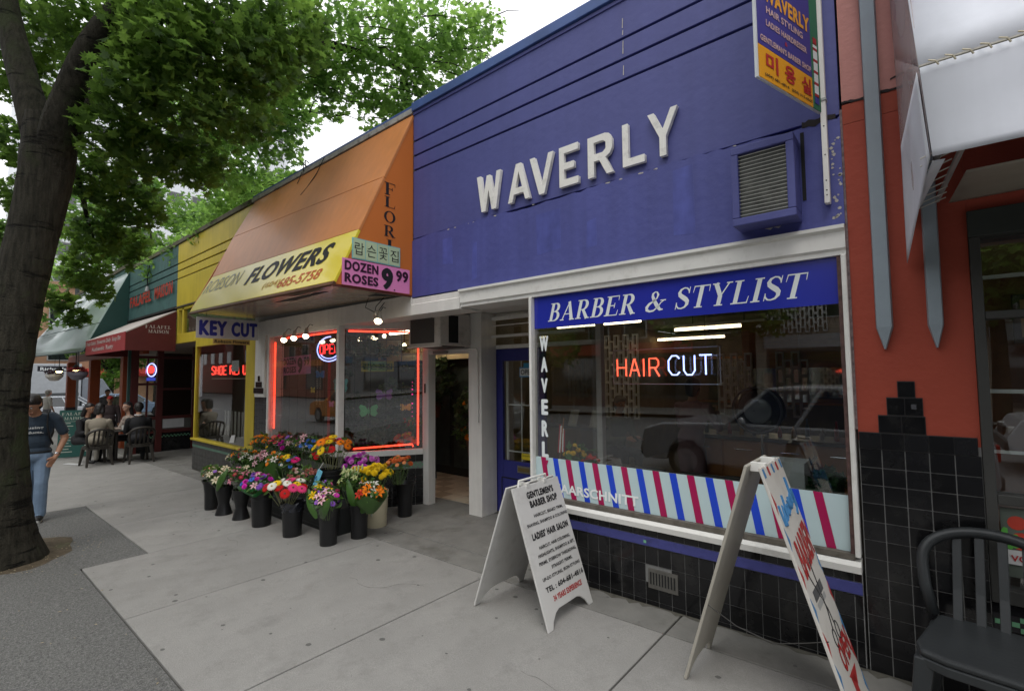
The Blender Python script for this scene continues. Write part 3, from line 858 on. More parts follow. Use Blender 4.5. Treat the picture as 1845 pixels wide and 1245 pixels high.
btext('LADIES HAIRDRESSER', .14, .78, 3.588, .036, pinkt, .03)
btext('HAIR STYLING', .15, .72, 3.662, .040, pinkt, .03)
btext('WAVERLY', .12, .84, 3.728, .095, obr, .05)

# ------------------------------------------------------------------ red restaurant on the right
RB = thing('restaurant', 'red stucco restaurant with black tiled base and dark framed window', 'shop building', (2, 0, 0))
part('wall', MB().box(-.288, .232, 0, .25, 1.30, 3.20), redwall, RB)
part('wall_band', MB().box(-.288, .232, .001, .25, 3.203, 3.325), redband, RB)
part('upper_wall', MB().box(-.288, 6, 0.002, .25, 3.34, 6.0), pinkwall, RB)
part('wall', MB().box(.233, 6, 0.0, .25, 2.54, 3.20), redwall, RB)
part('wall_band', MB().box(.233, 6, 0.001, .25, 3.203, 3.325), redband, RB)
mb = MB(); tp, bt = [], []; x = -.29
while x < .24:
    zz = 3.335 + .006 * math.sin(x * 40); w = random.uniform(.003, .011)
    tp.append((x, zz + w)); bt.append((x, zz - w)); x += .016
mb.prism(bt + tp[::-1], 'y', -.003, .004)
part('wall_crack', mb, crack, RB)
mb = MB(); tp, bt = [], []; x = -.05
while x < .12:
    zz = 3.40 + .01 * math.sin(x * 30 + 1); w = random.uniform(.002, .006)
    tp.append((x, zz + w)); bt.append((x, zz - w)); x += .012
mb.prism(bt + tp[::-1], 'y', -.002, .003)
part('wall_crack', mb, crack, RB)
part('old_edge', MB().box(-.3015, -.2885, -.004, .1, 1.36, 3.3), M('edge_flakes', (.20, .15, .15), .8, var=.7, vs=35), RB)
for x0, x1, xt in ((-.178, -.098, -.140), (.050, .118, .085)):
    mb = MB()
    xm = (x0 + x1) / 2
    sec = [(x0, -.001), (x0 + .006, -.05), (x1 - .006, -.05), (x1, -.001)]
    vs = [(p[0], p[1], 6.0) for p in sec] + [(p[0], p[1], 1.95) for p in sec] + [(xt - .004, -.001, 1.822), (xt - .002, -.03, 1.825), (xt + .002, -.03, 1.825), (xt + .004, -.001, 1.822)]
    fs = []
    for r in range(2):
        for k in range(3): fs.append((r * 4 + k, r * 4 + k + 1, (r + 1) * 4 + k + 1, (r + 1) * 4 + k))
    mb.add(vs, fs)
    part('grey_rib', mb, ribm, RB, bevel=.004)
part('tile_base', MB().box(-.288, .232, .0015, .2, -.08, 1.298), grout, RB)
zr = []; z = 1.345
bw_ = [1.351, 1.253, 1.145, 1.044, .94, .835, .73, .625, .52, .415, .31, .205, .10, -.005, -.09]
zr = [(bw_[i + 1], bw_[i]) for i in range(1, len(bw_) - 1)]
tiles(RB, -.286, .232, zr, .1035, y=-.0005, xoff=0)
# top course and stepped pyramid, on a dark bed
for (a, b, c, d) in ((-.286, .22, 1.25, 1.348), (-.191, .018, 1.348, 1.449), (-.149, .011, 1.449, 1.551), (-.097, -.019, 1.551, 1.643)):
    part('tile_bed', MB().box(a, b, -.0035, -.0002, c, d - .0005), M('dark_grout', (.035, .034, .034), .9), RB)
tiles(RB, -.286, .22, [(1.253, 1.345)], .1035, y=-.0065)
tiles(RB, -.190, .017, [(1.351, 1.446)], .1035, y=-.0065)
tiles(RB, -.148, .010, [(1.452, 1.548)], .079, y=-.0065)
tiles(RB, -.096, -.020, [(1.554, 1.640)], .076, y=-.0065)
link('bell_button', MB().box(-.040, -.018, -.024, -.017, 1.487, 1.515), chrome, RB)
# window
wf = M('dark_window_frame', (.045, .045, .042), .5, var=.15)
part('window_header', MB().box(.232, 3.4, -.03, .2, 2.40, 2.54), M('header_green', (.03, .036, .032), .6, var=.2), RB, bevel=.004)
mb = MB(); mb.box(.234, .278, -.02, .10, .53, 2.40); mb.box(3.3, 3.4, -.02, .10, .53, 2.40); mb.box(.278, 3.3, -.015, .09, 1.965, 2.005); mb.box(.278, 3.3, -.015, .09, 1.02, 1.07); mb.box(.278, 3.3, -.015, .09, .53, .60)
mb.box(1.2, 1.25, -.015, .09, .6, 1.02)
part('window_frame', mb, wf, RB, bevel=.004)
for a, b in ((.60, 1.02), (1.07, 1.965), (2.005, 2.40)): part('window_pane', MB().box(.278, 3.3, .03, .036, a, b), pane, RB)
part('shelf_rail', MB().box(.278, 3.3, .05, .07, 2.18, 2.20).box(.278, 3.3, .05, .07, 1.58, 1.60).box(.278, 3.3, .05, .07, 1.27, 1.285), M('rail_white', (.6, .6, .58), .4), RB)
part('tile_base', MB().box(.234, 3.4, .0, .15, -.06, .53), blacktile, RB)
ck = link('checker_trim', MB().box(.234, 1.6, -.008, -.001, .40, .475), ink, RB)
for k in range(44):
    for r in range(3):
        if (k + r) % 2: link('checker', MB().box(.24 + k * .03, .268 + k * .03, -.0105, -.0085, .401 + r * .025, .424 + r * .025), M('pale_green', (.12, .30, .17), .4), ck)
# things seen in that window
part('inner_wall', MB().box(.25, 4, 3.0, 3.1, -.1, 3.0), M('rest_wall', (.22, .10, .05), .8, var=.3), RB)
part('inner_wall', MB().box(.17, .2, .26, 3.0, -.1, 3.0), M('rest_wall2', (.30, .18, .10), .8, var=.3), RB)
part('inner_ceiling', MB().box(.2, 4, .26, 3.0, 2.6, 2.7), M('rest_ceiling', (.30, .20, .12), .8), RB)
part('inner_floor', MB().box(.2, 4, .16, 3.0, -.1, -.04), dimwall, RB)
part('roof_deck', MB().box(-.28, 4, .26, 6, 5.7, 5.8), dimwall, RB)
pc = thing('picture', 'framed bull sketch hanging on the back wall of the restaurant', 'picture', (1.1, 2.9, 1.9))
link('frame', MB().box(.70, 1.22, 2.95, 2.99, 1.95, 2.4), M('frame_dark', (.06, .04, .06), .5), pc); link('print', MB().box(.75, 1.17, 2.944, 2.949, 2.0, 2.35), M('print_tan', (.5, .3, .16), .6), pc)
ph = thing('poster', 'food photograph poster low in the right hand restaurant window', 'poster', (.42, .02, .8))
link('sheet', MB().box(.287, .62, .024, .0285, .66, 1.0), M('poster_dark', (.10, .12, .10), .4), ph)
for x, z, r, c in ((.345, .93, .035, (.45, .05, .03)), (.36, .84, .045, (.5, .09, .03)), (.44, .90, .05, (.45, .06, .03))):
    link('tomato', MB().lathe([(0, .0), (r * .8, .0), (r, .0), (r, .001)], (0, 0, 0), 12), M('tom%.2f' % r, c, .4), ph).matrix_local = Matrix.Translation(Vector((x, .0235, z)) - ph.location) @ Matrix.Rotation(PI / 2, 4, 'X')
mb = MB()
for _ in range(26):
    x, z, r = random.uniform(.30, .6), random.uniform(.80, .90), random.uniform(.008, .02)
    mb.prism([(x + r * math.cos(a) * random.uniform(.5, 1), z + r * math.sin(a) * random.uniform(.5, 1)) for a in [k * .9 for k in range(7)]], 'y', .0205, .0235 - random.uniform(0, .001))
link('lettuce', mb, M('lettuce_green', (.10, .38, .06), .5), ph, kind='stuff')
vs_ = tag(link('decal', MB().box(.283, .50, .014, .0195, .725, .795), M('decal_white', (.6, .6, .6), .4)), 'white window decal with red lettering below the food poster', 'decal')
text('VO', .06, .03, (.315, .012, .742), (1, 0, 0), (0, 0, 1), inkred, vs_, bold=.03, depth=.0005)

# ------------------------------------------------------------------ white fabric awning on the right
fabric = M('white_canvas', (.66, .68, .74), .55, var=.06, vs=3, bump=.25, bs=5, streak=.06)
WA = thing('fabric_awning', 'torn white canvas awning with a two panel front over the restaurant window', 'awning', (1, -.5, 2.9))
xL, yF = .056, -1.0
def cloth(a, b, c, d, nu=24, nv=12, amp=.012, seed=0, th=.0):
    mb = MB(); vs = []
    A_, B_, C_, D_ = map(Vector, (a, b, c, d))
    nn = (B_ - A_).cross(D_ - A_).normalized()
    for j in range(nv + 1):
        for i in range(nu + 1):
            u, v = i / nu, j / nv
            p = A_.lerp(B_, u).lerp(D_.lerp(C_, u), v)
            e = math.sin(PI * u) * math.sin(PI * v)
            p = p + nn * amp * e * (math.sin(u * 5 + v * 3 + seed) + .6 * math.sin(u * 11 - v * 6 + seed * 2))
            vs.append(p)
    mb.add(vs, [(j * (nu + 1) + i, j * (nu + 1) + i + 1, (j + 1) * (nu + 1) + i + 1, (j + 1) * (nu + 1) + i) for j in range(nv) for i in range(nu)])
    return mb
def clo(name, mb, mat, parent, th=.002):
    o = link(name, mb, mat, parent, smooth=True)
    md = o.modifiers.new('solid', 'SOLIDIFY'); md.thickness = th
    return o
clo('canopy_slope', cloth((xL, yF, 2.93), (5.0, yF, 2.90), (5.0, -.02, 4.7), (xL - .07, -.02, 4.72), amp=.02, seed=1), fabric, WA)
clo('valance', cloth((xL + .025, yF - .01, 2.545), (5.0, yF, 2.50), (5.0, yF, 2.88), (xL + .002, yF - .002, 2.92), amp=.02, seed=3), fabric, WA)
link('front_bar', MB().tube([(xL, yF + .01, 2.925), (5.0, yF + .01, 2.89)], .012), M('pipe_rusty', (.20, .19, .16), .5, metal=.4, var=.4, vs=25), WA)
for k in range(22):
    x = xL + .03 + k * .05
    link('lacing', MB().tube([(x, yF - .012, 2.935), (x + .02, yF - .022, 2.92), (x + .03, yF - .012, 2.905)], .0035, n=5), M('lace', (.5, .45, .33), .7), WA)
side = M('side_plastic', (.70, .60, .60), .25, var=.08, vs=5, alpha=.55)
clo('side_panel', cloth((-.016, -.01, 2.55), (xL + .02, yF + .02, 2.56), (xL, yF + .01, 2.93), (-.026, -.01, 3.5), amp=.01, seed=5), side, WA)
clo('side_panel', cloth((-.026, -.01, 3.5), (xL, yF + .012, 2.935), (xL - .02, -.5, 3.9), (-.045, -.012, 4.72), amp=.008, seed=6), side, WA)
clo('torn_flap', cloth((-.022, -.04, 2.30), (xL + .016, -.985, 2.55), (xL - .008, -.99, 2.91), (-.018, -.34, 2.86), nu=14, nv=10, amp=.012, seed=2), fabric, WA)
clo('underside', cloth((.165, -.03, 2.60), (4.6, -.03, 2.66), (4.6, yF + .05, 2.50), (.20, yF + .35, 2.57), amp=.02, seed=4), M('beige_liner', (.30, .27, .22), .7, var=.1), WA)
clo('side_liner', cloth((-.004, -.06, 2.56), (xL + .025, yF + .03, 2.54), (.12, yF + .05, 2.545), (.03, -.06, 2.565), nu=8, nv=6, amp=.01, seed=7), fabric, WA)
fm = M('frame_alu', (.42, .42, .40), .4, metal=.5)
link('frame_rail', MB().tube([(.05, -.05, 2.62), (xL + .05, yF + .05, 2.585)], .012), fm, WA)
link('frame_rail', MB().tube([(.12, -.05, 2.62), (xL + .12, yF + .05, 2.585)], .012), fm, WA)
for k in range(9):
    y = -.12 - k * .1
    link('cord', MB().tube([(.045, y, 2.575), (.15, y - .04, 2.60)], .003, n=5), M('cord_white', (.6, .58, .52), .7), WA)
# ------------------------------------------------------------------ flower shop
FS = thing('flower_shop', 'white framed flower shop window outlined in red neon under the orange awning', 'shop building', (-6.4, 0, 0))
def fpart(name, mb, mat, parent=FS, **k): return link(name, mb, mat, parent, **k)
fpart('front_wall', MB().box(-8.76, -4.425, .03, .30, 2.63, 4.75), M('hidden_wall', (.3, .3, .28), .8))
fpart('roof_cap', MB().box(-8.9, -4.42, -.02, .34, 4.772, 4.838), M('cap_dirty', (.36, .35, .33), .7, var=.3, vs=10, dirt=(.05, .05, .05), dirt_amt=.9, dirt_s=7), bevel=.004)
fpart('cap_flashing', MB().box(-8.9, -4.42, .0, .36, 4.84, 4.885), blue_cap, bevel=.004)
mb = MB()
for (x, y, z) in [(-7.02, -.02, 4.80), (-7.0, -.0, 4.86)]:
    mb.tube([(x, y, z), (x + .10, y - .06, z + .07), (x + .16, y - .03, z + .02)], .008, n=5)
mb.tube([(-6.4, -.03, 4.83), (-6.5, -.09, 4.6), (-6.62, -.17, 4.40), (-6.70, -.22, 4.30)], .006, n=5)
mb.tube([(-7.05, -.03, 4.80), (-7.08, -.06, 4.68), (-7.05, -.10, 4.60)], .006, n=5)
fpart('loose_wire', mb, blackm)
fpart('roof_deck', MB().box(-8.76, -4.43, .345, 9, 4.5, 4.6), dimwall)
fpart('lintel', MB().box(-8.24, -4.425, -.02, .28, 2.384, 2.625), white, bevel=.006)
fpart('soffit', MB().box(-6.2, -4.50, .285, 1.05, 2.50, 2.56), white)
col = fpart('column', MB().box(-8.62, -8.245, -.015, .3, 1.36, 2.62), white, bevel=.006)
# black stepped tiles on the column foot
fpart('tile_base', MB().box(-8.95, -8.16, .002, .25, G(-8.5) - .1, 1.358), grout)
for c, (xa, xb) in enumerate(((-8.48, -8.40), (-8.56, -8.32), (-8.64, -8.26))):
    tiles(FS, xa, xb, [(1.62 - .10 * c, 1.715 - .10 * c)], .08, y=-.022)
zr = [(1.36 - .105 * (i + 1), 1.36 - .105 * i) for i in range(15)]
tiles(FS, -8.95, -8.17, zr, .105, y=-.001)
wm = white2
mb = MB()
mb.box(-8.16, -8.10, -.012, .07, .70, 2.384); mb.box(-8.10, -6.03, -.012, .07, 2.34, 2.384)
mb.box(-6.03, -5.965, -.02, .07, .70, 2.384)
mb.box(-8.16, -5.965, -.04, .09, .625, .699)
fpart('window_frame', mb, wm, bevel=.005)
def S(t, z, off=0.0):   # splayed glazing, off = towards the shop
    return Vector((-5.965 + .585 * t - .837 * off, .07 + .88 * t + .547 * off, z))
def sslab(t0, t1, z0, z1, off, th):
    q = [S(t0, z0, off), S(t1, z0, off), S(t1, z1, off), S(t0, z1, off)]
    return MB().slab(q, Vector((-.837, .547, 0)) * th)
fpart('window_frame', sslab(0, 1, .60, .675, -.03, .09), wm, bevel=.005)
fpart('window_header', sslab(0, 1, 2.345, 2.50, -.02, .07), white)
fpart('window_pane', MB().box(-8.10, -6.03, .02, .026, .70, 2.34), pane)
fpart('window_pane', sslab(0.01, .995, .676, 2.344, .0, .006), pane)
fpart('stall_riser', sslab(0, 1, G(-5.7) - .05, .598, 0.0, .05), grout)
fpart('stall_riser', MB().box(-8.16, -5.97, .0, .06, G(-8) - .1, .624), grout)
# tiles on the splay: built flat then turned
ang = math.atan2(.88, .585); L_ = math.hypot(.88, .585)
me_t = {}
zz = [(.598 - .095 * (i + 1), .598 - .095 * i) for i in range(8)]
for r, (za, zb) in enumerate(zz):
    if r == 1: continue
    for k in range(10):
        w = L_ / 10
        if 'a' not in me_t:
            b = MB().box(-w / 2 + .003, w / 2 - .003, -.006, .006, -.0445, .0445); me_t['a'] = b.mesh('tile'); me_t['a'].materials.append(blacktile)
        p = S((k + .5) / 10, (za + zb) / 2, -.004)
        inst('tile', me_t['a'], FS, p - FS.location, Euler((0, 0, ang)))
        for kk in (k, k + 10):
            inst('tile', me_t['a'], FS, Vector((-6.03 - w * kk, -.002, (za + zb) / 2)) - FS.location)
gsq = MB().box(-.0125, .0125, -.002, .002, -.0125, .0125).mesh('checker'); gsq.materials.append(M('pale_green', (.12, .30, .17), .4))
for k in range(36):
    for r in range(3):
        if (k + r) % 2 == 0: inst('checker', gsq, FS, S((k + .5) / 36, .43 + .027 * r, -.004) - FS.location, Euler((0, 0, ang)))
# door post, header, tiled floor
fpart('door_post', MB().box(-5.40, -5.27, .95, 1.08, G(-5.3) - .02, 2.05), white, bevel=.006)
fpart('door_header', MB().box(-5.269, -4.481, .96, 1.06, 1.985, 2.045), white, bevel=.006)
fpart('door_header_wall', MB().box(-5.40, -4.481, .97, 1.05, 2.051, 2.499), white)
fpart('door_bar', MB().tube([(-4.95, .92, 2.035), (-4.30, .92, 2.03), (-4.29, .92, 1.98), (-4.29, .93, 1.10)], .010), white2)
fpart('door_closer', MB().box(-5.12, -4.86, .90, .945, 1.99, 2.03), M('closer_grey', (.25, .24, .22), .5))
fpart('door_latch', MB().box(-5.348, -5.33, .936, .949, 1.45, 1.58), M('latch_dark', (.05, .02, .02), .5))
fl1 = M('shop_tile', (.66, .57, .44), .35, var=.12, vs=9); fl2 = M('shop_tile_dark', (.46, .37, .26), .35, var=.12, vs=9)
fpart('shop_floor_bed', MB().box(-8.6, -4.47, 1.12, 7, -.16, -.112), joint)
tm = {}
for nm, mt in (('a', fl1), ('b', fl2)):
    b = MB().box(-.122, .122, -.122, .122, -.006, .006); tm[nm] = b.mesh('floor_tile'); tm[nm].materials.append(mt)
for i in range(11):
    for j in range(9):
        inst('floor_tile', tm['a' if (i * 2 + j) % 3 else 'b'], FS, Vector((-4.62 - .25 * i, 1.26 + .25 * j, -.104)) - FS.location)
fpart('interior_wall', MB().box(-8.62, -8.56, .305, 7, -.15, 2.7), M('fs_wall', (.16, .17, .15), .8, var=.2))
fpart('interior_wall', MB().box(-4.55, -4.49, 1.09, 7, -.15, 2.7), M('fs_wall2', (.20, .19, .16), .8, var=.2))
fpart('interior_back', MB().box(-8.55, -4.56, 4.2, 4.3, -.1, 2.7), M('fs_back', (.18, .17, .14), .8, var=.3))
fpart('interior_ceiling', MB().box(-8.55, -4.56, 1.10, 4.2, 2.55, 2.62).box(-8.55, -6.2, .29, 1.09, 2.55, 2.62), M('fs_ceiling', (.38, .33, .24), .8))
fpart('cream_bulkhead', MB().box(-8.5, -4.6, 2.35, 2.55, 1.98, 2.54), M('bulkhead', (.70, .60, .36), .7))
ck = fpart('flower_cooler', MB().box(-7.6, -4.7, 2.6, 3.4, -.098, 1.97), M('cooler_dark', (.03, .033, .03), .25, var=.2))
link('cooler_glass', MB().box(-6.5, -5.65, 2.585, 2.597, .05, 1.85), M('cooler_pane', (.05, .065, .06), .08, var=.3), ck)
link('cooler_glass', MB().box(-7.5, -6.6, 2.585, 2.597, .05, 1.85), M('cooler_pane', (.05, .065, .06), .08, var=.3), ck)
link('cooler_glass', MB().box(-5.60, -4.75, 2.585, 2.597, .05, 1.85), M('cooler_pane', (.05, .065, .06), .08, var=.3), ck)
cl = thing('ceiling_light', 'long fluorescent tube light deep in the flower shop', 'light', (-6.5, 1.8, 2.4))
link('tube', MB().cyl((-7.2, 1.7, 2.44), (-5.7, 1.7, 2.44), .02, n=8), M('tube_light2', (1, .86, .64), emit=13), cl)
link('fixture', MB().box(-7.2, -5.7, 1.65, 1.75, 2.47, 2.549), white2, cl)
# security grille of thin dark wires
gr = MB()
for k in range(8):
    x = -8.0 + k * .27
    gr.cyl((x, .16, .72), (x, .16, 2.34), .004, n=4)
for z in (1.05, 1.5, 1.95, 2.2): gr.cyl((-8.08, .16, z), (-6.05, .16, z), .003, n=4)
for k in range(5):
    gr.cyl(S(.12 + k * .2, .68, .10), S(.12 + k * .2, 2.34, .10), .005, n=4)
for z in (1.02, 1.45, 1.82, 2.0, 2.2): gr.cyl(S(.02, z, .10), S(.98, z, .10), .004, n=4)
fpart('wire_grille', gr, blackm)
# neon outline
nred = M('neon_red', (1.0, .055, .025), emit=3.2)
NEON = thing('neon_outline', 'red neon tubing running round the edge of the flower shop window', 'neon tube', (-6.4, .1, 1.5))
link('neon_run', MB().cyl((-8.055, .07, .86), (-8.055, .07, 2.26), .015, n=8), nred, NEON)
link('neon_run', MB().cyl((-7.86, .07, 2.305), (-6.06, .07, 2.315), .013, n=8), nred, NEON)
link('neon_run', MB().tube([S(.04, 2.315, .05), S(.90, 2.31, .05)], .013), nred, NEON)
link('neon_run', MB().tube([S(.935, 2.20, .05), S(.935, .72, .05)], .013), nred, NEON)
link('neon_run', MB().tube([S(.10, .71, .05), S(.86, .735, .05), S(.87, .70, .05)], .012), nred, NEON)
# OPEN neon
nb = M('neon_blue', (.35, .40, 1.0), emit=3.0)
ON = thing('open_neon_sign', 'round OPEN neon sign with a blue ring in the flower shop window', 'neon sign', (-6.42, .10, 2.09))
def ring(a0, a1, rx, rz, y=.10, n=20):
    return [(-6.42 + rx * math.cos(math.radians(a0 + (a1 - a0) * i / n)), y, 2.085 + rz * math.sin(math.radians(a0 + (a1 - a0) * i / n))) for i in range(n + 1)]
link('blue_ring', MB().tube(ring(85, 350, .34, .175), .009, n=6), nb, ON)
link('blue_ring', MB().tube(ring(215, 325, .28, .135), .007, n=6), nb, ON)
def neon_text(s, w, h, org, mat, parent, r=.009, gap=.28):
    G5 = {'O': [[(.0, .2), (.0, .8), (.2, 1), (.6, 1), (.8, .8), (.8, .2), (.6, 0), (.2, 0), (0, .2)]], 'P': [[(0, 0), (0, 1), (.6, 1), (.78, .85), (.78, .6), (.6, .47), (0, .47)]],
          'E': [[(.75, 1), (0, 1), (0, 0), (.75, 0)], [(0, .5), (.6, .5)]], 'N': [[(0, 0), (0, 1), (.75, 0), (.75, 1)]], 'H': [[(0, 0), (0, 1)], [(.75, 0), (.75, 1)], [(0, .5), (.75, .5)]],
          'A': [[(0, 0), (.37, 1), (.42, 1), (.8, 0)], [(.15, .35), (.64, .35)]], 'I': [[(.1, 0), (.1, 1)]], 'R': [[(0, 0), (0, 1), (.55, 1), (.72, .86), (.72, .62), (.55, .48), (0, .48)], [(.4, .48), (.78, 0)]],
          'C': [[(.78, .85), (.6, 1), (.25, 1), (0, .75), (0, .25), (.25, 0), (.6, 0), (.78, .15)]], 'U': [[(0, 1), (0, .22), (.2, 0), (.55, 0), (.75, .22), (.75, 1)]], 'T': [[(0, 1), (.8, 1)], [(.4, 1), (.4, 0)]],
          'S': [[(.72, .85), (.55, 1), (.2, 1), (.02, .85), (.05, .6), (.7, .42), (.74, .15), (.55, 0), (.18, 0), (0, .15)]], ' ': []}
    adv = [(.3 if c == 'I' else .45 if c == ' ' else .8) + gap for c in s]; tot = sum(adv) - gap
    x = 0
    for c, a in zip(s, adv):
        mb = MB()
        for st in G5[c]:
            mb.tube([(org[0] + (x + q[0]) / tot * w, org[1], org[2] + q[1] * h) for q in st], r, n=6)
        if mb.v: link('neon_letter', mb, mat, parent)
        x += a
neon_text('OPEN', .50, .13, (-6.68, .10, 2.02), M('neon_open', (1.0, .03, .03), emit=2.6), ON)
# pink roses placard in the window
pink = M('pink_card', (.62, .20, .36), .5, var=.05)
def placard(org, right, up, w, h, label, panel_mat, nudge=.0):
    t = thing('price_sign', label, 'sign', org)
    r = Vector(right).normalized(); u = Vector(up).normalized(); n = r.cross(u)
    o = Vector(org)
    link('card', MB().slab([o, o + r * w, o + r * w + u * h, o + u * h], -n * .006), panel_mat, t)
    tx = lambda s, a, b, c, d, m=inkpurple, bo=.03: text(s, (b - a) * w, (d - c) * h, o + r * (a * w) + u * (c * h) + n * .002, r, u, m, t, bold=bo, depth=.0008)
    tx('DOZEN', .03, .505, .56, .93, inkpurple, .055); tx('ROSES', .03, .505, .10, .46, inkpurple, .055)
    tx('9', .55, .73, .04, .92, ink, .07); tx('.', .74, .765, .045, .10, ink); tx('99', .775, .975, .44, .90, inkpurple, .05)
    return t
placard((-7.80, .085, 1.715), (1, 0, .03), (-.03, 0, 1), .88, .285, 'small pink roses price card inside the neon framed window', pink)
# korean placard in the splay window
kp = thing('window_placard', 'yellow and green Korean placard hanging behind the splayed flower window', 'sign', S(.2, 1.75, .12))
link('card', sslab(.20, .62, 1.755, 1.905, .12, .005), M('card_yellow', (.50, .42, .04), .5), kp)
link('card_panel', sslab(.29, .53, 1.765, 1.895, .116, .0025), M('card_green', (.30, .48, .12), .5), kp)
rr = (S(1, 0) - S(0, 0)).normalized()
text('랍슨꽃집', .40, .085, S(.22, 1.785, .111), rr, (0, 0, 1), M('kp_green', (.02, .12, .02), .5), kp, depth=.001)
# butterflies
def butterfly(p, col, label, s=.11, rz=0):
    t = thing('butterfly', label, 'butterfly ornament', p, rz, 'gauze butterflies hanging in the flower window')
    m = M('gauze_' + '%d%d%d' % tuple(int(c * 99) for c in col), col, .5, var=.15, vs=30)
    for sgn in (-1, 1):
        mb = MB(); pts = [(0, .1), (.35, .75), (.85, .95), (1.0, .6), (.8, .12), (.95, -.25), (.7, -.7), (.35, -.55), (0, -.1)]
        mb.prism([(sgn * q[0] * s, q[1] * s * .8) for q in pts], 'y', -.002, .002)
        link('wing', mb, m, t, local=True)
    link('body', MB().ell((0, 0, 0), (.009, .009, s * .5), 6, 5), m, t, local=True)
butterfly(S(.30, 1.20, .16), (.15, .60, .22), 'green gauze butterfly in the splayed flower window', .13, ang)
butterfly(S(.50, 1.42, .20), (.38, .20, .60), 'purple gauze butterfly above the green one', .12, ang)
butterfly(S(.78, 1.24, .16), (.75, .52, .05), 'yellow gauze butterfly beside the red neon upright', .08, ang)
butterfly((-6.45, .3, 1.55), (.18, .48, .42), 'large pale teal gauze butterfly left of the window mullion', .15, .2)
butterfly((-7.25, .3, 1.48), (.65, .60, .12), 'small yellow butterfly under the pink price card', .07)
butterfly((-7.0, .28, 1.72), (.10, .30, .60), 'blue butterfly under the pink price card', .09, .3)
butterfly((-6.7, .3, 1.28), (.55, .2, .5), 'mauve butterfly low in the left flower window', .07)
# hanging bead string and red ribbon
bs = thing('bead_string', 'string of pink and red beads hanging beside the right neon upright', 'bead string', S(.86, 1.4, .12))
for k, z in enumerate((1.50, 1.43, 1.30, 1.24, 1.18, 1.12, 1.55, 1.6)):
    link('bead', MB().ell(S(.865, z, .12), .012 if k < 3 else .007, 8, 6), M('bead_pink_glow', (.9, .05, .35), emit=.9), bs)  # emission makes the beads glow, though they are no lamps
link('thread', MB().cyl(S(.865, .95, .12), S(.865, 2.3, .12), .0015, n=4), blackm, bs)
rb = tag(link('ribbon_banner', MB().box(-6.92, -6.84, .36, .363, .75, 1.95), M('ribbon_red', (.38, .03, .03), .5)), 'narrow red banner hanging in the middle of the left flower window', 'banner')
for q, x in enumerate((-7.12, -7.03, -6.62)):
    mb = MB()
    for k in range(26): mb.ell((x + random.uniform(-.004, .004), .30, 1.95 - k * .027), (.010, .005, .008), 5, 4)
    tag(link('tinsel_string', mb, M('tinsel', (.55, .52, .38), .3, metal=.5)), ('silvery tinsel string nearest the pink price card', 'silvery tinsel string left of the red banner', 'silvery tinsel string right of the red banner')[q], 'tinsel')
# leafy garlands across the window head
LG = leaf_mat('garland_leaf', (.025, .05, .022), (.07, .12, .05), .2)
def leaf_mesh(centres, counts, size, name='leaves', flat=.5, template=None, seed=1):
    rg = np.random.default_rng(seed)
    if template is None:
        template = np.array([(0, -.5), (.12, -.18), (.5, -.34), (.34, -.02), (.55, .18), (.22, .2), (0, .62), (-.22, .2), (-.55, .18), (-.34, -.02), (-.5, -.34), (-.12, -.18)])
    P = []; SZ = []
    for (x, y, z, r), n in zip(centres, counts):
        d = rg.normal(size=(n, 3)); d /= np.linalg.norm(d, axis=1)[:, None]
        rad = rg.uniform(.25, 1, n) ** .6
        rr_ = np.array(r if isinstance(r, (tuple, list)) else (r, r, r * .85))
        P.append(np.array((x, y, z)) + d * rad[:, None] * rr_)
        SZ.append(rg.uniform(.65, 1.25, n) * size)
    P = np.concatenate(P); SZ = np.concatenate(SZ); N = len(P); K = len(template)
    nrm = rg.normal(size=(N, 3)); nrm[:, 2] = np.abs(nrm[:, 2]) * (1 + flat * 2) ; nrm /= np.linalg.norm(nrm, axis=1)[:, None]
    t = rg.normal(size=(N, 3)); t[:, 2] -= .6
    u = np.cross(nrm, t); u /= np.linalg.norm(u, axis=1)[:, None]
    w = np.cross(nrm, u)
    fold = np.abs(template[:, 0]) * .25
    V = P[:, None, :] + SZ[:, None, None] * (template[None, :, 0, None] * u[:, None, :] + template[None, :, 1, None] * w[:, None, :] - fold[None, :, None] * nrm[:, None, :])
    me = bpy.data.meshes.new(name)
    me.vertices.add(N * K); me.vertices.foreach_set('co', V.astype(np.float32).ravel())
    me.loops.add(N * K); me.loops.foreach_set('vertex_index', np.arange(N * K, dtype=np.int32))
    me.polygons.add(N); me.polygons.foreach_set('loop_start', np.arange(0, N * K, K, dtype=np.int32))
    me.update(calc_edges=True); me.validate()
    return me, P, SZ
gc = [(-7.9 + .3 * k, .45 + .1 * (k % 2), 2.12 + .06 * math.sin(k), .13) for k in range(6)]
g1, _, _ = leaf_mesh(gc, [45] * 6, .06, seed=3)
tag(link('garland', g1, LG), 'green ivy garland behind the left pane of the flower window', 'garland')
gc = [(*S(t, z, .3), r) for t, z, r in ((.02, 2.15, .14), (.1, 1.95, .12), (.25, 2.2, .12), (.4, 2.1, .10), (.5, 2.02, .12), (.62, 2.06, .1), (.75, 2.1, .10), (.78, 1.8, .07), (.8, 1.5, .07), (.8, 1.3, .07), (.02, 1.75, .08))]
g1, _, _ = leaf_mesh(gc, [55] * 11, .06, seed=4)
tag(link('garland', g1, LG), 'dark green garland draped behind the splayed pane of the flower window', 'garland')
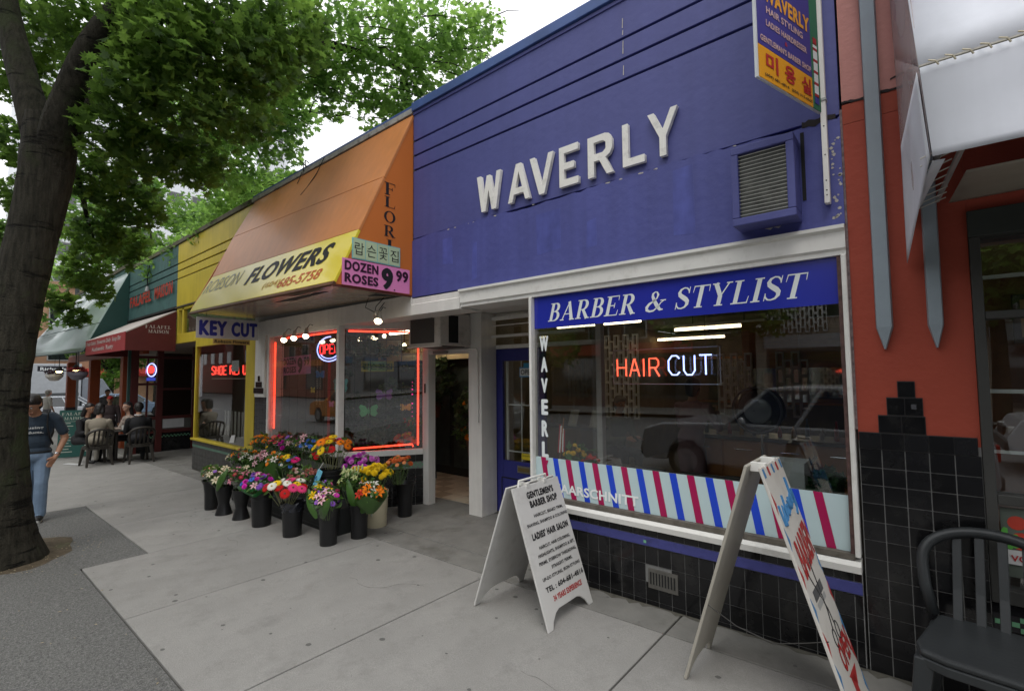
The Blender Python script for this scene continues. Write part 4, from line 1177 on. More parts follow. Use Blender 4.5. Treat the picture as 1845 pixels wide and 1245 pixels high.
# massed foliage standing inside the shop
for k, (x, y, z, r, n_, nm) in enumerate(((-7.6, 1.2, 1.0, .34, 300, 'leafy pot plants at the far left inside the flower window'), (-6.9, 1.5, 1.25, .32, 260, 'tall leafy plant in the middle of the flower window'), (-6.3, 1.0, .95, .30, 260, 'leafy plant behind the window mullion'),
        (*S(.35, .85, .45), .20, 160, 'low green plant inside the splayed window'), (-5.6, 2.2, 1.0, .4, 300, 'dark leafy plants seen through the shop doorway'), (-6.6, 2.2, 1.6, .4, 300, 'high leafy plants at the back of the flower shop'))):
    lm0, _, _ = leaf_mesh([(x, y, z, (r, r, r * 1.3))], [n_], .11, seed=70 + k)
    t = thing('pot_plant', nm, 'plant', (x, y, z - r * 1.6), 0, 'pot plants inside the flower shop')
    link('foliage', lm0, LG, t)['kind'] = 'stuff'
    link('pot', MB().lathe([(0, z - r * 1.6), (.10, z - r * 1.6), (.14, z - r * .9), (.12, z - r * .9)], (x, y, 0), 14), M('pot_brown', (.12, .05, .03), .7), t)
    if z - r * 1.6 > -.05: link('stand', MB().cyl((x, y, -.1), (x, y, z - r * 1.6), .05), char, t)
# potted displays deep in the shop
def petal_ring(n, r0, r1, w, z0=0, z1=.0, off=0.0):
    v, f = [], []
    for k in range(n):
        a = 2 * PI * (k + off) / n
        c, s = math.cos(a), math.sin(a)
        b = len(v)
        for (rr, ww, zz) in ((r0, w * .4, z0), (r0 + (r1 - r0) * .65, w, z0 + (z1 - z0) * .6), (r1, w * .35, z1)):
            v += [(rr * c - ww * s, rr * s + ww * c, zz), (rr * c + ww * s, rr * s - ww * c, zz)]
        f += [(b, b + 1, b + 3, b + 2), (b + 2, b + 3, b + 5, b + 4)]
    return v, f
FM = {}
def petal_mat(col):
    key = 'petal_%03d%03d%03d' % tuple(int(c * 255) for c in col)
    return M(key, col, .6, var=.10, vs=40, rnd=.12, spec=.08)
EYE_Y = M('flower_eye_yellow', (.35, .25, .03), .7, var=.2, vs=200); EYE_D = M('flower_eye_dark', (.06, .03, .02), .7)
def flower_me(kind, col, eye=0):
    key = (kind, col, eye)
    if key in FM: return FM[key]
    mb = MB()
    if kind == 'gerbera':
        v, f = petal_ring(18, .010, .050, .0065, .004, .0, 0); mb.add(v, f)
        v, f = petal_ring(18, .010, .044, .006, .008, .006, .5); mb.add(v, f)
        v, f = petal_ring(12, .006, .020, .004, .010, .010, .2); mb.add(v, f)
        mb.cur = 1; mb.lathe([(0, .014), (.009, .0125), (.012, .007)], n=10)
    elif kind == 'daisy':
        v, f = petal_ring(12, .006, .030, .006, .003, .004, 0); mb.add(v, f)
        v, f = petal_ring(10, .005, .024, .006, .006, .008, .5); mb.add(v, f)
        mb.cur = 1; mb.lathe([(0, .010), (.006, .009), (.008, .005)], n=8)
    elif kind == 'lily':
        for k in range(6):
            a = 2 * PI * k / 6
            c, s = math.cos(a), math.sin(a)
            q = [(.006, .004, 0), (.028, .013, .016), (.050, .009, .016), (.066, .001, .004)]
            vs = []
            for rr, ww, zz in q: vs += [(rr * c - ww * s, rr * s + ww * c, zz), (rr * c + ww * s, rr * s - ww * c, zz)]
            mb.add(vs, [(0, 1, 3, 2), (2, 3, 5, 4), (4, 5, 7, 6)])
        mb.cur = 1
        for k in range(4): mb.cyl((0, 0, 0), (.012 * math.cos(k * 1.6), .012 * math.sin(k * 1.6), .03), .0015, n=4)
    elif kind == 'mum':
        for L, (n, r, zt, w) in enumerate(((16, .046, .0, .006), (15, .041, .014, .006), (13, .032, .025, .006), (9, .021, .031, .005), (5, .010, .034, .004))):
            v, f = petal_ring(n, .004, r, w, .004 + L * .006, zt + .002, L * .37); mb.add(v, f)
        mb.cur = 1; mb.lathe([(0, .034), (.003, .033)], n=5)
    elif kind == 'rose':
        for L, (n, r, z1, w) in enumerate(((6, .030, .012, .014), (5, .024, .026, .014), (4, .016, .034, .011), (3, .008, .036, .007))):
            v, f = petal_ring(n, .006, r, w, .002 + L * .004, z1, L * .4); mb.add(v, f)
        mb.cur = 1; mb.lathe([(0, .03), (.004, .028)], n=5)
    me = mb.mesh(kind)
    me.materials.append(petal_mat(col)); me.materials.append(EYE_D if eye == 1 else EYE_Y if eye == 0 else petal_mat(col))
    me.polygons.foreach_set('material_index', mb.m)
    FM[key] = me
    return me

# ------------------------------------------------------------------ orange awning of the flower shop
OA = thing('orange_awning', 'large orange vinyl awning with a yellow lettered band above the flower stall', 'awning', (-6.6, -.5, 3.6))
UX = Vector((1, 0, 0)); UU = (Vector((0, 0, 4.77)) - Vector((0, -1.0, 2.62))).normalized(); UN = UX.cross(UU)
def ap(x, u, off=0.0): return Vector((x, -1.0, 2.62)) + UU * u + UN * off
TH = -.03
seamA, seamB = ap(-8.84, 1.608), ap(-4.42, 1.40)
link('upper_panel', MB().slab([ap(-8.84, 1.606), ap(-4.42, 1.398), ap(-4.42, 2.36), ap(-8.76, 2.36)], UN * TH), orange, OA, bevel=.004)
link('lower_panel', MB().slab([ap(-8.69, .765), ap(-4.42, .675), ap(-4.42, 1.392), ap(-8.838, 1.60)], UN * TH), orange, OA, bevel=.004)
link('yellow_band', MB().slab([ap(-8.80, .127), ap(-4.42, .03), ap(-4.42, .672), ap(-8.69, .762)], UN * TH), yellow_b, OA, bevel=.004)
link('bottom_hem', MB().slab([ap(-8.80, .09), ap(-4.42, -.008), ap(-4.42, .026), ap(-8.80, .123)], UN * TH), M('hem_brown', (.12, .05, .02), .6, var=.5, vs=12), OA)
link('side_panel', MB().slab([(-4.447, 0.0, 4.765), (-4.447, -.002, 2.615), (-4.447, -1.0, 2.62)], (.022, 0, 0)), orange_s, OA)
link('side_hem', MB().box(-4.448, -4.424, -1.0, -.01, 2.596, 2.614), M('hem_dark_red', (.13, .03, .02), .6), OA)
link('side_panel', MB().slab([(-8.79, -.001, 4.765), (-8.79, -.002, 2.72), (-8.79, -.94, 2.75)], (.022, 0, 0)), orange_s, OA)
link('underside', MB().slab([(-8.74, -.93, 2.715), (-4.45, -.985, 2.604), (-4.45, -.02, 2.634), (-8.74, -.02, 2.70)], (0, 0, .012)), M('liner_cream', (.30, .235, .17), .22, var=.12, vs=3, bump=.5, bs=3.5, spec=.6), OA)
link('underside_tear', MB().slab([(-5.9, -.90, 2.590), (-4.9, -.93, 2.585), (-4.75, -.86, 2.590), (-5.6, -.80, 2.593)], (0, 0, .006)), blackm, OA)
link('underside_tear', MB().slab([(-4.78, -.36, 2.606), (-4.60, -.38, 2.602), (-4.55, -.16, 2.606), (-4.66, -.20, 2.610)], (0, 0, .006)), blackm, OA)
text('FLOWERS', 2.20, .275, ap(-6.98, .345, .0), UX + UU * -.012, UU, ink, OA, bold=.045, shear=.30, depth=.003, each=True)
text('ROBSON', 1.42, .235, ap(-8.66, .43, .0), UX + UU * -.012, UU, M('faded_ink', (.27, .26, .13), .5, var=.5, vs=16), OA, bold=.0, shear=.30, depth=.003, each=True)
redt = M('phone_red', (.50, .09, .01), .5, var=0)
text('(604)', .46, .11, ap(-6.24, .165, .0), UX + UU * -.02, UU, M('phone_faded', (.55, .30, .03), .5), OA, bold=.01, shear=.25, depth=.003)
text('685-5758', 1.0, .14, ap(-5.79, .13, .0), UX + UU * -.02, UU, redt, OA, bold=.02, shear=.25, depth=.003, each=True)
sy = Vector((0, 1, 0)); XS_ = -4.4245
for c, z1, z0, w in (('F', 3.84, 3.70, .14), ('L', 3.68, 3.56, .14), ('O', 3.52, 3.39, .15), ('R', 3.355, 3.225, .15), ('I', 3.20, 3.125, .085)):
    text(c, w, z1 - z0, (XS_ + .001, -.325 - w / 2, z0), sy, (0, 0, 1), ink, OA, depth=.001, serif=True)
# side boards
ks = thing('korean_sign', 'pale green Korean lettered sign on the side of the orange awning', 'sign', (-4.42, -.5, 3.0))
link('card', MB().box(-4.424, -4.412, -.79, -.19, 2.908, 3.128), M('card_aqua', (.22, .50, .52), .5), ks)
for k, c in enumerate('랍슨꽃집'):
    y0 = -.78 + k * .147
    link('letter_card', MB().box(-4.4115, -4.409, y0, y0 + .138, 2.918, 3.118), M('card_mint', (.48, .58, .36), .5), ks)
    text(c, .11, .13, (-4.4085, y0 + .014, 2.955), sy, (0, 0, 1), ink, ks, bold=.0, depth=.0008)
pl = placard((-4.4085, -.905, 2.622), (0, 1, 0), (0, 0, 1), .845, .275, 'big pink DOZEN ROSES 9.99 sign on the side of the orange awning', M('pink_board', (.78, .25, .50), .45, var=.03))
# KEY CUT sign
kc = thing('key_cut_sign', 'white KEY CUT board with blue letters hanging under the awning end', 'sign', (-8.5, -.47, 2.5))
KX = -8.50
link('board', MB().box(KX - .02, KX, -.935, -.024, 2.31, 2.635), M('sign_white_board', (.70, .68, .68), .5, dirt=(.42, .40, .39), dirt_amt=.3), kc)
text('KEY', .40, .24, (KX + .0015, -.90, 2.352), sy, (0, 0, 1), inkblue, kc, bold=.07, depth=.001, each=True)
text('CUT', .40, .24, (KX + .0015, -.44, 2.352), sy, (0, 0, 1), inkblue, kc, bold=.07, depth=.001, each=True)
link('hanger', MB().cyl((KX - .01, -.8, 2.635), (KX - .01, -.8, 2.705), .004), blackm, kc)
link('hanger', MB().cyl((KX - .01, -.2, 2.635), (KX - .01, -.2, 2.69), .004), blackm, kc)
rs = thing('small_sign', 'little yellow and orange shop name strip below the KEY CUT board', 'sign', (KX, -.4, 2.28))
link('board', MB().box(KX - .018, KX, -.70, -.15, 2.225, 2.305), M('strip_tan', (.60, .40, .12), .5, var=.2, vs=3), rs)
text('Robson', .24, .05, (KX + .0015, -.68, 2.242), sy, (0, 0, 1), ink, rs, bold=.025, depth=.001); text('Flowers', .24, .05, (KX + .0015, -.41, 2.242), sy, (0, 0, 1), ink, rs, bold=.025, depth=.001)

# AC box over the flower shop door
AC = thing('air_conditioner', 'boxy grey air conditioner with dark screens above the flower shop doorway', 'air conditioner', (-4.7, .6, 2.3))
acw = M('ac_beige', (.56, .52, .48), .5, var=.08, dirt=(.2, .17, .14), dirt_amt=.4, dirt_s=8)
link('cabinet', MB().box(-5.03, -4.43, .42, .94, 2.065, 2.475), acw, AC, bevel=.012)
link('front_screen', MB().box(-4.99, -4.535, .412, .419, 2.10, 2.44), M('ac_screen', (.055, .052, .05), .6, var=.15), AC)
link('side_screen', MB().box(-4.429, -4.424, .56, .72, 2.10, 2.44), blackm, AC)
link('front_lip', MB().box(-5.04, -4.425, .40, .45, 2.045, 2.07), acw, AC)
link('bracket', MB().box(-5.0, -4.5, .45, .90, 2.052, 2.062), M('bracket_dark', (.09, .085, .08), .5), AC)

# spotlights
bulb = M('bulb_warm', (1.0, .80, .55), emit=10)
def spot(p, aim, label, r=.05, group='spotlights over the flower shop window', glow=bulb):
    p = Vector(p); d = Vector(aim).normalized()
    t = thing('spotlight', label, 'spotlight', p, 0, group)
    link('holder', MB().tube([p - d * .10, p - d * .04, p], [.022, .030, r * .85], 12), M('lamp_holder', (.42, .38, .30), .4, metal=.3), t)
    link('bulb', MB().tube([p, p + d * .02, p + d * .045], [r * .85, r, r * .55], 12), glow, t)
    link('bracket', MB().tube([p - d * .10, p - d * .12 + Vector((0, .04, .04)), p + Vector((0, .10, .14))], .006, n=5), char, t)
for k, (x, z, nm) in enumerate(((-7.02, 2.24, 'leftmost of the three bright lamps outside the flower window'), (-6.72, 2.25, 'middle of the three bright lamps outside the flower window'), (-6.38, 2.26, 'rightmost of the three bright lamps outside the flower window'))):
    spot((x, -.27, z), (.2, -.25, -1), nm, .042)
spot((-4.66, -.30, 2.33), (.15, -.3, -1), 'lit flood lamp hanging below the awning corner', .045)
spot((-4.80, -.22, 2.42), (.9, -.3, .1), 'unlit pale lamp turned sideways beside the lit awning corner lamp', .04, None, M('bulb_unlit', (.6, .57, .5), .3))
mb = MB().tube([(-4.86, -.3, 2.60), (-4.95, -.28, 2.50), (-4.85, -.22, 2.44), (-4.78, -.25, 2.5), (-4.70, -.2, 2.60)], .005, n=5)
tag(link('cable', mb, blackm), 'loose looped cable above the awning corner lamps', 'cable')
for k, (x, y, z) in enumerate(((-6.75, .8, 2.27), (-6.4, .8, 2.28), (-6.1, .8, 2.29), (-5.75, .9, 2.14))):
    t = thing('spotlight', ('small lit bulb behind the pane, left of three', 'small lit bulb behind the pane, middle of three', 'small lit bulb behind the pane, nearest the OPEN neon', 'single warm bulb behind the splayed pane')[k], 'spotlight', (x, y, z), 0, 'bulbs inside the flower window')
    link('bulb', MB().ell((x, y, z), .032, 10, 8), M('bulb_small', (1, .8, .5), emit=6), t); link('stem', MB().cyl((x, y, z + .03), (x, y, 2.55), .006), char, t)

# ------------------------------------------------------------------ key cut shop
KS = thing('key_cutting_shop', 'yellow fronted key and shoe repair shop between flower shop and falafel restaurant', 'shop building', (-10.7, 0, 0))
def kpart(name, mb, mat, parent=KS, **k): return link(name, mb, mat, parent, **k)
kpart('backing_wall', MB().box(-12.93, -8.765, .035, .3, 3.30, 4.75), M('groove_brown', (.06, .045, .02), .8))
for a, b in ((3.30, 3.93), (3.955, 4.11), (4.14, 4.28), (4.31, 4.745)):
    kpart('wall_board', MB().box(-12.925, -8.765, 0, .034, a, b), yellow, bevel=.004)
kpart('roof_cap', MB().box(-12.93, -8.9, -.03, .34, 4.75, 4.84), M('cap_mossy', (.10, .09, .06), .9, var=.4, vs=12, dirt=(.10, .12, .04), dirt_amt=.8, dirt_s=6), bevel=.004)
kpart('roof_deck', MB().box(-12.93, -8.77, .345, 8, 4.5, 4.6), dimwall)
kpart('drip_strip', MB().box(-12.93, -8.765, -.03, .30, 3.262, 3.296), M('drip_dark', (.05, .04, .03), .7))
kpart('transom_frame', MB().box(-12.90, -8.765, -.01, .06, 2.46, 2.62).box(-12.86, -12.74, -.01, .06, 2.62, 3.26).box(-12.50, -12.40, -.008, .06, 2.62, 3.26).box(-12.74, -8.765, -.008, .06, 3.20, 3.26).box(-12.74, -8.77, -.006, .06, 2.62, 2.67), yellow, bevel=.005)
kpart('transom_pane', MB().box(-12.40, -8.78, .03, .036, 2.67, 3.20), pane)
kpart('transom_back', MB().box(-12.40, -8.78, .10, .12, 2.67, 3.20), M('blind_grey', (.14, .125, .11), .8))
kpart('window_frame', MB().box(-9.0, -8.63, -.012, .08, .46, 2.459).box(-9.0 - 2.56, -11.50, -.012, .08, .46, 2.459).box(-11.5, -9.0, -.012, .08, 2.33, 2.459), yellow, bevel=.005)
kpart('window_sill', MB().box(-11.6, -8.96, -.05, .09, .42, .4595), yellow, bevel=.005)
kpart('window_pane', MB().box(-11.50, -9.0, .02, .026, .46, 2.33), pane)
kpart('stall_riser', MB().box(-11.6, -8.96, .0, .09, G(-11) - .1, .4195), M('grey_tile', (.055, .055, .052), .5, var=.3, vs=9), bevel=.004)
kpart('stall_riser_course', MB().box(-11.6, -8.96, -.006, -.0005, .28, .325), M('green_course', (.10, .19, .14), .5, var=.2))
for r in range(6):
    for k in range(17):
        if r == 1: continue
        if ('g' not in tile_me):
            tile_me['g'] = MB().box(-.073, .073, -.004, .004, -.044, .044).mesh('tile'); tile_me['g'].materials.append(M('grey_tile', (.055, .055, .052), .5))
        inst('tile', tile_me['g'], KS, Vector((-11.52 + k * .152, -.004, .372 - r * .096)) - KS.location)
kpart('side_wall', MB().box(-11.6, -11.52, .0905, 2.6, -.3, 2.455), M('ks_side', (.10, .09, .07), .7))
kpart('interior_wall', MB().box(-11.515, -8.66, 2.2, 2.3, -.2, 2.6), M('ks_back', (.16, .13, .11), .8, var=.3))
kpart('interior_floor', MB().box(-11.5, -8.66, .095, 2.2, -.2, -.12), dimwall)
kpart('interior_ceiling', MB().box(-11.5, -8.66, .095, 2.2, 2.62, 2.68), dimwall)
kpart('entry_ceiling', MB().box(-12.9, -11.62, .07, 2.6, 2.62, 2.66), dimwall)
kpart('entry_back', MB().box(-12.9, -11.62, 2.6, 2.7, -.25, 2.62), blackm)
NS = thing('neon_sign', 'red SHOE RENU neon sign in the yellow framed window', 'neon sign', (-10.2, .2, 1.85))
neon_text('SHOE RENU', 1.75, .17, (-11.38, .25, 1.75), M('neon_shoe', (1.0, .06, .04), emit=2.2), NS, r=.014)
link('rail', MB().box(-11.38, -9.6, .25, .262, 1.66, 1.675), M('rail_pale', (.4, .38, .3), .5), NS)
tag(link('paper_notice', MB().box(-9.75, -9.42, .034, .036, 1.80, 2.0), M('paper', (.55, .55, .55), .7)), 'blank white paper taped in the yellow framed window', 'notice')
tag(link('paper_notice', MB().slab([(-9.72, .012, .50), (-9.50, .012, .52), (-9.46, .012, .66), (-9.62, .012, .64)], (0, .003, 0)), M('paper', (.55, .55, .55), .7)), 'torn white paper at the bottom corner of the yellow framed window', 'notice')
bl = thing('vertical_blind', 'pale vertical blind in the lower part of the key cutting window', 'blind', (-10, .5, 1))
for k in range(24): link('slat', MB().box(-11.2 + k * .09, -11.13 + k * .09, .45 + .02 * (k % 2), .453 + .02 * (k % 2), .5, 1.0), M('blind_slat', (.25, .24, .22), .7, rnd=.2), bl)

# ------------------------------------------------------------------ falafel restaurant
FR = thing('falafel_restaurant', 'teal boarded falafel restaurant with red letters and orange corner posts', 'shop building', (-15, 0, 0))
def rpart(name, mb, mat, parent=FR, **k): return link(name, mb, mat, parent, **k)
rpart('backing_wall', MB().box(-17.4, -12.935, .035, .3, 3.32, 4.75), blackm)
for a, b in ((3.32, 3.93), (3.955, 4.11), (4.14, 4.28), (4.31, 4.745)):
    rpart('wall_board', MB().box(-17.4, -12.935, 0, .034, a, b), teal, bevel=.004)
rpart('roof_cap', MB().box(-17.4, -12.935, -.03, .34, 4.75, 4.84), MATS['cap_mossy'], bevel=.004)
rpart('parapet', MB().box(-26.6, -17.41, .0, .3, 3.2, 4.9), teal)
rpart('roof_cap', MB().box(-26.6, -17.41, -.03, .34, 4.90, 5.0), MATS['cap_mossy'])
rpart('roof_deck', MB().box(-26.6, -12.94, .345, 8, 4.5, 4.6), dimwall)
rpart('drip_strip', MB().box(-17.2, -12.935, -.03, .03, 3.27, 3.315), blackm)
redl = M('red_letter', (.40, .03, .02), .5)
def sol(s, w, h, org):
    text(s, w, h, org, (1, 0, 0), (0, 0, 1), redl, FR, bold=.04, depth=.002, each=True)
sol('FALAFEL', 2.05, .29, (-16.87, -.04, 3.64)); sol('MAISON', 1.42, .31, (-14.54, -.04, 3.635))
rpart('wall_lamp', MB().tube([(-15.15, -.02, 4.6), (-15.15, -.06, 4.3), (-15.15, -.05, 4.05)], .012, n=6), blackm)
rpart('lamp_head', MB().cyl((-15.15, -.05, 4.05), (-15.15, -.06, 3.92), .03, .05), M('lamp_head', (.3, .3, .3), .4))
rpart('ceiling', MB().box(-26.4, -12.95, .01, 6.5, 2.55, 2.6), M('porch_ceiling', (.36, .29, .24), .7))
rpart('fascia', MB().box(-26.4, -15.5, -.01, .12, 2.33, 2.549), M('orange_wood', (.30, .065, .02), .5, var=.15, streak=.1))
ow = MATS['orange_wood']
for x in (-26.3, -21.93, -17.5): rpart('post', MB().box(x - .16, x + .16, -.05, .22, G(x) - .05, 2.33), ow, bevel=.01)
for x in (-26.3, -21.93): rpart('post_foot', MB().box(x - .17, x + .17, -.06, .23, G(x) - .04, .55), M('post_foot', (.03, .025, .03), .5))
PX = -15.5
for (a, b) in ((-.26, -.10), (.30, .44), (1.12, 1.28)):
    rpart('mullion', MB().box(PX - .04, PX + .06, a, b, G(PX) - .05, 2.54), darkred, bevel=.008)
rpart('corner_trim', MB().box(PX - .05, PX + .03, -.32, -.262, G(PX) - .05, 2.54), M('teal_trim', (.03, .08, .07), .5))
rpart('transom', MB().box(PX - .03, PX + .04, -.10, 2.5, 2.20, 2.27).box(PX - .03, PX + .04, -.10, .30, 1.50, 1.56).box(PX - .03, PX + .04, .44, 2.5, 1.36, 1.42).box(PX - .03, PX + .04, -.10, 2.5, .60, .68).box(PX - .03, PX + .045, -.10, 2.5, .24, .33), darkred)
rpart('mullion', MB().box(PX - .02, PX + .03, .08, .12, .68, 2.20), darkred)
rpart('window_pane', MB().box(PX, PX + .006, -.10, 2.5, .68, 2.20), pane)
rpart('panel', MB().box(PX - .01, PX + .02, -.10, 2.5, .33, .60), M('panel_grey', (.10, .10, .09), .5))
rpart('tile_base', MB().box(PX - .02, PX + .02, -.26, 2.5, G(PX) - .05, .24), blacktile)
ckm = MB()
for k in range(60):
    for r in range(2):
        if (k + r) % 2 == 0: ckm.box(PX + .021, PX + .024, -.2 + k * .04, -.165 + k * .04, .12 + r * .03, .148 + r * .03)
o = rpart('checker_trim', ckm, MATS['pale_green']); o['kind'] = 'stuff'
rpart('menu_paper', MB().box(PX + .021, PX + .026, .46, .95, .36, .60), M('paper', (.55, .55, .55), .7))
rpart('menu_paper', MB().box(PX + .041, PX + .046, 1.3, 1.7, 1.20, 1.34), M('paper', (.55, .55, .55), .7))
rpart('interior_wall', MB().box(-20.5, -20.4, 1.5, 6, -.3, 2.55), M('fr_dark', (.06, .03, .025), .7)); rpart('back_wall', MB().box(-20, -11.7, 5.5, 5.6, -.3, 2.55), M('fr_dark', (.06, .03, .025), .7))
fo = thing('neon_sign', 'small red and blue oval neon sign in the falafel restaurant window', 'neon sign', (PX + .06, .2, 1.9))
rg_ = [(PX + .07, .17 + .10 * math.cos(a), 1.90 + .17 * math.sin(a)) for a in [2 * PI * k / 20 for k in range(21)]]
link('blue_ring', MB().tube(rg_, .010, n=6), nb, fo)
link('red_glow_panel', MB().ell((PX + .06, .15, 1.91), (.01, .09, .10), 10, 8), M('neon_panel', (1.0, .05, .04), emit=1.8), fo)
link('blue_strip', MB().box(PX + .05, PX + .06, .07, .26, 1.62, 1.70), M('neon_dim_blue', (.05, .08, .5), emit=.6), fo)
# dark red awning
RA = thing('red_awning', 'dark red falafel restaurant awning with white serif lettering on its side', 'awning', (-14.8, -.5, 2.7))
ra = M('red_canvas', (.10, .014, .013), .6, var=.1); rat = M('red_canvas_pale', (.40, .35, .32), .5, var=.12, streak=.1); rav = M('red_valance', (.33, .04, .045), .5, var=.08)  # the slope is coloured paler and greyer than valance and side
link('canopy_slope', MB().slab([(-16.9, -.94, 2.68), (-12.80, -.94, 2.68), (-12.80, -.04, 3.21), (-16.9, -.04, 3.21)], (0, .01, -.02)), rat, RA)
link('valance', MB().slab([(-16.9, -.945, 2.30), (-12.80, -.945, 2.285), (-12.80, -.945, 2.68), (-16.9, -.945, 2.68)], (0, .012, 0)), rav, RA)
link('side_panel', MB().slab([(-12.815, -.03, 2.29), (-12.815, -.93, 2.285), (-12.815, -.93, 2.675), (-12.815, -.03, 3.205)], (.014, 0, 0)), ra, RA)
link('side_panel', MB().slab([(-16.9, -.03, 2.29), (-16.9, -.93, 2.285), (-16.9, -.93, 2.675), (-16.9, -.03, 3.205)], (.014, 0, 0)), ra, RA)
wt = M('awning_letter', (.50, .44, .42), .6, var=0)
text('FALAFEL', .47, .075, (-12.7995, -.60, 2.775), sy, (0, 0, 1), wt, RA, serif=True, depth=.001)
text('MAISON', .38, .075, (-12.7995, -.545, 2.675), sy, (0, 0, 1), wt, RA, serif=True, depth=.001)
text('Fresh Salads  Shawarma Daily  Soup Etc', 3.6, .13, (-16.75, -.947, 2.50), (1, 0, 0), (0, 0, 1), wt, RA, bold=.02, depth=.001, shear=.2)
text('Authentic Tasty', 2.3, .13, (-16.1, -.947, 2.34), (1, 0, 0), (0, 0, 1), wt, RA, bold=.02, depth=.001, shear=.2)
# green awning
GA = thing('green_awning', 'glossy green awning on the restaurant corner with pale lit slope and dark green side', 'awning', (-21, -.6, 3.5))
gm_ = M('green_vinyl_lit', (.26, .34, .32), .32, var=.10, vs=1.2, bump=.6, bs=2.2, coat=.4, spec=.6); gms = M('green_side', (.012, .05, .042), .5)  # white light on the slope is put into its pale colour; side stays dark
c1 = cloth((-27.2, -1.35, 2.52), (-17.2, -.95, 2.42), (-17.2, -.02, 4.72), (-24.6, -.02, 4.88), nu=40, nv=16, amp=.07, seed=2)
o = link('canopy_slope', c1, gm_, GA, smooth=True); md = o.modifiers.new('solid', 'SOLIDIFY'); md.thickness = .01
link('side_panel', MB().slab([(-17.19, -.01, 4.72), (-17.19, -.01, 2.42), (-17.19, -.95, 2.42)], (.014, 0, 0)), gms, GA)
link('seam', MB().cyl((-26.0, -.93, 3.32), (-17.2, -.63, 3.22), .012, n=5), gms, GA)
link('front_edge', MB().cyl((-27.2, -1.355, 2.515), (-17.2, -.955, 2.415), .02, n=6), gms, GA)
# hanging baskets and lamps on the porch
for k, (x, z, nm) in enumerate(((-21.2, 1.79, 'white hanging basket with dark flowers left of the first orange post'), (-17.3, 1.82, 'grey hanging basket with red flowers between the orange posts'))):
    t = thing('hanging_basket', nm, 'hanging basket', (x, -1.02, z), 0, 'hanging baskets on the falafel porch')
    link('bowl', MB().lathe([(0, -.17), (.11, -.155), (.21, -.035), (.22, .05), (.20, .05)], (0, 0, 0), 16), M('basket_white' if k == 0 else 'basket_grey', (.6, .58, .56) if k == 0 else (.22, .20, .24), .5), t, local=True)
    lm, _, _ = leaf_mesh([(0, 0, .10, (.24, .24, .11))], [120], .08, seed=20 + k)
    link('plant', lm, M('basket_plant' + str(k), (.05, .012, .02) if k == 0 else (.25, .03, .03), .6, var=.5, vs=9), t, local=True)
    link('chain', MB().cyl((0, 0, .1), (0, 0, 2.43 - z), .005), blackm, t, local=True)
for k, (x, nm) in enumerate(((-20.5, 'warm lit porch lamp left of the first orange post'), (-17.75, 'warm lit porch lamp right of the first orange post'))):
    t = thing('porch_lamp', nm, 'lamp', (x, -1.0, 1.93), 0, 'porch lamps under the green awning')
    link('shade', MB().lathe([(.02, .15), (.12, .02), (.13, 0), (.11, 0)], (0, 0, 0), 14), blackm, t, local=True)
    link('bulb', MB().ell((0, 0, -.015), (.075, .075, .045), 10, 8), M('lamp_glow', (1.0, .75, .35), emit=8), t, local=True)
    link('stem', MB().cyl((0, 0, .15), (0, 0, .47), .01), blackm, t, local=True)
# ------------------------------------------------------------------ flower stall
def bucket(x, y, kind, label, h=.38, r=.115, mat=black, bag=False, z0=None):
    z = G(x) if z0 is None else z0
    t = thing('flower_bucket', label, 'bucket', (x, y, z), 0, 'buckets of the flower stall')
    if kind == 'flare':
        pr = [(0, .002), (r * .72, .0), (r * .74, .02), (r * .78, h * .55), (r * .92, h * .86), (r * 1.12, h), (r * 1.06, h), (r * .86, h * .85), (r * .7, h * .5), (0, .04)]
    elif kind == 'waist':
        pr = [(0, .002), (r * .98, 0), (r * .95, .015), (r * .62, h * .38), (r * .70, h * .5), (r * .95, h * .8), (r * 1.05, h), (r * .98, h), (r * .85, h * .8), (r * .5, h * .4), (0, h * .38)]
    else:
        pr = [(0, .002), (r * .86, 0), (r * .88, .02), (r, h * .92), (r * 1.04, h * .93), (r * 1.04, h), (r * .97, h), (r * .9, .06), (0, .05)]
    link('bucket_wall', MB().lathe(pr, (0, 0, 0), 24), mat, t, smooth=True, local=True).modifiers.new('e', 'EDGE_SPLIT').split_angle = .7
    if kind == 'pail':
        link('rim_ring', MB().lathe([(r * 1.0, h * .80), (r * 1.03, h * .81), (r * 1.03, h * .83), (r, h * .84)], (0, 0, 0), 24), mat, t, local=True)
    if bag:
        mb = MB(); n = 36; vs = []
        for j in range(7):
            for k in range(n):
                a = 2 * PI * k / n
                rr = r * (1.08 + .08 * math.sin(a * 7 + j) + .05 * math.sin(a * 13 + j * 2)) * (1.04 - .02 * j)
                vs.append((rr * math.cos(a), rr * math.sin(a), h * (1.02 - j * .045) + .012 * math.sin(a * 5 + j)))
        mb.add(vs, [(j * n + k, j * n + (k + 1) % n, (j + 1) * n + (k + 1) % n, (j + 1) * n + k) for j in range(6) for k in range(n)])
        link('bin_liner', mb, M('bin_liner', (.02, .022, .03), .2, var=.3, spec=.7), t, local=True, smooth=True)
    return t
stem_m = M('stem_green', (.10, .16, .05), .6, var=.2, vs=20)
stem_p = M('stem_pale', (.26, .27, .13), .6, var=.2, vs=20)
lf_m = leaf_mat('stall_leaf', (.035, .09, .018), (.10, .20, .04), .25)
wrapg = M('wrap_green', (.025, .24, .055), .35, var=.08, coat=.4)
leafy = M('wrap_leaf', (.05, .12, .022), .4, var=.15, vs=15, coat=.2, alpha=.96)
cello = glass_mat('cellophane', (.93, .94, .92), 1.45, .12)
def V3(*a): return Vector(a)
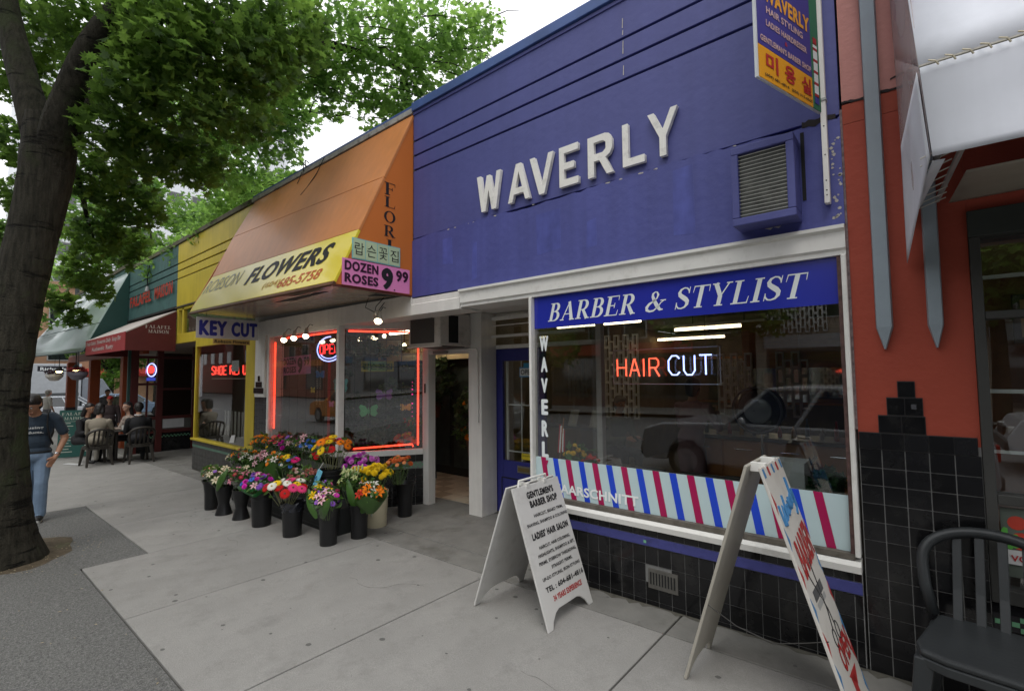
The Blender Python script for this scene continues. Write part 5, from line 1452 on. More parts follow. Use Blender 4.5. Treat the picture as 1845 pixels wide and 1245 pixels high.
def bouquet(c, z0, label, heads, R=.15, dome=.10, wrap=None, lean=(0, 0), leaves=60, stems=True, stem_mat=stem_m, seed=0, name='bouquet', zb=None, group='bouquets on the flower stall'):
    """c: centre of the top dome; z0: where the stems meet in the bucket; heads: list of (kind, colour, count, scale, eye)"""
    rd = random.Random(seed)
    c = V3(*c); t = thing(name, label, 'bouquet', (c.x, c.y, z0), 0, group)
    base = V3(c.x - lean[0], c.y - lean[1], z0)
    todo = []
    for kind, colr, cnt, sc, eye in heads: todo += [(kind, colr, sc, eye)] * cnt
    rd.shuffle(todo)
    n = len(todo); pts = []
    for i, (kind, colr, sc, eye) in enumerate(todo):
        fr = math.sqrt((i + .5) / n); a = i * 2.39996 + seed
        x = c.x + R * fr * math.cos(a) + rd.uniform(-.012, .012); y = c.y + R * fr * math.sin(a) + rd.uniform(-.012, .012)
        z = c.z + dome * (1 - fr * fr) - dome * .5 + rd.uniform(-.035, .035)
        p = V3(x, y, z); pts.append(p)
        nrm = (p - V3(c.x, c.y, c.z - R * 1.3)).normalized() + V3(.28, -.38, 0) * .9 + V3(rd.uniform(-.3, .3), rd.uniform(-.3, .3), 0)
        q = nrm.to_track_quat('Z', 'Y')
        o = inst('flower', flower_me(kind, colr, eye), t, p - t.location)
        o.rotation_mode = 'QUATERNION'; o.rotation_quaternion = q
        o.scale = (sc * rd.uniform(.85, 1.1),) * 3
    if stems:
        mb = MB()
        for p in pts:
            b = base + V3((p.x - c.x) * .35, (p.y - c.y) * .35, 0)
            m = b.lerp(p, .55) + V3(rd.uniform(-.01, .01), rd.uniform(-.01, .01), 0)
            mb.tube([b - t.location, m - t.location, p - t.location - V3(0, 0, .004)], .0028, n=4, cap=False)
        o = link('stems', mb, stem_mat, t, local=True); o['kind'] = 'stuff'
    if leaves:
        lm, _, _ = leaf_mesh([(c.x - t.location.x, c.y - t.location.y, c.z - z0 - .03, (R * 1.12, R * 1.12, .13))], [int(leaves * 1.5)], .06, seed=seed + 9,
                             template=np.array([(0, -.6), (.2, -.2), (.22, .2), (0, .7), (-.22, .2), (-.2, -.2)]))
        o = link('foliage', lm, lf_m, t, local=True); o['kind'] = 'stuff'
    if wrap is not None:
        mb = MB(); nseg, nj = 30, 6; vs = []
        bl = base - t.location; cl = c - t.location
        for j in range(nj + 1):
            f = j / nj
            for k in range(nseg):
                a = 2 * PI * k / nseg
                rr = (.035 + (R * 1.12 - .035) * f ** .8) * (1 + .05 * math.sin(a * 5 + seed) * f)
                zz = bl.z + (cl.z - .02 - bl.z) * f + (.045 * math.sin(a * 3 + seed) - (.05 if wrap != 'cello' else 0)) * f
                vs.append((bl.x + (cl.x - bl.x) * f + rr * math.cos(a), bl.y + (cl.y - bl.y) * f + rr * math.sin(a), zz))
        mb.add(vs, [(j * nseg + k, j * nseg + (k + 1) % nseg, (j + 1) * nseg + (k + 1) % nseg, (j + 1) * nseg + k) for j in range(nj) for k in range(nseg)])
        link('wrapping', mb, {'green': wrapg, 'leaf': leafy, 'cello': cello}[wrap], t, local=True, smooth=True)
    return t
def big_leaf(t, base, tip, w, bend=.04):
    """a broad aspidistra leaf folded round the bouquet"""
    b, e = V3(*base), V3(*tip); d = (e - b)
    sd_ = d.cross(V3(.5, -.8, .1)).normalized(); up_ = d.cross(sd_).normalized()
    vs = []
    n = 9
    for i in range(n + 1):
        f = i / n; ww = w * math.sin(PI * min(1, f * .93 + .05)) ** .7
        c0 = b + d * f + up_ * (-bend * math.sin(PI * f))
        for s_, k_ in ((-1, .25), (-.5, .06), (0, 0), (.5, .06), (1, .25)):
            vs.append(c0 + sd_ * ww * s_ + up_ * ww * k_)
    fs = [(i * 5 + k, i * 5 + k + 1, (i + 1) * 5 + k + 1, (i + 1) * 5 + k) for i in range(n) for k in range(4)]
    mb = MB().add([v - t.location for v in vs], fs)
    return link('broad_leaf', mb, leafy, t, local=True, smooth=True)
RED = (.42, .012, .012); PINK = (.72, .16, .30); HOT = (.62, .02, .16); WHT = (.72, .70, .62); YEL = (.75, .50, .015); ORA = (.78, .20, .012); MAG = (.52, .03, .36); PUR = (.26, .10, .50); BLU = (.05, .16, .58); LIL = (.50, .32, .58); PAL = (.75, .45, .50); CRM = (.68, .60, .42); PEACH = (.75, .38, .22)
# black display crates and stepped stand
def crate(x0, x1, y0, y1, z0, z1, label):
    t = thing('display_crate', label, 'crate', ((x0 + x1) / 2, (y0 + y1) / 2, z0), 0, 'black crates of the flower stall')
    link('crate_body', MB().box(x0, x1, y0, y1, z0, z1), M('crate_black', (.018, .02, .02), .5, var=.25, vs=9), t, bevel=.01)
    for k in range(3): link('crate_rib', MB().box(x0 - .006, x1 + .006, y0 - .008, y0 - .001, z0 + .04 + (z1 - z0 - .08) * k / 2, z0 + .055 + (z1 - z0 - .08) * k / 2), M('crate_black2', (.028, .03, .03), .45), t)
    return t
gz = G(-5.8)
crate(-6.0, -5.05, -.55, -.22, gz, gz + .30, 'low black crate behind the gerbera bucket')
crate(-6.9, -6.1, -.62, -.25, G(-6.5), G(-6.5) + .26, 'low black crate in the middle of the stall')
crate(-7.9, -7.0, -.60, -.25, G(-7.4), G(-7.4) + .22, 'low black crate at the left of the stall')
crate(-6.2, -5.3, -.20, -.02, gz, gz + .48, 'tall black crate against the window under the yellow gerberas')
crate(-7.8, -6.25, -.20, -.02, G(-7), G(-7) + .48, 'long tall black crate against the window at the left')
# front row buckets
bucket(-4.88, -.75, 'flare', 'black flared bucket at the very front of the stall', .39, .118)
bucket(-5.50, -.84, 'pail', 'black bucket with a crumpled bin liner over its rim holding gerberas', .37, .112, bag=True)
bucket(-4.82, -.42, 'flare', 'black flared bucket in front of the cream pail', .37, .118)
bucket(-6.20, -.88, 'pail', 'tall straight black bucket under the magenta and blue bunch', .40, .120)
bucket(-6.73, -.91, 'waist', 'black hourglass bucket, right one of the two waisted ones', .37, .105)
bucket(-7.16, -.96, 'waist', 'black hourglass bucket, left one of the two waisted ones', .37, .105)
bucket(-7.60, -.96, 'flare', 'black flared bucket at the far left end of the stall', .40, .115)
bucket(-5.13, -.58, 'pail', 'black bucket hidden between the two flared front buckets', .36, .105)
cb = bucket(-5.03, -.05, 'pail', 'cream plastic pail at the right end of the stall', .42, .135, M('cream_plastic', (.52, .47, .33), .45, var=.05))
link('label_print', MB().box(.06, .068, -.118, -.06, .14, .30), M('label_grey', (.33, .36, .30), .6), cb, local=True)
bucket(-5.10, .42, 'flare', 'black bucket standing by the splayed tile wall near the door', .42, .12)
bucket(-5.66, -.30, 'pail', 'big black bucket with a blue ticket holding yellow and orange gerberas', .34, .145, z0=gz + .30)
tk = thing('price_ticket', 'pale blue tilted price ticket in front of the big gerbera bucket', 'ticket', (-5.60, -.50, .55))
link('card', MB().slab([(-5.70, -.50, .37), (-5.58, -.52, .35), (-5.52, -.47, .56), (-5.64, -.46, .58)], (.0, -.004, 0)), M('ticket_blue', (.16, .50, .66), .4), tk)
link('doodle', MB().tube([(-5.655, -.508, .42), (-5.62, -.512, .50), (-5.60, -.508, .44), (-5.58, -.51, .51), (-5.64, -.51, .46)], .004, n=5), M('ticket_ink', (.04, .14, .3), .5), tk)
link('stick', MB().cyl((-5.60, -.49, .56), (-5.56, -.44, .66), .003), white2, tk)
# bouquets, back row
bouquet((-7.95, -.16, .72), .33, 'orange and yellow mixed bunch at the back left of the stall', [('daisy', ORA, 8, 1.3, 0), ('mum', YEL, 5, .8, 2)], .15, .1, 'cello', seed=1, leaves=90)
bouquet((-7.42, -.16, .73), .33, 'coral and hot pink bunch in the back row', [('daisy', (.7, .10, .10), 7, 1.3, 0), ('rose', HOT, 5, 1.0, 2), ('daisy', YEL, 3, 1, 0)], .15, .1, 'cello', seed=2, leaves=90)
bouquet((-7.02, -.16, .76), .33, 'magenta and purple bunch in the back row', [('rose', MAG, 6, 1.1, 2), ('daisy', PUR, 6, 1.1, 0), ('lily', PAL, 3, .8, 0)], .14, .1, 'cello', seed=3, leaves=80)
bouquet((-6.50, -.18, .80), .33, 'blue and pale pink bunch in the back row beside the gerberas', [('daisy', BLU, 8, 1.1, 1), ('lily', PAL, 5, .9, 0), ('daisy', YEL, 3, .9, 0)], .16, .1, 'cello', seed=4, leaves=90)
bouquet((-6.05, -.22, .72), .33, 'small purple and red bunch left of the yellow gerberas', [('daisy', PUR, 4, 1, 1), ('gerbera', RED, 5, .9, 1)], .12, .06, None, seed=5, leaves=40)
bouquet((-5.64, -.28, .865), .55, 'large bunch of yellow, orange and pink gerberas in the big bucket', [('gerbera', YEL, 6, 1.12, 1), ('gerbera', ORA, 7, 1.1, 1), ('gerbera', PAL, 2, 1.2, 0), ('gerbera', HOT, 2, 1.1, 1), ('gerbera', RED, 3, 1.1, 1)], .235, .13, None, seed=6, leaves=35, stem_mat=stem_p)
# middle row
bouquet((-8.1, -.40, .50), .12, 'white and orange lily bunch at the left end of the middle row', [('lily', CRM, 6, 1.0, 0), ('lily', ORA, 4, .9, 0), ('daisy', (.3, .02, .05), 4, 1, 0)], .17, .1, 'cello', seed=7, leaves=110)
bouquet((-7.66, -.42, .54), .12, 'white and orange bunch with tall lily buds', [('lily', WHT, 6, .9, 0), ('daisy', ORA, 5, 1.2, 0)], .15, .1, 'leaf', seed=8, leaves=100)
bouquet((-7.22, -.42, .54), .14, 'soft pink carnation bunch in the middle row', [('rose', PAL, 9, 1.1, 2), ('lily', PAL, 4, .9, 0), ('daisy', WHT, 3, 1, 0)], .15, .1, 'leaf', seed=9, leaves=80)
bouquet((-6.80, -.45, .58), .15, 'orange and white bunch in green leaf wrapping', [('daisy', ORA, 8, 1.1, 0), ('lily', WHT, 5, .9, 0)], .14, .1, 'leaf', seed=10, leaves=80)
bouquet((-6.48, -.42, .57), .15, 'bunch of one red gerbera, yellow mum and blue daisies', [('gerbera', HOT, 2, 1.2, 1), ('gerbera', YEL, 2, 1.1, 1), ('daisy', BLU, 6, 1.0, 1), ('daisy', WHT, 3, .8, 0)], .14, .08, 'cello', seed=11, leaves=60)
bouquet((-5.95, -.50, .50), .24, 'dusty pale pink roses behind the red gerberas', [('rose', (.55, .22, .18), 12, 1.0, 2), ('daisy', (.4, .28, .25), 6, .8, 0)], .17, .05, 'cello', seed=12, leaves=60)
bouquet((-5.32, -.08, .66), .30, 'dense purple chrysanthemum bunch behind the yellow ones', [('mum', (.38, .045, .36), 16, .95, 2), ('mum', (.55, .15, .50), 8, .9, 2)], .22, .11, None, seed=13, leaves=20)
bouquet((-5.03, -.12, .585), .30, 'dense bright yellow chrysanthemum bunch above the cream pail', [('mum', YEL, 30, .95, 2), ('mum', (.62, .42, .02), 8, .9, 2)], .245, .10, None, seed=14, leaves=30)
bouquet((-5.02, .26, .63), .35, 'rust orange chrysanthemum bunch by the shop door', [('mum', (.62, .14, .04), 14, .9, 2), ('daisy', (.6, .2, .08), 6, 1, 0)], .17, .08, None, seed=15, leaves=20)
# front row
t = bouquet((-7.22, -.98, .43), .20, 'cream and orange lily bunch with a broad leaf over the left hourglass bucket', [('lily', CRM, 6, .95, 0), ('lily', PEACH, 3, .9, 0), ('daisy', PUR, 3, .9, 0), ('daisy', YEL, 3, .9, 0)], .15, .09, 'cello', seed=16, leaves=90)
big_leaf(t, (-7.08, -1.08, .22), (-6.95, -1.00, .50), .045)
bouquet((-7.62, -.96, .40), .22, 'pale cream bunch in the far left bucket', [('lily', CRM, 6, .9, 0), ('daisy', PEACH, 4, 1, 0)], .12, .08, 'cello', seed=17, leaves=90)
bouquet((-6.74, -.90, .46), .20, 'pink lilies over the right hourglass bucket', [('lily', (.62, .22, .30), 5, .95, 0), ('daisy', (.4, .02, .06), 3, 1.1, 0), ('lily', CRM, 3, .8, 0)], .13, .10, 'cello', seed=18, leaves=110)
bouquet((-6.22, -.93, .44), .24, 'magenta, blue and violet bunch in bright green paper', [('mum', (.62, .03, .40), 9, .85, 2), ('daisy', BLU, 5, 1.1, 1), ('mum', PUR, 8, .75, 2), ('lily', PAL, 5, .9, 0)], .185, .10, 'green', seed=19, leaves=30)
bouquet((-5.57, -.88, .475), .24, 'bunch of red, pink and white gerberas on long pale stems', [('gerbera', RED, 8, 1.15, 1), ('gerbera', (.75, .06, .20), 4, 1.15, 1), ('gerbera', WHT, 5, 1.12, 0), ('gerbera', YEL, 2, 1.1, 1), ('gerbera', ORA, 1, 1, 1)], .23, .12, None, seed=20, leaves=16, stem_mat=stem_p)
t = bouquet((-5.20, -.64, .44), .22, 'violet and yellow bunch wrapped in broad green leaves', [('lily', YEL, 5, .9, 0), ('daisy', PUR, 5, 1.1, 0), ('rose', PINK, 3, 1, 2)], .15, .08, 'leaf', seed=21, leaves=70)
big_leaf(t, (-5.08, -.78, .16), (-5.30, -.76, .44), .05)
t = bouquet((-4.82, -.80, .43), .20, 'purple and pink bunch leaning out of the front bucket', [('daisy', PUR, 8, 1.0, 0), ('lily', PAL, 5, .85, 0), ('daisy', YEL, 3, .9, 0), ('daisy', MAG, 4, 1, 0)], .13, .09, 'cello', seed=22, leaves=60)
big_leaf(t, (-4.88, -.84, .20), (-4.66, -.86, .45), .055)
t = bouquet((-4.60, -.42, .47), .22, 'orange and white lily bunch in a leaf wrapper right of the front bucket', [('lily', ORA, 9, 1.0, 1), ('lily', (.42, .03, .02), 3, 1.0, 1), ('lily', WHT, 3, 1, 0), ('daisy', PUR, 2, 1, 1)], .15, .09, 'leaf', seed=23, leaves=60)
big_leaf(t, (-4.80, -.46, .20), (-4.90, -.52, .56), .045)
big_leaf(t, (-4.70, -.48, .22), (-4.44, -.44, .46), .055)
t = bouquet((-4.98, -.42, .55), .25, 'tall pale green lily buds behind the front bucket', [('lily', (.45, .50, .22), 6, .8, 0), ('lily', PAL, 2, .9, 0)], .14, .14, 'cello', seed=24, leaves=120)
mb = MB()
for k in range(14):
    x, y = -4.98 + random.uniform(-.14, .12), -.42 + random.uniform(-.1, .1); z = .60 + random.uniform(-.05, .08)
    mb.ell((x - t.location.x, y - t.location.y, z - t.location.z), (.012, .012, .036), 7, 6)
link('lily_bud', mb, M('bud_green', (.48, .52, .26), .5), t, local=True)
# flowers inside the window at the right
bouquet((*S(.80, .80, .22)[:2], .80), .66, 'red and yellow blooms just inside the lower right of the splayed window', [('gerbera', (.6, .05, .02), 8, 1.3, 0), ('mum', YEL, 4, .9, 2)], .16, .08, None, seed=25, leaves=30, stems=False, group='blooms inside the flower window')
bouquet((-6.6, 1.4, .95), .5, 'dim foliage and flowers in the flower shop interior', [('gerbera', RED, 6, 1.3, 0), ('gerbera', ORA, 6, 1.3, 0)], .4, .1, None, seed=26, leaves=260, stems=False, group='blooms inside the flower window')
bouquet((-5.75, 2.35, .75), .3, 'dark leaves with orange flowers in front of the cooler', [('gerbera', ORA, 6, 1.3, 0)], .35, .12, None, seed=27, leaves=240, stems=False, group='blooms inside the flower window')
# roses in the cooler
bouquet((-6.1, 2.5, 1.2), .9, 'orange blooms high behind the flower shop doorway', [('gerbera', ORA, 6, 1.2, 0)], .16, .1, None, seed=28, leaves=60, stems=False, group='blooms inside the flower window')

# ------------------------------------------------------------------ sandwich boards
def prism_pts(mb, pts2, org, r, u, n, th):
    o, r, u, n = V3(*org), Vector(r).normalized(), Vector(u).normalized(), Vector(n)
    return mb.slab([o + r * a + u * b for a, b in pts2], n * th)
pw = M('board_white', (.62, .61, .585), .4, var=.03, dirt=(.38, .36, .33), dirt_amt=.35, dirt_s=6)
S1 = thing('sandwich_board', 'white folding sandwich board listing barber shop services beside the blue door', 'sandwich board', (-2.3, -.51, G(-2.3)))
zt, zb = .875, G(-2) + .002
top1, bot1 = V3(-2.285, -.80, zt), V3(-1.972, -.80, zb)
u1 = (top1 - bot1).normalized(); H1 = (top1 - bot1).length; r1 = V3(0, 1, 0); n1 = r1.cross(u1).normalized(); W1 = .575
def foot_outline(W, Hh, fw=.085, fh=.10):
    pts = [(0, 0), (fw * .65, 0), (fw * .95, fh * .45), (fw * 1.5, fh * .85), (fw * 2.0, fh), (W - fw * 2.0, fh), (W - fw * 1.5, fh * .85), (W - fw * .95, fh * .45), (W - fw * .65, 0), (W, 0), (W, Hh), (0, Hh)]
    return pts
link('front_panel', prism_pts(MB(), foot_outline(W1, H1), bot1, r1, u1, n1, -.014), pw, S1, bevel=.003)
topb, botb = V3(-2.335, -.80, zt - .004), V3(-2.645, -.82, G(-2.6) + .002)
ub = (topb - botb).normalized(); nb_ = r1.cross(ub).normalized()
link('rear_panel', prism_pts(MB(), foot_outline(W1 + .02, (topb - botb).length), botb, r1, ub, nb_, -.014), pw, S1, bevel=.003)
link('handle', MB().tube([(-2.31, -.70, zt - .01), (-2.31, -.69, zt + .035), (-2.31, -.36, zt + .035), (-2.31, -.35, zt - .01)], .009), white2, S1)
for y in (-.64, -.42): link('hinge', MB().box(-2.345, -2.275, y, y + .035, zt - .02, zt + .012), white2, S1)
Wd = inkred
LINES = [("GENTLEMEN'S", .24, .82, .105, .052, ink, .075), ('BARBER SHOP', .26, .86, .175, .052, ink, .075), ('HAIRCUT, BEARD TRIM,', .28, .92, .250, .026, ink, .028), ('SHAVING, SHAMPOO & COLORING', .10, .985, .305, .026, ink, .028),
         ("LADIES' HAIR SALON", .14, .93, .400, .050, ink, .075), ('HAIRCUT, HAIR COLORING,', .22, .90, .478, .026, ink, .028), ('HIGHLIGHTS, SHAMPOO & SET,', .16, .965, .530, .026, ink, .028), ('PERMS, EYEBROW THREADING,', .14, .96, .583, .026, ink, .028),
         ('STRAIGHT PERMS,', .36, .82, .635, .026, ink, .028), ('UP-DO STYLING, IRON STYLING', .13, .95, .690, .026, ink, .028), ('TEL : 604-681-4816', .14, .97, .765, .036, ink, .045), ('34 YEARS EXPERIENCE', .24, .87, .840, .038, inkred, .05)]
for s, a, b, v, h, m_, bo in LINES:
    text(s, (b - a) * W1, h, bot1 + r1 * (a * W1) + u1 * (H1 * (1 - v)) + n1 * .001, r1, u1, m_, S1, bold=bo, depth=.0008)
# second board
S2 = thing('sandwich_board', 'tall narrow white sandwich board with red BARBER and OPEN lettering', 'sandwich board', (-.66, -.5, G(-.6)))
W2 = .43; y0 = -.735
pw2 = M('board_white2', (.60, .575, .53), .45, var=.03, dirt=(.36, .33, .28), dirt_amt=.35, dirt_s=5)
bot2, top2 = V3(-.262, y0, .0), V3(-.650, y0, 1.205)
u2 = (top2 - bot2).normalized(); H2 = (top2 - bot2).length; n2 = r1.cross(u2).normalized()
link('front_panel', prism_pts(MB(), foot_outline(W2, H2, .06, .08), bot2, r1, u2, n2, -.016), pw2, S2, bevel=.003)
b3, t3 = V3(-1.075, y0, -.015), V3(-.715, y0, 1.205)
u3 = (t3 - b3).normalized(); n3 = r1.cross(u3).normalized()
link('rear_panel', prism_pts(MB(), foot_outline(W2, (t3 - b3).length, .06, .09), b3, r1, u3, n3, -.016), M('board_inner', (.40, .375, .32), .55, var=.06), S2, bevel=.003)
link('hinge', MB().box(-.72, -.645, -.66, -.62, 1.17, 1.215), white2, S2); link('hinge', MB().box(-.72, -.645, -.45, -.41, 1.17, 1.215), white2, S2)
link('chain', MB().tube([(-.945, y0 + .005, .43), (-.80, y0 + .01, .36), (-.62, y0 + .01, .33), (-.48, y0 + .01, .38), (-.385, y0 + .005, .42)], .0028, n=5), M('chain_dark', (.03, .028, .025), .6), S2)
def b2poly(pts, mat, name='painted_mark', off=.0012):
    o = bot2 + n2 * off
    return link(name, MB().slab([o + r1 * (a * W2) + u2 * (b * H2) for a, b in pts], n2 * .0008), mat, S2)
bblue = M('board_blue', (.05, .19, .40), .5, var=0); bred = M('board_red', (.42, .03, .03), .5, var=0)
for k in range(9):
    if k % 2 == 0: b2poly([(.02 + k * .11, .955), (.09 + k * .11, .955), (.075 + k * .11, .992), (.005 + k * .11, .992)], bblue if k % 4 == 0 else bred)
for k, (c, ys) in enumerate(((bred, .90), (bblue, .76), (bred, .62), (bblue, .50), (bred, .38), (bblue, .27), (bred, .15))):
    b2poly([(.005, ys), (.07, ys - .05), (.005, ys - .09)], c); b2poly([(.995, ys - .04), (.93, ys - .085), (.995, ys - .125)], bblue if c is bred else bred)
wv = [[(.10, .86), (.12, .78), (.19, .77), (.25, .84), (.27, .78), (.34, .785), (.38, .87)], [(.47, .815), (.42, .82), (.40, .79), (.44, .78), (.48, .82), (.49, .785), (.53, .79)], [(.54, .83), (.57, .79), (.61, .835)], [(.62, .80), (.67, .815), (.65, .83), (.62, .80), (.66, .785), (.70, .80)],
      [(.71, .825), (.72, .79), (.73, .825), (.77, .83)], [(.78, .79), (.83, .88), (.81, .90), (.79, .80), (.83, .79)], [(.85, .83), (.87, .80), (.91, .84), (.89, .76), (.82, .74)]]
for st in wv:
    link('script_stroke', MB().tube([bot2 + n2 * .0015 + r1 * (a * W2) + u2 * ((b + (a - .5) * .05) * H2) for a, b in st], [.009] * len(st), 6, sx=.9), bblue, S2)
def b2t(s, a, b, v0, h, m_, bo=.03, sl=.12):
    r = (r1 + u2 * sl).normalized()
    text(s, (b - a) * W2, h, bot2 + r1 * (a * W2) + u2 * (H2 * v0) + n2 * .001, r, u2, m_, S2, bold=bo, depth=.0008, each=True)
b2t('BARBER', .17, .97, .545, .185, bred, .045, .14)
b2t('OPEN', .34, .93, .185, .125, bred, .05, .05)
b2poly([(.20, .46), (.70, .46), (.70, .50), (.20, .50)][::1], M('comb_grey', (.10, .10, .10), .5))
b2poly([(.22, .43), (.69, .43), (.69, .452), (.22, .452)], M('comb_light', (.35, .35, .34), .5))
for a0, b0, a1, b1 in ((.25, .57, .56, .40), (.52, .60, .52, .40), (.56, .40, .60, .33), (.52, .40, .44, .33)):
    link('scissor_blade', MB().tube([bot2 + n2 * .0015 + r1 * (a0 * W2) + u2 * (b0 * H2), bot2 + n2 * .0015 + r1 * (a1 * W2) + u2 * (b1 * H2)], .003, n=5), ink, S2)
for a0, b0 in ((.64, .31), (.42, .305)):
    link('scissor_ring', MB().tube([bot2 + n2 * .0015 + r1 * ((a0 + .07 * math.cos(q)) * W2) + u2 * ((b0 + .032 * math.sin(q)) * H2) for q in [2 * PI * k / 14 for k in range(15)]], .003, n=5), ink, S2)
b2poly([(.45, .155), (.62, .15), (.62, .03), (.50, .03)], bred); b2poly([(.40, .17), (.82, .16), (.64, .11)], bred)

# ------------------------------------------------------------------ chairs
def make_chair(label, mat, loc, rz, sc=1.0, group=None):
    t = thing('plastic_chair', label, 'chair', loc, rz, group); t.scale = (sc, sc, sc)
    W = .24; zs_ = .43
    def L(nm, mb, bevel=0, sm=False): return link(nm, mb, mat, t, local=True, bevel=bevel, smooth=sm)
    seat = [(a * .91, b) for a, b in [(-.20, .20), (-.22, .05), (-.235, -.16), (-.21, -.23), (-.12, -.255), (.12, -.255), (.21, -.23), (.235, -.16), (.22, .05), (.20, .20), (0, .22)]]
    L('seat', MB().prism(seat, 'z', zs_ - .03, zs_), .012)
    L('seat_skirt', MB().prism([(a * 1.0, b * 1.0) for a, b in seat], 'z', zs_ - .07, zs_ - .031), .006)
    for sx in (-1, 1):
        for (y, yo, nm) in ((-.20, -.245, 'leg'), (.17, .26, 'leg')):
            mb = MB(); x0 = sx * .178; x1 = sx * .225
            vs = []
            for z, x, yy, w in ((zs_ - .035, x0, y, .034), (.2, (x0 + x1) / 2, (y + yo) / 2, .026), (0, x1, yo, .019)):
                vs += [(x - w, yy - w, z), (x + w, yy - w, z), (x + w, yy + w, z), (x - w, yy + w, z)]
            fs = [(k + r * 4, (k + 1) % 4 + r * 4, (k + 1) % 4 + r * 4 + 4, k + r * 4 + 4) for r in range(2) for k in range(4)] + [(0, 3, 2, 1), (8, 9, 10, 11)]
            mb.add(vs, fs); L(nm, mb, .006)
    # back: hooped rail and slats, curved
    def yb(z): return .20 + (z - .43) * .30
    path = []
    for k in range(25):
        a = PI * k / 24
        x = -.235 * math.cos(a); z = .64 + .165 * math.sin(a) ** .7
        path.append(V3(x, yb(z) - .04 * abs(x / .235) ** 2, z))
    path = [V3(-.20, .19, .43), V3(-.225, yb(.55) - .04, .55)] + path + [V3(.225, yb(.55) - .04, .55), V3(.20, .19, .43)]
    L('back_rail', MB().tube(path, .030, 10, sx=.8), 0, True)
    for x in (-.115, -.038, .038, .115):
        mb = MB(); vs = []
        zt_ = .79 - abs(x) * .2
        for z in (.42, .55, .67, zt_):
            y = yb(z) - (.0 if z > .45 else .01); w = .017
            vs += [(x - w, y - .007, z), (x + w, y - .007, z), (x + w, y + .007, z), (x - w, y + .007, z)]
        mb.add(vs, [(k + r * 4, (k + 1) % 4 + r * 4, (k + 1) % 4 + r * 4 + 4, k + r * 4 + 4) for r in range(3) for k in range(4)])
        L('slat', mb, .003)
    return t
resin = M('resin_black', (.026, .029, .031), .38, var=.12, vs=9, bump=.08, bs=60)
resb = M('resin_brown', (.032, .027, .022), .5, var=.12)
make_chair('dark resin patio chair against the tiled wall at the right edge', resin, (.19, -.43, G(0.2)), math.radians(-8), 1.09)
make_chair('brown resin chair with its back to the camera under the beige jacket woman', resb, (-14.05, -1.12, G(-14)), math.radians(-60 + 180 + 155), 1.0, 'chairs on the falafel terrace')
make_chair('brown resin chair under the man in the black suit', resb, (-13.75, -.42, G(-13.7)), math.radians(-90), 1.0, 'chairs on the falafel terrace')
tb = thing('cafe_table', 'small dark cafe table between the seated people', 'table', (-14.35, -.72, G(-14.3)))
link('table_top', MB().lathe([(0, .70), (.34, .70), (.35, .715), (.34, .73), (0, .73)], (0, 0, 0), 24), resb, tb, local=True)
link('table_leg', MB().cyl((0, 0, .02), (0, 0, .70), .035), resb, tb, local=True)
link('table_foot', MB().lathe([(0, 0), (.22, 0), (.20, .03), (0, .04)], (0, 0, 0), 16), resb, tb, local=True)
for k, (dx, dy, nm) in enumerate(((.12, .1, 'white cup nearest the man in the suit'), (-.1, -.08, 'white cup nearest the beige jacket'))):
    tag(link('paper_cup', MB().lathe([(0, .0), (.03, 0), (.04, .10), (.036, .10), (.03, .01)], (0, 0, 0), 12), white2, loc=(-14.35 + dx, -.72 + dy, G(-14.3) + .731)), nm + ' on the cafe table', 'cup')
# menu board
MBd = thing('menu_board', 'green chalk style menu board standing on the pavement behind the walking man', 'menu board', (-16.1, -1.2, G(-16)))
mA, mB_ = V3(-16.22, -1.50, G(-16) + .0), V3(-16.02, -.93, G(-16) + .0)
mr = (mB_ - mA).normalized(); mup = V3(-.10, .03, 1).normalized(); mn = mr.cross(mup).normalized(); mw = (mB_ - mA).length
link('board', MB().slab([mA + mup * .02, mB_ + mup * .02, mB_ + mup * 1.17, mA + mup * 1.17], mn * -.02), M('menu_green', (.012, .075, .062), .55, var=.1), MBd)
wt2 = M('chalk_letter', (.40, .42, .36), .7, var=0)
text('FALAFEL', mw * .84, .075, mA + mr * mw * .08 + mup * 1.04 + mn * .001, mr, mup, wt2, MBd, serif=True, depth=.001)
text('MAISON', mw * .66, .075, mA + mr * mw * .16 + mup * .93 + mn * .001, mr, mup, wt2, MBd, serif=True, depth=.001)
link('rule', MB().slab([mA + mr * .04 + mup * .885, mB_ - mr * .04 + mup * .885, mB_ - mr * .04 + mup * .892, mA + mr * .04 + mup * .892], mn * .003), wt2, MBd)
mb = MB()
for k in range(11):
    z = .84 - k * .07
    a = random.uniform(.25, .5)
    for (x0, x1) in ((.06, a), (.84, .94)):
        p = mA + mr * (mw * x0) + mup * z; q = mA + mr * (mw * x1) + mup * z
        mb.slab([p, q, q + mup * .018, p + mup * .018], mn * .002)
link('menu_line', mb, wt2, MBd)
link('prop_leg', MB().cyl(mA + mup * .9 - mn * .02, mA + mup * .0 - mn * .35 + mr * .1, .012), M('menu_green', (.01, .07, .06)), MBd)
tag(link('newspaper', MB().slab([(-14.9, -1.55, G(-15) + .005), (-14.4, -1.35, G(-14.4) + .005), (-14.45, -1.25, G(-14.4) + .006), (-14.95, -1.45, G(-15) + .006)], (0, 0, .01)), M('paper', (.55, .55, .55))), 'flat white newspaper lying in front of the menu board', 'newspaper')
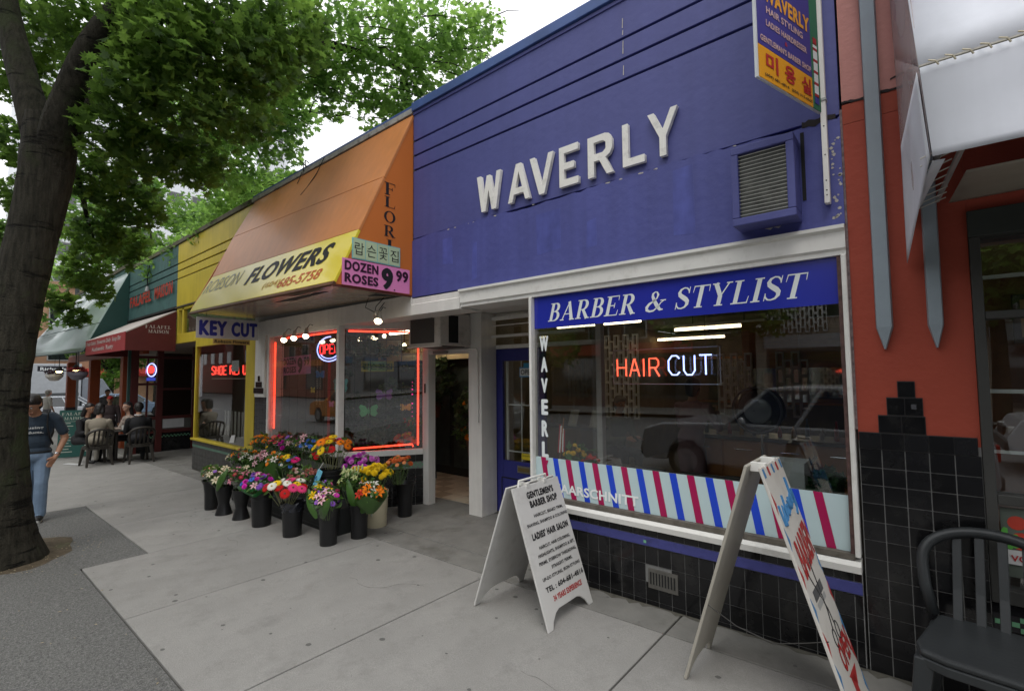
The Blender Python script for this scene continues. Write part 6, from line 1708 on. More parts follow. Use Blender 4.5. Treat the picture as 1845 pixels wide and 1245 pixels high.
# ------------------------------------------------------------------ people
def fuse(segs, mats, voxel=.012, smooth_it=4):
    mb = MB()
    for p0, p1, r0, r1, _ in segs:
        p0, p1 = Vector(p0), Vector(p1)
        if isinstance(r0, tuple):       # ellipsoid blob at p0 with radii r0
            mb.ell(p0, r0, 16, 10); continue
        mb.tube([p0, p0.lerp(p1, .5), p1], [r0, (r0 + r1) / 2, r1], 12)
        mb.ell(p0, r0, 12, 8); mb.ell(p1, r1, 12, 8)
    me = mb.mesh('body'); o = bpy.data.objects.new('tmp', me); COL.objects.link(o)
    md = o.modifiers.new('r', 'REMESH'); md.mode = 'VOXEL'; md.voxel_size = voxel
    ms = o.modifiers.new('s', 'SMOOTH'); ms.iterations = smooth_it; ms.factor = .5
    dg = bpy.context.evaluated_depsgraph_get(); dg.update()
    res = bpy.data.meshes.new_from_object(o.evaluated_get(dg))
    bpy.data.objects.remove(o)
    for m in mats: res.materials.append(m)
    n = len(res.polygons); c = np.empty(n * 3); res.polygons.foreach_get('center', c); c = c.reshape(-1, 3)
    best = np.full(n, 1e9); idx = np.zeros(n, dtype=np.int32)
    for p0, p1, r0, r1, tg in segs:
        a = np.array(p0); b = np.array(p1)
        if isinstance(r0, tuple):
            d = (np.linalg.norm((c - a) / np.array(r0), axis=1) - 1) * min(r0)
        else:
            ab = b - a; L2 = max(ab @ ab, 1e-9)
            t = np.clip(((c - a) @ ab) / L2, 0, 1)
            d = np.linalg.norm(c - (a + t[:, None] * ab), axis=1) - (r0 + (r1 - r0) * t)
        m = d < best; best[m] = d[m]; idx[m] = tg
    res.polygons.foreach_set('material_index', idx)
    smooth_mesh(res)
    return res
def hand_segs(w, d, side, curl=.35, r=.0095, tg=2, s=1.0):
    """palm and five fingers; w wrist, d direction of the hand, side: across the knuckles towards the thumb"""
    w, d, side = Vector(w), Vector(d).normalized(), Vector(side).normalized(); nrm = d.cross(side).normalized()
    out = [(w, w + d * .03 * s, .024 * s, .028 * s, tg)]
    for k, (off, ln) in enumerate(((.030, .068), (.010, .078), (-.011, .072), (-.031, .056))):
        kn = w + d * .085 * s + side * off * s
        out.append((w + d * .02 * s + side * off * .6 * s, kn, .016 * s, .0125 * s, tg))
        a = kn; dd = d + side * off * 2.5
        for j in range(3):
            dd = (dd - nrm * curl * (j + .6) * .5).normalized()
            b = a + dd * ln * s * (.45, .32, .25)[j]
            out.append((a, b, (r - j * .0008) * s, (r - .001 - j * .0008) * s, tg)); a = b
    t0 = w + d * .02 * s + side * .028 * s; t1 = t0 + (d * .6 + side * .8).normalized() * .04 * s; t2 = t1 + (d * .9 + side * .4).normalized() * .03 * s
    out += [(t0, t1, .014 * s, .011 * s, tg), (t1, t2, .011 * s, .009 * s, tg)]
    return out
def head_segs(c, f, tg=2, s=1.0):
    """c head centre, f facing direction (unit), features as small blobs"""
    c, f = Vector(c), Vector(f).normalized(); sd_ = f.cross(Vector((0, 0, 1))).normalized(); up_ = sd_.cross(f)
    P = lambda a, b, d: c + f * a * s + sd_ * b * s + up_ * d * s
    seg = [(P(.0, 0, .03), P(-.015, 0, .03), .085 * s, .082 * s, tg), (P(.02, 0, -.02), P(.03, 0, -.075), .066 * s, .042 * s, tg),
           (P(.088, 0, .015), P(.108, 0, -.02), .010 * s, .015 * s, tg), (P(.080, -.025, -.062), P(.080, .025, -.062), .010 * s, .010 * s, tg),
           (P(.072, -.03, .035), P(.072, .03, .035), .017 * s, .017 * s, tg), (P(-.0, .082, -.01), P(-.01, .086, .02), .014 * s, .014 * s, tg), (P(-.0, -.082, -.01), P(-.01, -.086, .02), .014 * s, .014 * s, tg)]
    return seg, P
def face_bits(P, parent, hair_mat, hair='short', s=1.0):
    wt_ = M('eye_white', (.6, .58, .55), .4, var=0); dk = M('eye_dark', (.02, .012, .01), .3, var=0)
    for sg in (-1, 1):
        link('eye', MB().ell(P(.079, sg * .032, .012), .0105 * s, 8, 6), wt_, parent, local=True)
        link('pupil', MB().ell(P(.087, sg * .032, .010), .0055 * s, 8, 6), dk, parent, local=True)
        link('eyebrow', MB().tube([P(.084, sg * .018, .034), P(.084, sg * .048, .034)], .004 * s, 5), hair_mat, parent, local=True)
    link('lips', MB().tube([P(.094, -.02, -.064), P(.098, 0, -.062), P(.094, .02, -.064)], [.003 * s, .006 * s, .003 * s], 6), M('lips', (.35, .10, .08), .5), parent, local=True)
def hair_mesh(P, kind, s=1.0):
    if kind == 'short':
        segs = [(P(-.012, 0, .045), P(-.03, 0, .045), .092 * s, .090 * s, 0), (P(.045, -.035, .085), P(.045, .035, .085), .036 * s, .036 * s, 0), (P(-.042, 0, .02), P(-.048, 0, -.04), .086 * s, .070 * s, 0), (P(-.01, .062, .03), P(-.02, .064, .0), .034 * s, .030 * s, 0), (P(-.01, -.062, .03), P(-.02, -.064, .0), .034 * s, .030 * s, 0)]
    elif kind == 'long':
        segs = [(P(-.02, 0, .052), P(-.035, 0, .05), .092 * s, .088 * s, 0), (P(-.05, -.05, .0), P(-.06, -.06, -.17), .055 * s, .045 * s, 0), (P(-.05, .05, .0), P(-.06, .06, -.17), .055 * s, .045 * s, 0), (P(-.06, 0, .0), P(-.07, 0, -.16), .065 * s, .05 * s, 0), (P(.03, -.04, .095), P(.03, .04, .095), .026 * s, .026 * s, 0)]
    elif kind == 'bob':
        segs = [(P(-.02, 0, .052), P(-.035, 0, .05), .094 * s, .092 * s, 0), (P(-.03, -.06, .0), P(-.03, -.07, -.08), .05 * s, .045 * s, 0), (P(-.03, .06, .0), P(-.03, .07, -.08), .05 * s, .045 * s, 0), (P(-.06, 0, .0), P(-.06, 0, -.08), .07 * s, .06 * s, 0)]
    else:
        segs = [(P(-.01, 0, .055), P(-.03, 0, .055), .088 * s, .087 * s, 0), (P(.06, 0, .06), P(.13, 0, .045), .05 * s, .03 * s, 0)]
    return segs
hair_b = M('hair_black', (.012, .010, .010), .5, var=.2, vs=30, spec=.6); hair_w = M('hair_white', (.45, .43, .40), .7)
# walking man beside the tree
def walking_man():
    loc = (-8.90, -2.62, G(-8.9))
    t = thing('person', 'man in a navy lettered T-shirt and pale jeans walking past the tree', 'person', loc, math.radians(72))
    shirt = M('shirt_navy', (.016, .030, .048), .8, var=.18, vs=9, bump=.3, bs=18, sheen=.2)
    jeans = M('jeans_pale', (.19, .27, .38), .85, var=.22, vs=7, bump=.4, bs=14)
    shoe = M('shoe_black', (.02, .02, .02), .5); sole = M('shoe_white', (.5, .5, .48), .6)
    SH, JE, SK, SO, SL = 0, 1, 2, 3, 4
    hc, hf = V3(-.02, -.125, 1.505), V3(-.22, -.80, -.60)
    hs_, P = head_segs(hc, hf, SK, 1.07)
    segs = list(hs_)
    segs += [(V3(0, -.02, 1.36), V3(-.01, -.08, 1.45), .062, .056, SK)]
    # torso
    segs += [((0, .0, 1.20), (0, 0, 1.20), (.175, .115, .20), 0, SH), ((0, .01, 1.30), (0, 0, 0), (.185, .105, .10), 0, SH), ((0, 0, 1.02), (0, 0, 0), (.165, .115, .16), 0, SH), ((0, .0, .90), (0, 0, 0), (.172, .122, .08), 0, SH),
             ((-.15, .0, 1.335), (-.19, .0, 1.30), .070, .066, SH), ((.15, .0, 1.335), (.20, .0, 1.30), .070, .066, SH)]
    # left arm: elbow out, hand at the thigh
    segs += [((.20, .0, 1.30), (.265, .02, 1.14), .062, .060, SH), ((.25, .02, 1.18), (.285, .03, 1.05), .046, .042, SK), ((.285, .03, 1.05), (.235, -.11, .84), .041, .027, SK)]
    segs += hand_segs((.23, -.12, .825), (-.45, -.35, -.8), (-.5, -.6, .3), .5, .0095, SK, 1.0)
    segs += [((-.20, .0, 1.30), (-.27, .0, 1.14), .062, .060, SH), ((-.27, .0, 1.16), (-.30, .0, 1.03), .046, .042, SK), ((-.30, .0, 1.03), (-.30, -.16, .86), .041, .027, SK)]
    segs += hand_segs((-.30, -.17, .845), (0, -.5, -.8), (.5, -.5, .2), .5, .0095, SK, 1.0)
    # hips and legs, mid stride, trouser legs slightly flared
    segs += [((0, .0, .84), (0, 0, 0), (.165, .125, .10), 0, JE)]
    segs += [((.085, .0, .82), (.09, -.07, .50), .098, .070, JE), ((.09, -.07, .50), (.075, -.02, .10), .070, .068, JE)]
    segs += [((-.085, .0, .82), (-.07, .04, .50), .098, .070, JE), ((-.07, .04, .50), (-.06, .20, .13), .070, .066, JE)]
    segs += [((.075, .0, .045), (.085, -.16, .04), .044, .036, SO), ((-.06, .22, .09), (-.06, .10, .035), .042, .034, SO)]
    segs += [((.075, .0, .012), (.085, -.17, .012), .036, .034, SL)]
    me = fuse(segs, [shirt, jeans, skin, shoe, sole], .0075, 3)
    body = link('body', me, None, t, local=True)
    face_bits(P, t, hair_b)
    hm = fuse(hair_mesh(P, 'short', 1.07), [hair_b], .008, 3)
    link('hair', hm, None, t, local=True)
    # lettering on the chest
    lt = M('shirt_print', (.55, .56, .55), .8, var=.3, vs=90)
    def curved(s, w, h, z):
        me = font_mesh(s, .03); place_mesh(me, w, h, (-w / 2 - .02, -.0, z), (1, 0, 0), (0, 0, 1), 0, 0)
        n = len(me.vertices); co = np.empty(n * 3); me.vertices.foreach_get('co', co); co = co.reshape(-1, 3)
        co[:, 1] = -.005 - .115 * np.sqrt(np.clip(1 - (co[:, 0] / .182) ** 2, .05, 1)) * (1 - .25 * np.clip((co[:, 2] - 1.20) / .2, 0, 1) ** 2) - .004
        me.vertices.foreach_set('co', co.ravel()); me.materials.append(lt); link('chest_lettering', me, None, t, local=True)
    curved('amusing', .235, .042, 1.185); curved('products.', .235, .042, 1.125)
    # straps, watch
    st = M('strap_black', (.015, .016, .018), .7)
    for sg in (-1, 1):
        link('backpack_strap', MB().tube([(sg * .12, .09, 1.36), (sg * .12, .02, 1.412), (sg * .125, -.07, 1.36), (sg * .13, -.108, 1.24), (sg * .155, -.085, 1.08), (sg * .165, .03, .98)], .022, 8, sx=.4), st, t, local=True, smooth=True)
    link('backpack', MB().ell((0, .17, 1.17), (.15, .09, .24), 16, 12), st, t, local=True, smooth=True)
    wd = (V3(.235, -.11, .84) - V3(.285, .03, 1.05)).normalized(); wc = V3(.238, -.10, .855)
    link('wristwatch', MB().tube([wc - wd * .012, wc + wd * .012], .0335, 14), M('watch_metal', (.35, .35, .36), .25, metal=.9), t, local=True)
    link('belt_loop_shadow', MB().lathe([(.160, .885), (.168, .89), (.168, .90), (.160, .905)], (0, 0, 0), 20), st, t, local=True)
walking_man()
def seated(label, loc, rz, top, legs, hairk, hairm, skinm=skin2, lean=.12, lookf=(0, -1, -.1), sit=.45, cap=None, collar=None, arms=.36, group=None):
    t = thing('person', label, 'person', loc, rz, group)
    sh = V3(0, -lean, sit + .56)
    hc = V3(0, -lean - .05, sit + .78)
    hs_, P = head_segs(hc, lookf, 2, .98)
    segs = list(hs_) + [(sh + V3(0, 0, .04), hc + V3(0, .02, -.08), .055, .05, 2)]
    segs += [((0, -lean * .8, sit + .42), (0, 0, 0), (.175, .115, .17), 0, 0), ((0, -lean, sit + .50), (0, 0, 0), (.185, .10, .09), 0, 0), ((0, -lean * .4, sit + .22), (0, 0, 0), (.155, .12, .16), 0, 0), ((0, 0, sit + .10), (0, 0, 0), (.17, .14, .12), 0, 0)]
    for sg in (-1, 1):
        s0 = V3(sg * .18, -lean, sit + .50); e = V3(sg * .23, -lean - .10, sit + .24); w = V3(sg * .10, -lean - arms, sit + .30)
        segs += [(s0, e, .066, .050, 0), (e, w, .048, .033, 0)]
        segs += hand_segs(w, (-sg * .3, -1, -.1), (-sg * .8, .1, .5), .5, .011, 2, 1.0)
        k = V3(sg * .12, -.46, sit + .06)
        segs += [(V3(sg * .09, -.02, sit + .05), k, .092, .066, 1), (k, V3(sg * .12, -.42, .10), .064, .048, 1), (V3(sg * .12, -.42, .05), V3(sg * .12, -.56, .04), .042, .034, 3)]
    me = fuse(segs, [top, legs, skinm, M('shoe_black', (.02, .02, .02))], .013, 3)
    link('body', me, None, t, local=True)
    face_bits(P, t, hair_b, s=.98)
    link('hair', fuse(hair_mesh(P, hairk, .98), [hairm], .012, 3), None, t, local=True)
    if collar: link('shirt_collar', MB().tube([sh + V3(.07 * math.cos(a), .06 * math.sin(a) - .01, .055) for a in [2 * PI * q / 14 for q in range(15)]], .018, 6), collar, t, local=True, smooth=True)
    return t
blk = M('suit_black', (.012, .012, .014), .8); bei = M('jacket_beige', (.25, .22, .17), .85, var=.12, bump=.3, bs=15); flo = M('blouse_floral', (.32, .26, .22), .8, var=.7, vs=26)
seated('man in a black suit and white collar seated right of the cafe table', (-13.72, -.44, G(-13.7)), math.radians(-98), blk, blk, 'short', hair_b, skin, lookf=(-.1, -1, -.05), collar=M('collar_white', (.6, .6, .6)))
seated('seated woman with long black hair facing the camera behind the cafe table', (-14.75, -.30, G(-14.7)), math.radians(10), flo, blk, 'long', hair_b, skin2, lookf=(.35, -.9, -.05))
seated('seated woman in a beige jacket with dark bobbed hair, her back to the camera', (-14.02, -1.14, G(-14)), math.radians(-118), bei, M('skirt_light', (.3, .28, .24)), 'bob', hair_b, skin2, lookf=(-.2, -1, -.15))
seated('seated person in dark clothes with long black hair left of the beige jacket', (-14.95, -1.28, G(-14.9)), math.radians(120), blk, blk, 'long', hair_b, skin, lean=.2, lookf=(.2, -1, -.3))
def standing(label, loc, rz, top, legs, hairk, hairm, skinm=skin, s=1.0, bend=0.0, vox=.016, apron=None, armpose='down', cap=None):
    t = thing('person', label, 'person', loc, rz); t.scale = (s, s, s)
    hc = V3(0, -.03 - bend, 1.58); hs_, P = head_segs(hc, (0, -1, -.05), 2)
    segs = list(hs_) + [(V3(0, -bend, 1.40), hc + V3(0, .02, -.08), .058, .052, 2)]
    segs += [((0, -bend * .7, 1.22), (0, 0, 0), (.18, .12, .20), 0, 0), ((0, -bend, 1.35), (0, 0, 0), (.19, .10, .09), 0, 0), ((0, 0, 1.0), (0, 0, 0), (.165, .125, .16), 0, 0), ((0, 0, .88), (0, 0, 0), (.165, .125, .10), 0, 1)]
    for sg in (-1, 1):
        if armpose == 'down':
            e, w = V3(sg * .25, 0, 1.07), V3(sg * .24, -.10, .84)
        else:
            e, w = V3(sg * .26, -.12 - bend, 1.12), V3(sg * .10, -.34 - bend, 1.28)
        segs += [(V3(sg * .19, -bend, 1.36), e, .062, .046, 0), (e, w, .044, .030, 0 if cap else 2)]
        segs += hand_segs(w, (w - e), (-sg * .5, -.6, .1), .4, .0115, 2, 1.0)
        segs += [(V3(sg * .085, 0, .84), V3(sg * .09, -.03, .48), .095, .066, 1), (V3(sg * .09, -.03, .48), V3(sg * .09, 0, .09), .062, .048, 1), (V3(sg * .09, .0, .045), V3(sg * .10, -.15, .035), .044, .034, 3)]
    link('body', fuse(segs, [top, legs, skinm, M('shoe_black', (.02, .02, .02))], vox, 3), None, t, local=True)
    face_bits(P, t, hair_b)
    link('hair', fuse(hair_mesh(P, hairk), [hairm], .014, 3), None, t, local=True)
    return t
standing('white haired man in a pale shirt far off behind the menu board', (-26.6, -.55, G(-26)), math.radians(200), M('shirt_pale', (.50, .48, .44), .8), M('trouser_grey', (.1, .1, .11), .8), 'short', hair_w, skin2, .98, vox=.02)
standing('man in a camouflage green jacket standing behind the seated group', (-20.2, .55, G(-20)), math.radians(60), M('jacket_camo', (.10, .11, .075), .8, var=.6, vs=10), blk, 'short', hair_b, skin, 1.0, vox=.02)
standing('person in a red cap behind the dark haired seated woman', (-17.4, -.30, G(-17)), math.radians(80), M('jacket_redgrey', (.07, .05, .05), .8), blk, 'cap', M('cap_red', (.42, .02, .02), .7), skin, .86, vox=.02, cap=True)
standing('passer-by in a grey coat under the green trees beyond the porch', (-23.8, .8, G(-24)), math.radians(90), M('coat_grey', (.12, .12, .13), .8), blk, 'short', hair_b, skin, .97, vox=.02)
# barber at work inside
standing('barber in a mauve shirt working inside behind the window', (-2.05, 2.15, -.03), math.radians(165), M('shirt_mauve', (.26, .16, .17), .8), M('trouser_mauve', (.22, .14, .15), .8), 'short', hair_b, skin, .98, bend=.05, armpose='up', vox=.016, cap=True)
seated('customer with grey hair in a barber chair at the left of the salon', (-3.7, 3.4, .0), math.radians(60), M('cape_olive', (.10, .10, .06), .8), blk, 'short', M('hair_grey', (.16, .15, .13), .7), skin, lookf=(0, -1, -.2))

# ------------------------------------------------------------------ barber interior furniture
frame = M('screen_white', (.80, .80, .76), .6)
def screen(x0, x1, y, z0, z1, label):
    t = thing('block_screen', label, 'screen', ((x0 + x1) / 2, y, z0), 0, 'pierced block screens in the barber shop')
    w, h = .085, .20; cols = int((x1 - x0) / w); rows = int((z1 - z0) / h)
    bm_ = {}
    for c in range(cols):
        for r in range(rows):
            off = h / 2 if c % 2 else 0
            zz0 = z0 + r * h + off
            if zz0 + h > z1 + .01: continue
            x = x0 + c * w
            if 'm' not in bm_:
                b = MB(); b.box(0, w, -.03, .03, 0, .022); b.box(0, w, -.03, .03, h - .022, h); b.box(0, .013, -.03, .03, .022, h - .022); b.box(w - .013, w, -.03, .03, .022, h - .022)
                bm_['m'] = b.mesh('block'); bm_['m'].materials.append(frame)
            inst('block', bm_['m'], t, V3(x, y + (.0015 if c % 2 else 0), zz0) - t.location)
    return t
screen(-4.28, -3.45, 3.9, .95, 2.35, 'pierced white block screen at the left of the barber salon')
screen(-2.05, -1.62, 3.2, 1.15, 1.95, 'small pierced white block screen right of the neon sign')
screen(-1.35, -.95, 3.2, 1.15, 1.95, 'small pierced white block screen beside the round dryer hood')
cab = thing('wall_cabinet', 'orange brown wall cabinet high in the barber shop', 'cabinet', (-1.4, 3.0, 1.8))
link('cabinet_body', MB().box(-1.75, -.37, 3.25, 3.6, 1.75, 2.35), wood, cab); link('door', MB().box(-1.73, -1.1, 3.235, 3.249, 1.77, 2.33), wood, cab); link('door', MB().box(-1.08, -.40, 3.235, 3.249, 1.77, 2.33), wood, cab)
ct = thing('counter', 'orange wood drawer counter inside behind the dryer hood', 'counter', (-1.3, 2.2, .5))
link('counter_body', MB().box(-2.2, -.38, 2.3, 2.8, -.03, .95), wood, ct); link('counter_top', MB().box(-2.22, -.37, 2.26, 2.82, .951, .99), M('counter_dark', (.03, .03, .03), .3), ct)
for k in range(4):
    dr = link('drawer', MB().box(-2.18 + k * .45, -1.76 + k * .45, 2.285, 2.299, .55, .93), M('drawer_wood', (.44, .20, .07), .4, var=.15), ct)
    link('handle', MB().cyl((-2.06 + k * .45, 2.27, .85), (-1.88 + k * .45, 2.27, .85), .007), chrome, dr)
for k in range(12):
    x = -2.1 + k * .13; hh = random.uniform(.10, .22)
    bt_ = link('bottle', MB().lathe([(0, 0), (.022, 0), (.022, hh * .6), (.010, hh * .75), (.010, hh), (0, hh)], (0, 0, 0), 10), M('bottle%d' % (k % 4), [(.5, .3, .08), (.05, .08, .12), (.5, .5, .48), (.35, .04, .03)][k % 4], .3), loc=(x, 2.45, .991))
    tag(bt_, ('amber', 'dark blue', 'white', 'red')[k % 4] + ' salon bottle on the drawer counter, ' + ('in the left third', 'in the middle third', 'in the right third')[k // 4] + ' of the row', 'bottle', 'salon bottles on the counter')
dh = thing('hair_dryer', 'round black dryer hood on a chrome pole inside the barber window', 'hair dryer', (-1.06, 1.0, 1.38))
link('hood', MB().ell((-1.06, 1.05, 1.38), (.20, .17, .20), 24, 16), M('hood_black', (.02, .02, .02), .2), dh, smooth=True)
link('hood_rim', MB().tube([(-1.06 + .19 * math.cos(a), .95, 1.38 + .19 * math.sin(a)) for a in [2 * PI * k / 24 for k in range(25)]], .010), char, dh)
link('lens', MB().ell((-1.04, .90, 1.38), (.11, .02, .11), 18, 10), M('lens_grey', (.12, .13, .13), .1), dh, smooth=True)
link('pole', MB().cyl((-1.06, 1.1, -.02), (-1.06, 1.1, 1.2), .012), chrome, dh); link('base', MB().lathe([(0, 0), (.22, 0), (.2, .03), (0, .05)], (-1.06, 1.1, -.03), 16), char, dh)
def salon_chair(x, y, rz, label):
    t = thing('salon_chair', label, 'chair', (x, y, -.03), rz, 'waiting chairs behind the striped film')
    L = lambda nm, mb, m_, **k: link(nm, mb, m_, t, local=True, **k)
    L('seat', MB().box(-.25, .25, -.25, .25, .42, .52), M('vinyl_black', (.02, .02, .02), .35), bevel=.03)
    L('backrest', MB().box(-.25, .25, .22, .30, .50, .92), M('vinyl_black', (.02, .02, .02), .35), bevel=.03)
    for sg in (-1, 1):
        L('arm', MB().tube([(sg * .29, -.24, 0), (sg * .29, -.24, .66), (sg * .29, -.16, .72), (sg * .29, .16, .72), (sg * .29, .26, .66), (sg * .29, .28, 0)], .012), chrome, smooth=True)
    return t
salon_chair(-1.95, .75, math.radians(185), 'chrome armed black waiting chair in the middle of the barber window')
salon_chair(-1.30, .75, math.radians(178), 'chrome armed black waiting chair under the dryer hood')
mg = thing('bicycle', 'bicycle leaning inside the right end of the barber window', 'bicycle', (-.62, .6, 0))
for x in (-.50, -1.25):
    link('wheel', MB().tube([(x + .0, .55 + .31 * math.cos(a), .30 + .31 * math.sin(a)) if False else (x + .31 * math.cos(a), .55, .30 + .31 * math.sin(a)) for a in [2 * PI * k / 28 for k in range(29)]], .018), blackm, mg)
link('frame', MB().tube([(-1.25, .55, .30), (-1.10, .55, .78), (-.66, .55, .80), (-.50, .55, .30)], .016).tube([(-1.10, .55, .78), (-.92, .55, .30), (-.66, .55, .80)], .016), M('bike_frame', (.4, .06, .03), .4), mg)
link('handlebar', MB().tube([(-.64, .34, 1.06), (-.66, .40, 1.0), (-.62, .55, .98), (-.66, .72, 1.0), (-.62, .78, 1.06)], .012), blackm, mg)
link('stem', MB().tube([(-.66, .55, .80), (-.63, .55, .98)], .014), chrome, mg); link('saddle', MB().ell((-1.12, .55, .86), (.13, .07, .03), 12, 8), blackm, mg); link('seat_post', MB().cyl((-1.10, .55, .78), (-1.12, .55, .85), .012), chrome, mg)
bx = thing('carton', 'pale grey box with a blue stripe on the bicycle carrier inside the window', 'box', (-.72, .35, .95))
link('carton_body', MB().box(-.86, -.62, .28, .52, .84, 1.08), M('box_grey', (.32, .34, .34), .6), bx); link('blue_stripe', MB().box(-.84, -.79, .274, .279, .87, 1.0), M('box_blue', (.04, .2, .6), .4), bx)
# plants at the right of the window
for k, (x, y, z, r, nm) in enumerate(((-.60, .30, .78, .14, 'dark leafy pot plant at the right foot of the barber window'), (-.50, .36, .95, .10, 'taller dark plant in the right corner of the barber window'))):
    t = thing('pot_plant', nm, 'plant', (x, y, z - .2))
    lm, _, _ = leaf_mesh([(0, 0, .2, (r, r, r * 1.1))], [200], .07, seed=40 + k)
    link('foliage', lm, leaf_mat('dark_leaf', (.012, .04, .015), (.03, .08, .03), .2), t, local=True)
    link('pot', MB().lathe([(0, -.12), (.07, -.12), (.09, .06), (.08, .06)], (0, 0, 0), 14), M('pot_brown', (.12, .05, .03), .7), t, local=True)
    link('shelf', MB().box(-.12, .12, -.12, .12, -.155, -.125), wood, t, local=True)
bouquet((-2.40, .22, 1.0), .80, 'small yellow flower bunch in the lower left corner of the barber window', [('mum', (.62, .38, .03), 12, .55, 2)], .10, .06, None, seed=30, leaves=60, stems=False, group='small bunches in the barber window')
bouquet((-2.23, .20, .965), .80, 'small red flower bunch beside the yellow one in the barber window', [('mum', (.55, .04, .03), 10, .5, 2)], .075, .05, None, seed=31, leaves=20, stems=False, group='small bunches in the barber window')
fl = thing('flag', 'little draped flag in the left corner of the barber window', 'flag', (-2.55, .2, 1.1))
link('pole', MB().cyl((-2.56, .20, .85), (-2.50, .20, 1.30), .004), wood, fl)
for k in range(5): link('flag_stripe', MB().slab([(-2.575 + k * .016, .20, .98 + k * .004), (-2.56 + k * .016, .20, .98 + k * .004), (-2.535 + k * .011, .20, 1.24 - k * .012), (-2.548 + k * .011, .20, 1.24 - k * .012)], (0, .003, 0)), [MATS['bp_red'], lw][k % 2], fl)
tg_ = MB().box(-4.3, -2.8, 2.2, 2.5, .98, 1.02)
sh_ = thing('shelf', 'narrow shelf with price cards at the left of the salon', 'shelf', (-3.4, 1.6, .9))
link('shelf_board', MB().box(-3.9, -2.9, 1.5, 1.75, 1.03, 1.06), M('counter_dark', (.03, .03, .03), .3), sh_)
for k, x in enumerate((-3.35, -3.05)):
    tag(link('price_card', MB().slab([(x, 1.55, 1.062), (x + .12, 1.55, 1.062), (x + .14, 1.60, 1.26), (x + .02, 1.60, 1.26)], (0, .004, 0)), M('card_cream', (.42, .37, .28), .6)), ('left', 'right')[k] + ' of the two cream price cards on the salon shelf', 'price card')
# HAIR CUT neon
HN = thing('neon_sign', 'HAIR CUT neon sign in a clear box behind the barber window', 'neon sign', (-1.58, .25, 1.75))
neon_text('HAIR', .375, .145, (-1.975, .25, 1.675), M('neon_hair', (1.0, .10, .05), emit=3.0), HN, r=.0065, gap=.25)
neon_text('CUT', .335, .15, (-1.525, .25, 1.685), M('neon_cut', (.40, .50, 1.0), emit=3.2), HN, r=.0065, gap=.28)
acr = glass_mat('acrylic', (.98, .98, .99), 1.4, .02)
link('acrylic_box', MB().box(-2.05, -1.15, .32, .326, 1.61, 1.90), acr, HN)
ed = M('acrylic_edge', (.35, .36, .40), .2)
eb = MB()
for a, b in (((-2.05, 1.61), (-1.15, 1.61)), ((-2.05, 1.90), (-1.15, 1.90)), ((-2.05, 1.61), (-2.05, 1.90)), ((-1.15, 1.61), (-1.15, 1.90))): eb.cyl((a[0], .32, a[1]), (b[0], .32, b[1]), .004, n=5)
for a in ((-2.05, 1.90), (-1.15, 1.90)): eb.cyl((a[0], .25, a[1]), (a[0], .38, a[1]), .003, n=5)
link('box_edge', eb, ed, HN)
link('hanger', MB().cyl((-1.95, .3, 1.90), (-1.95, .3, 2.40), .002, n=4).cyl((-1.25, .3, 1.90), (-1.25, .3, 2.40), .002, n=4), char, HN)
mr_ = thing('mirror', 'wide wall mirror at the back of the barber salon', 'mirror', (-2.7, 7.5, 1.5))
link('mirror_glass', MB().box(-3.9, -1.0, 7.55, 7.58, 1.1, 2.0), M('mirror_glass', (.7, .72, .72), .05, metal=1.0, var=0), mr_); link('mirror_frame', MB().box(-3.95, -.95, 7.585, 7.598, 1.05, 2.05), wood, mr_)

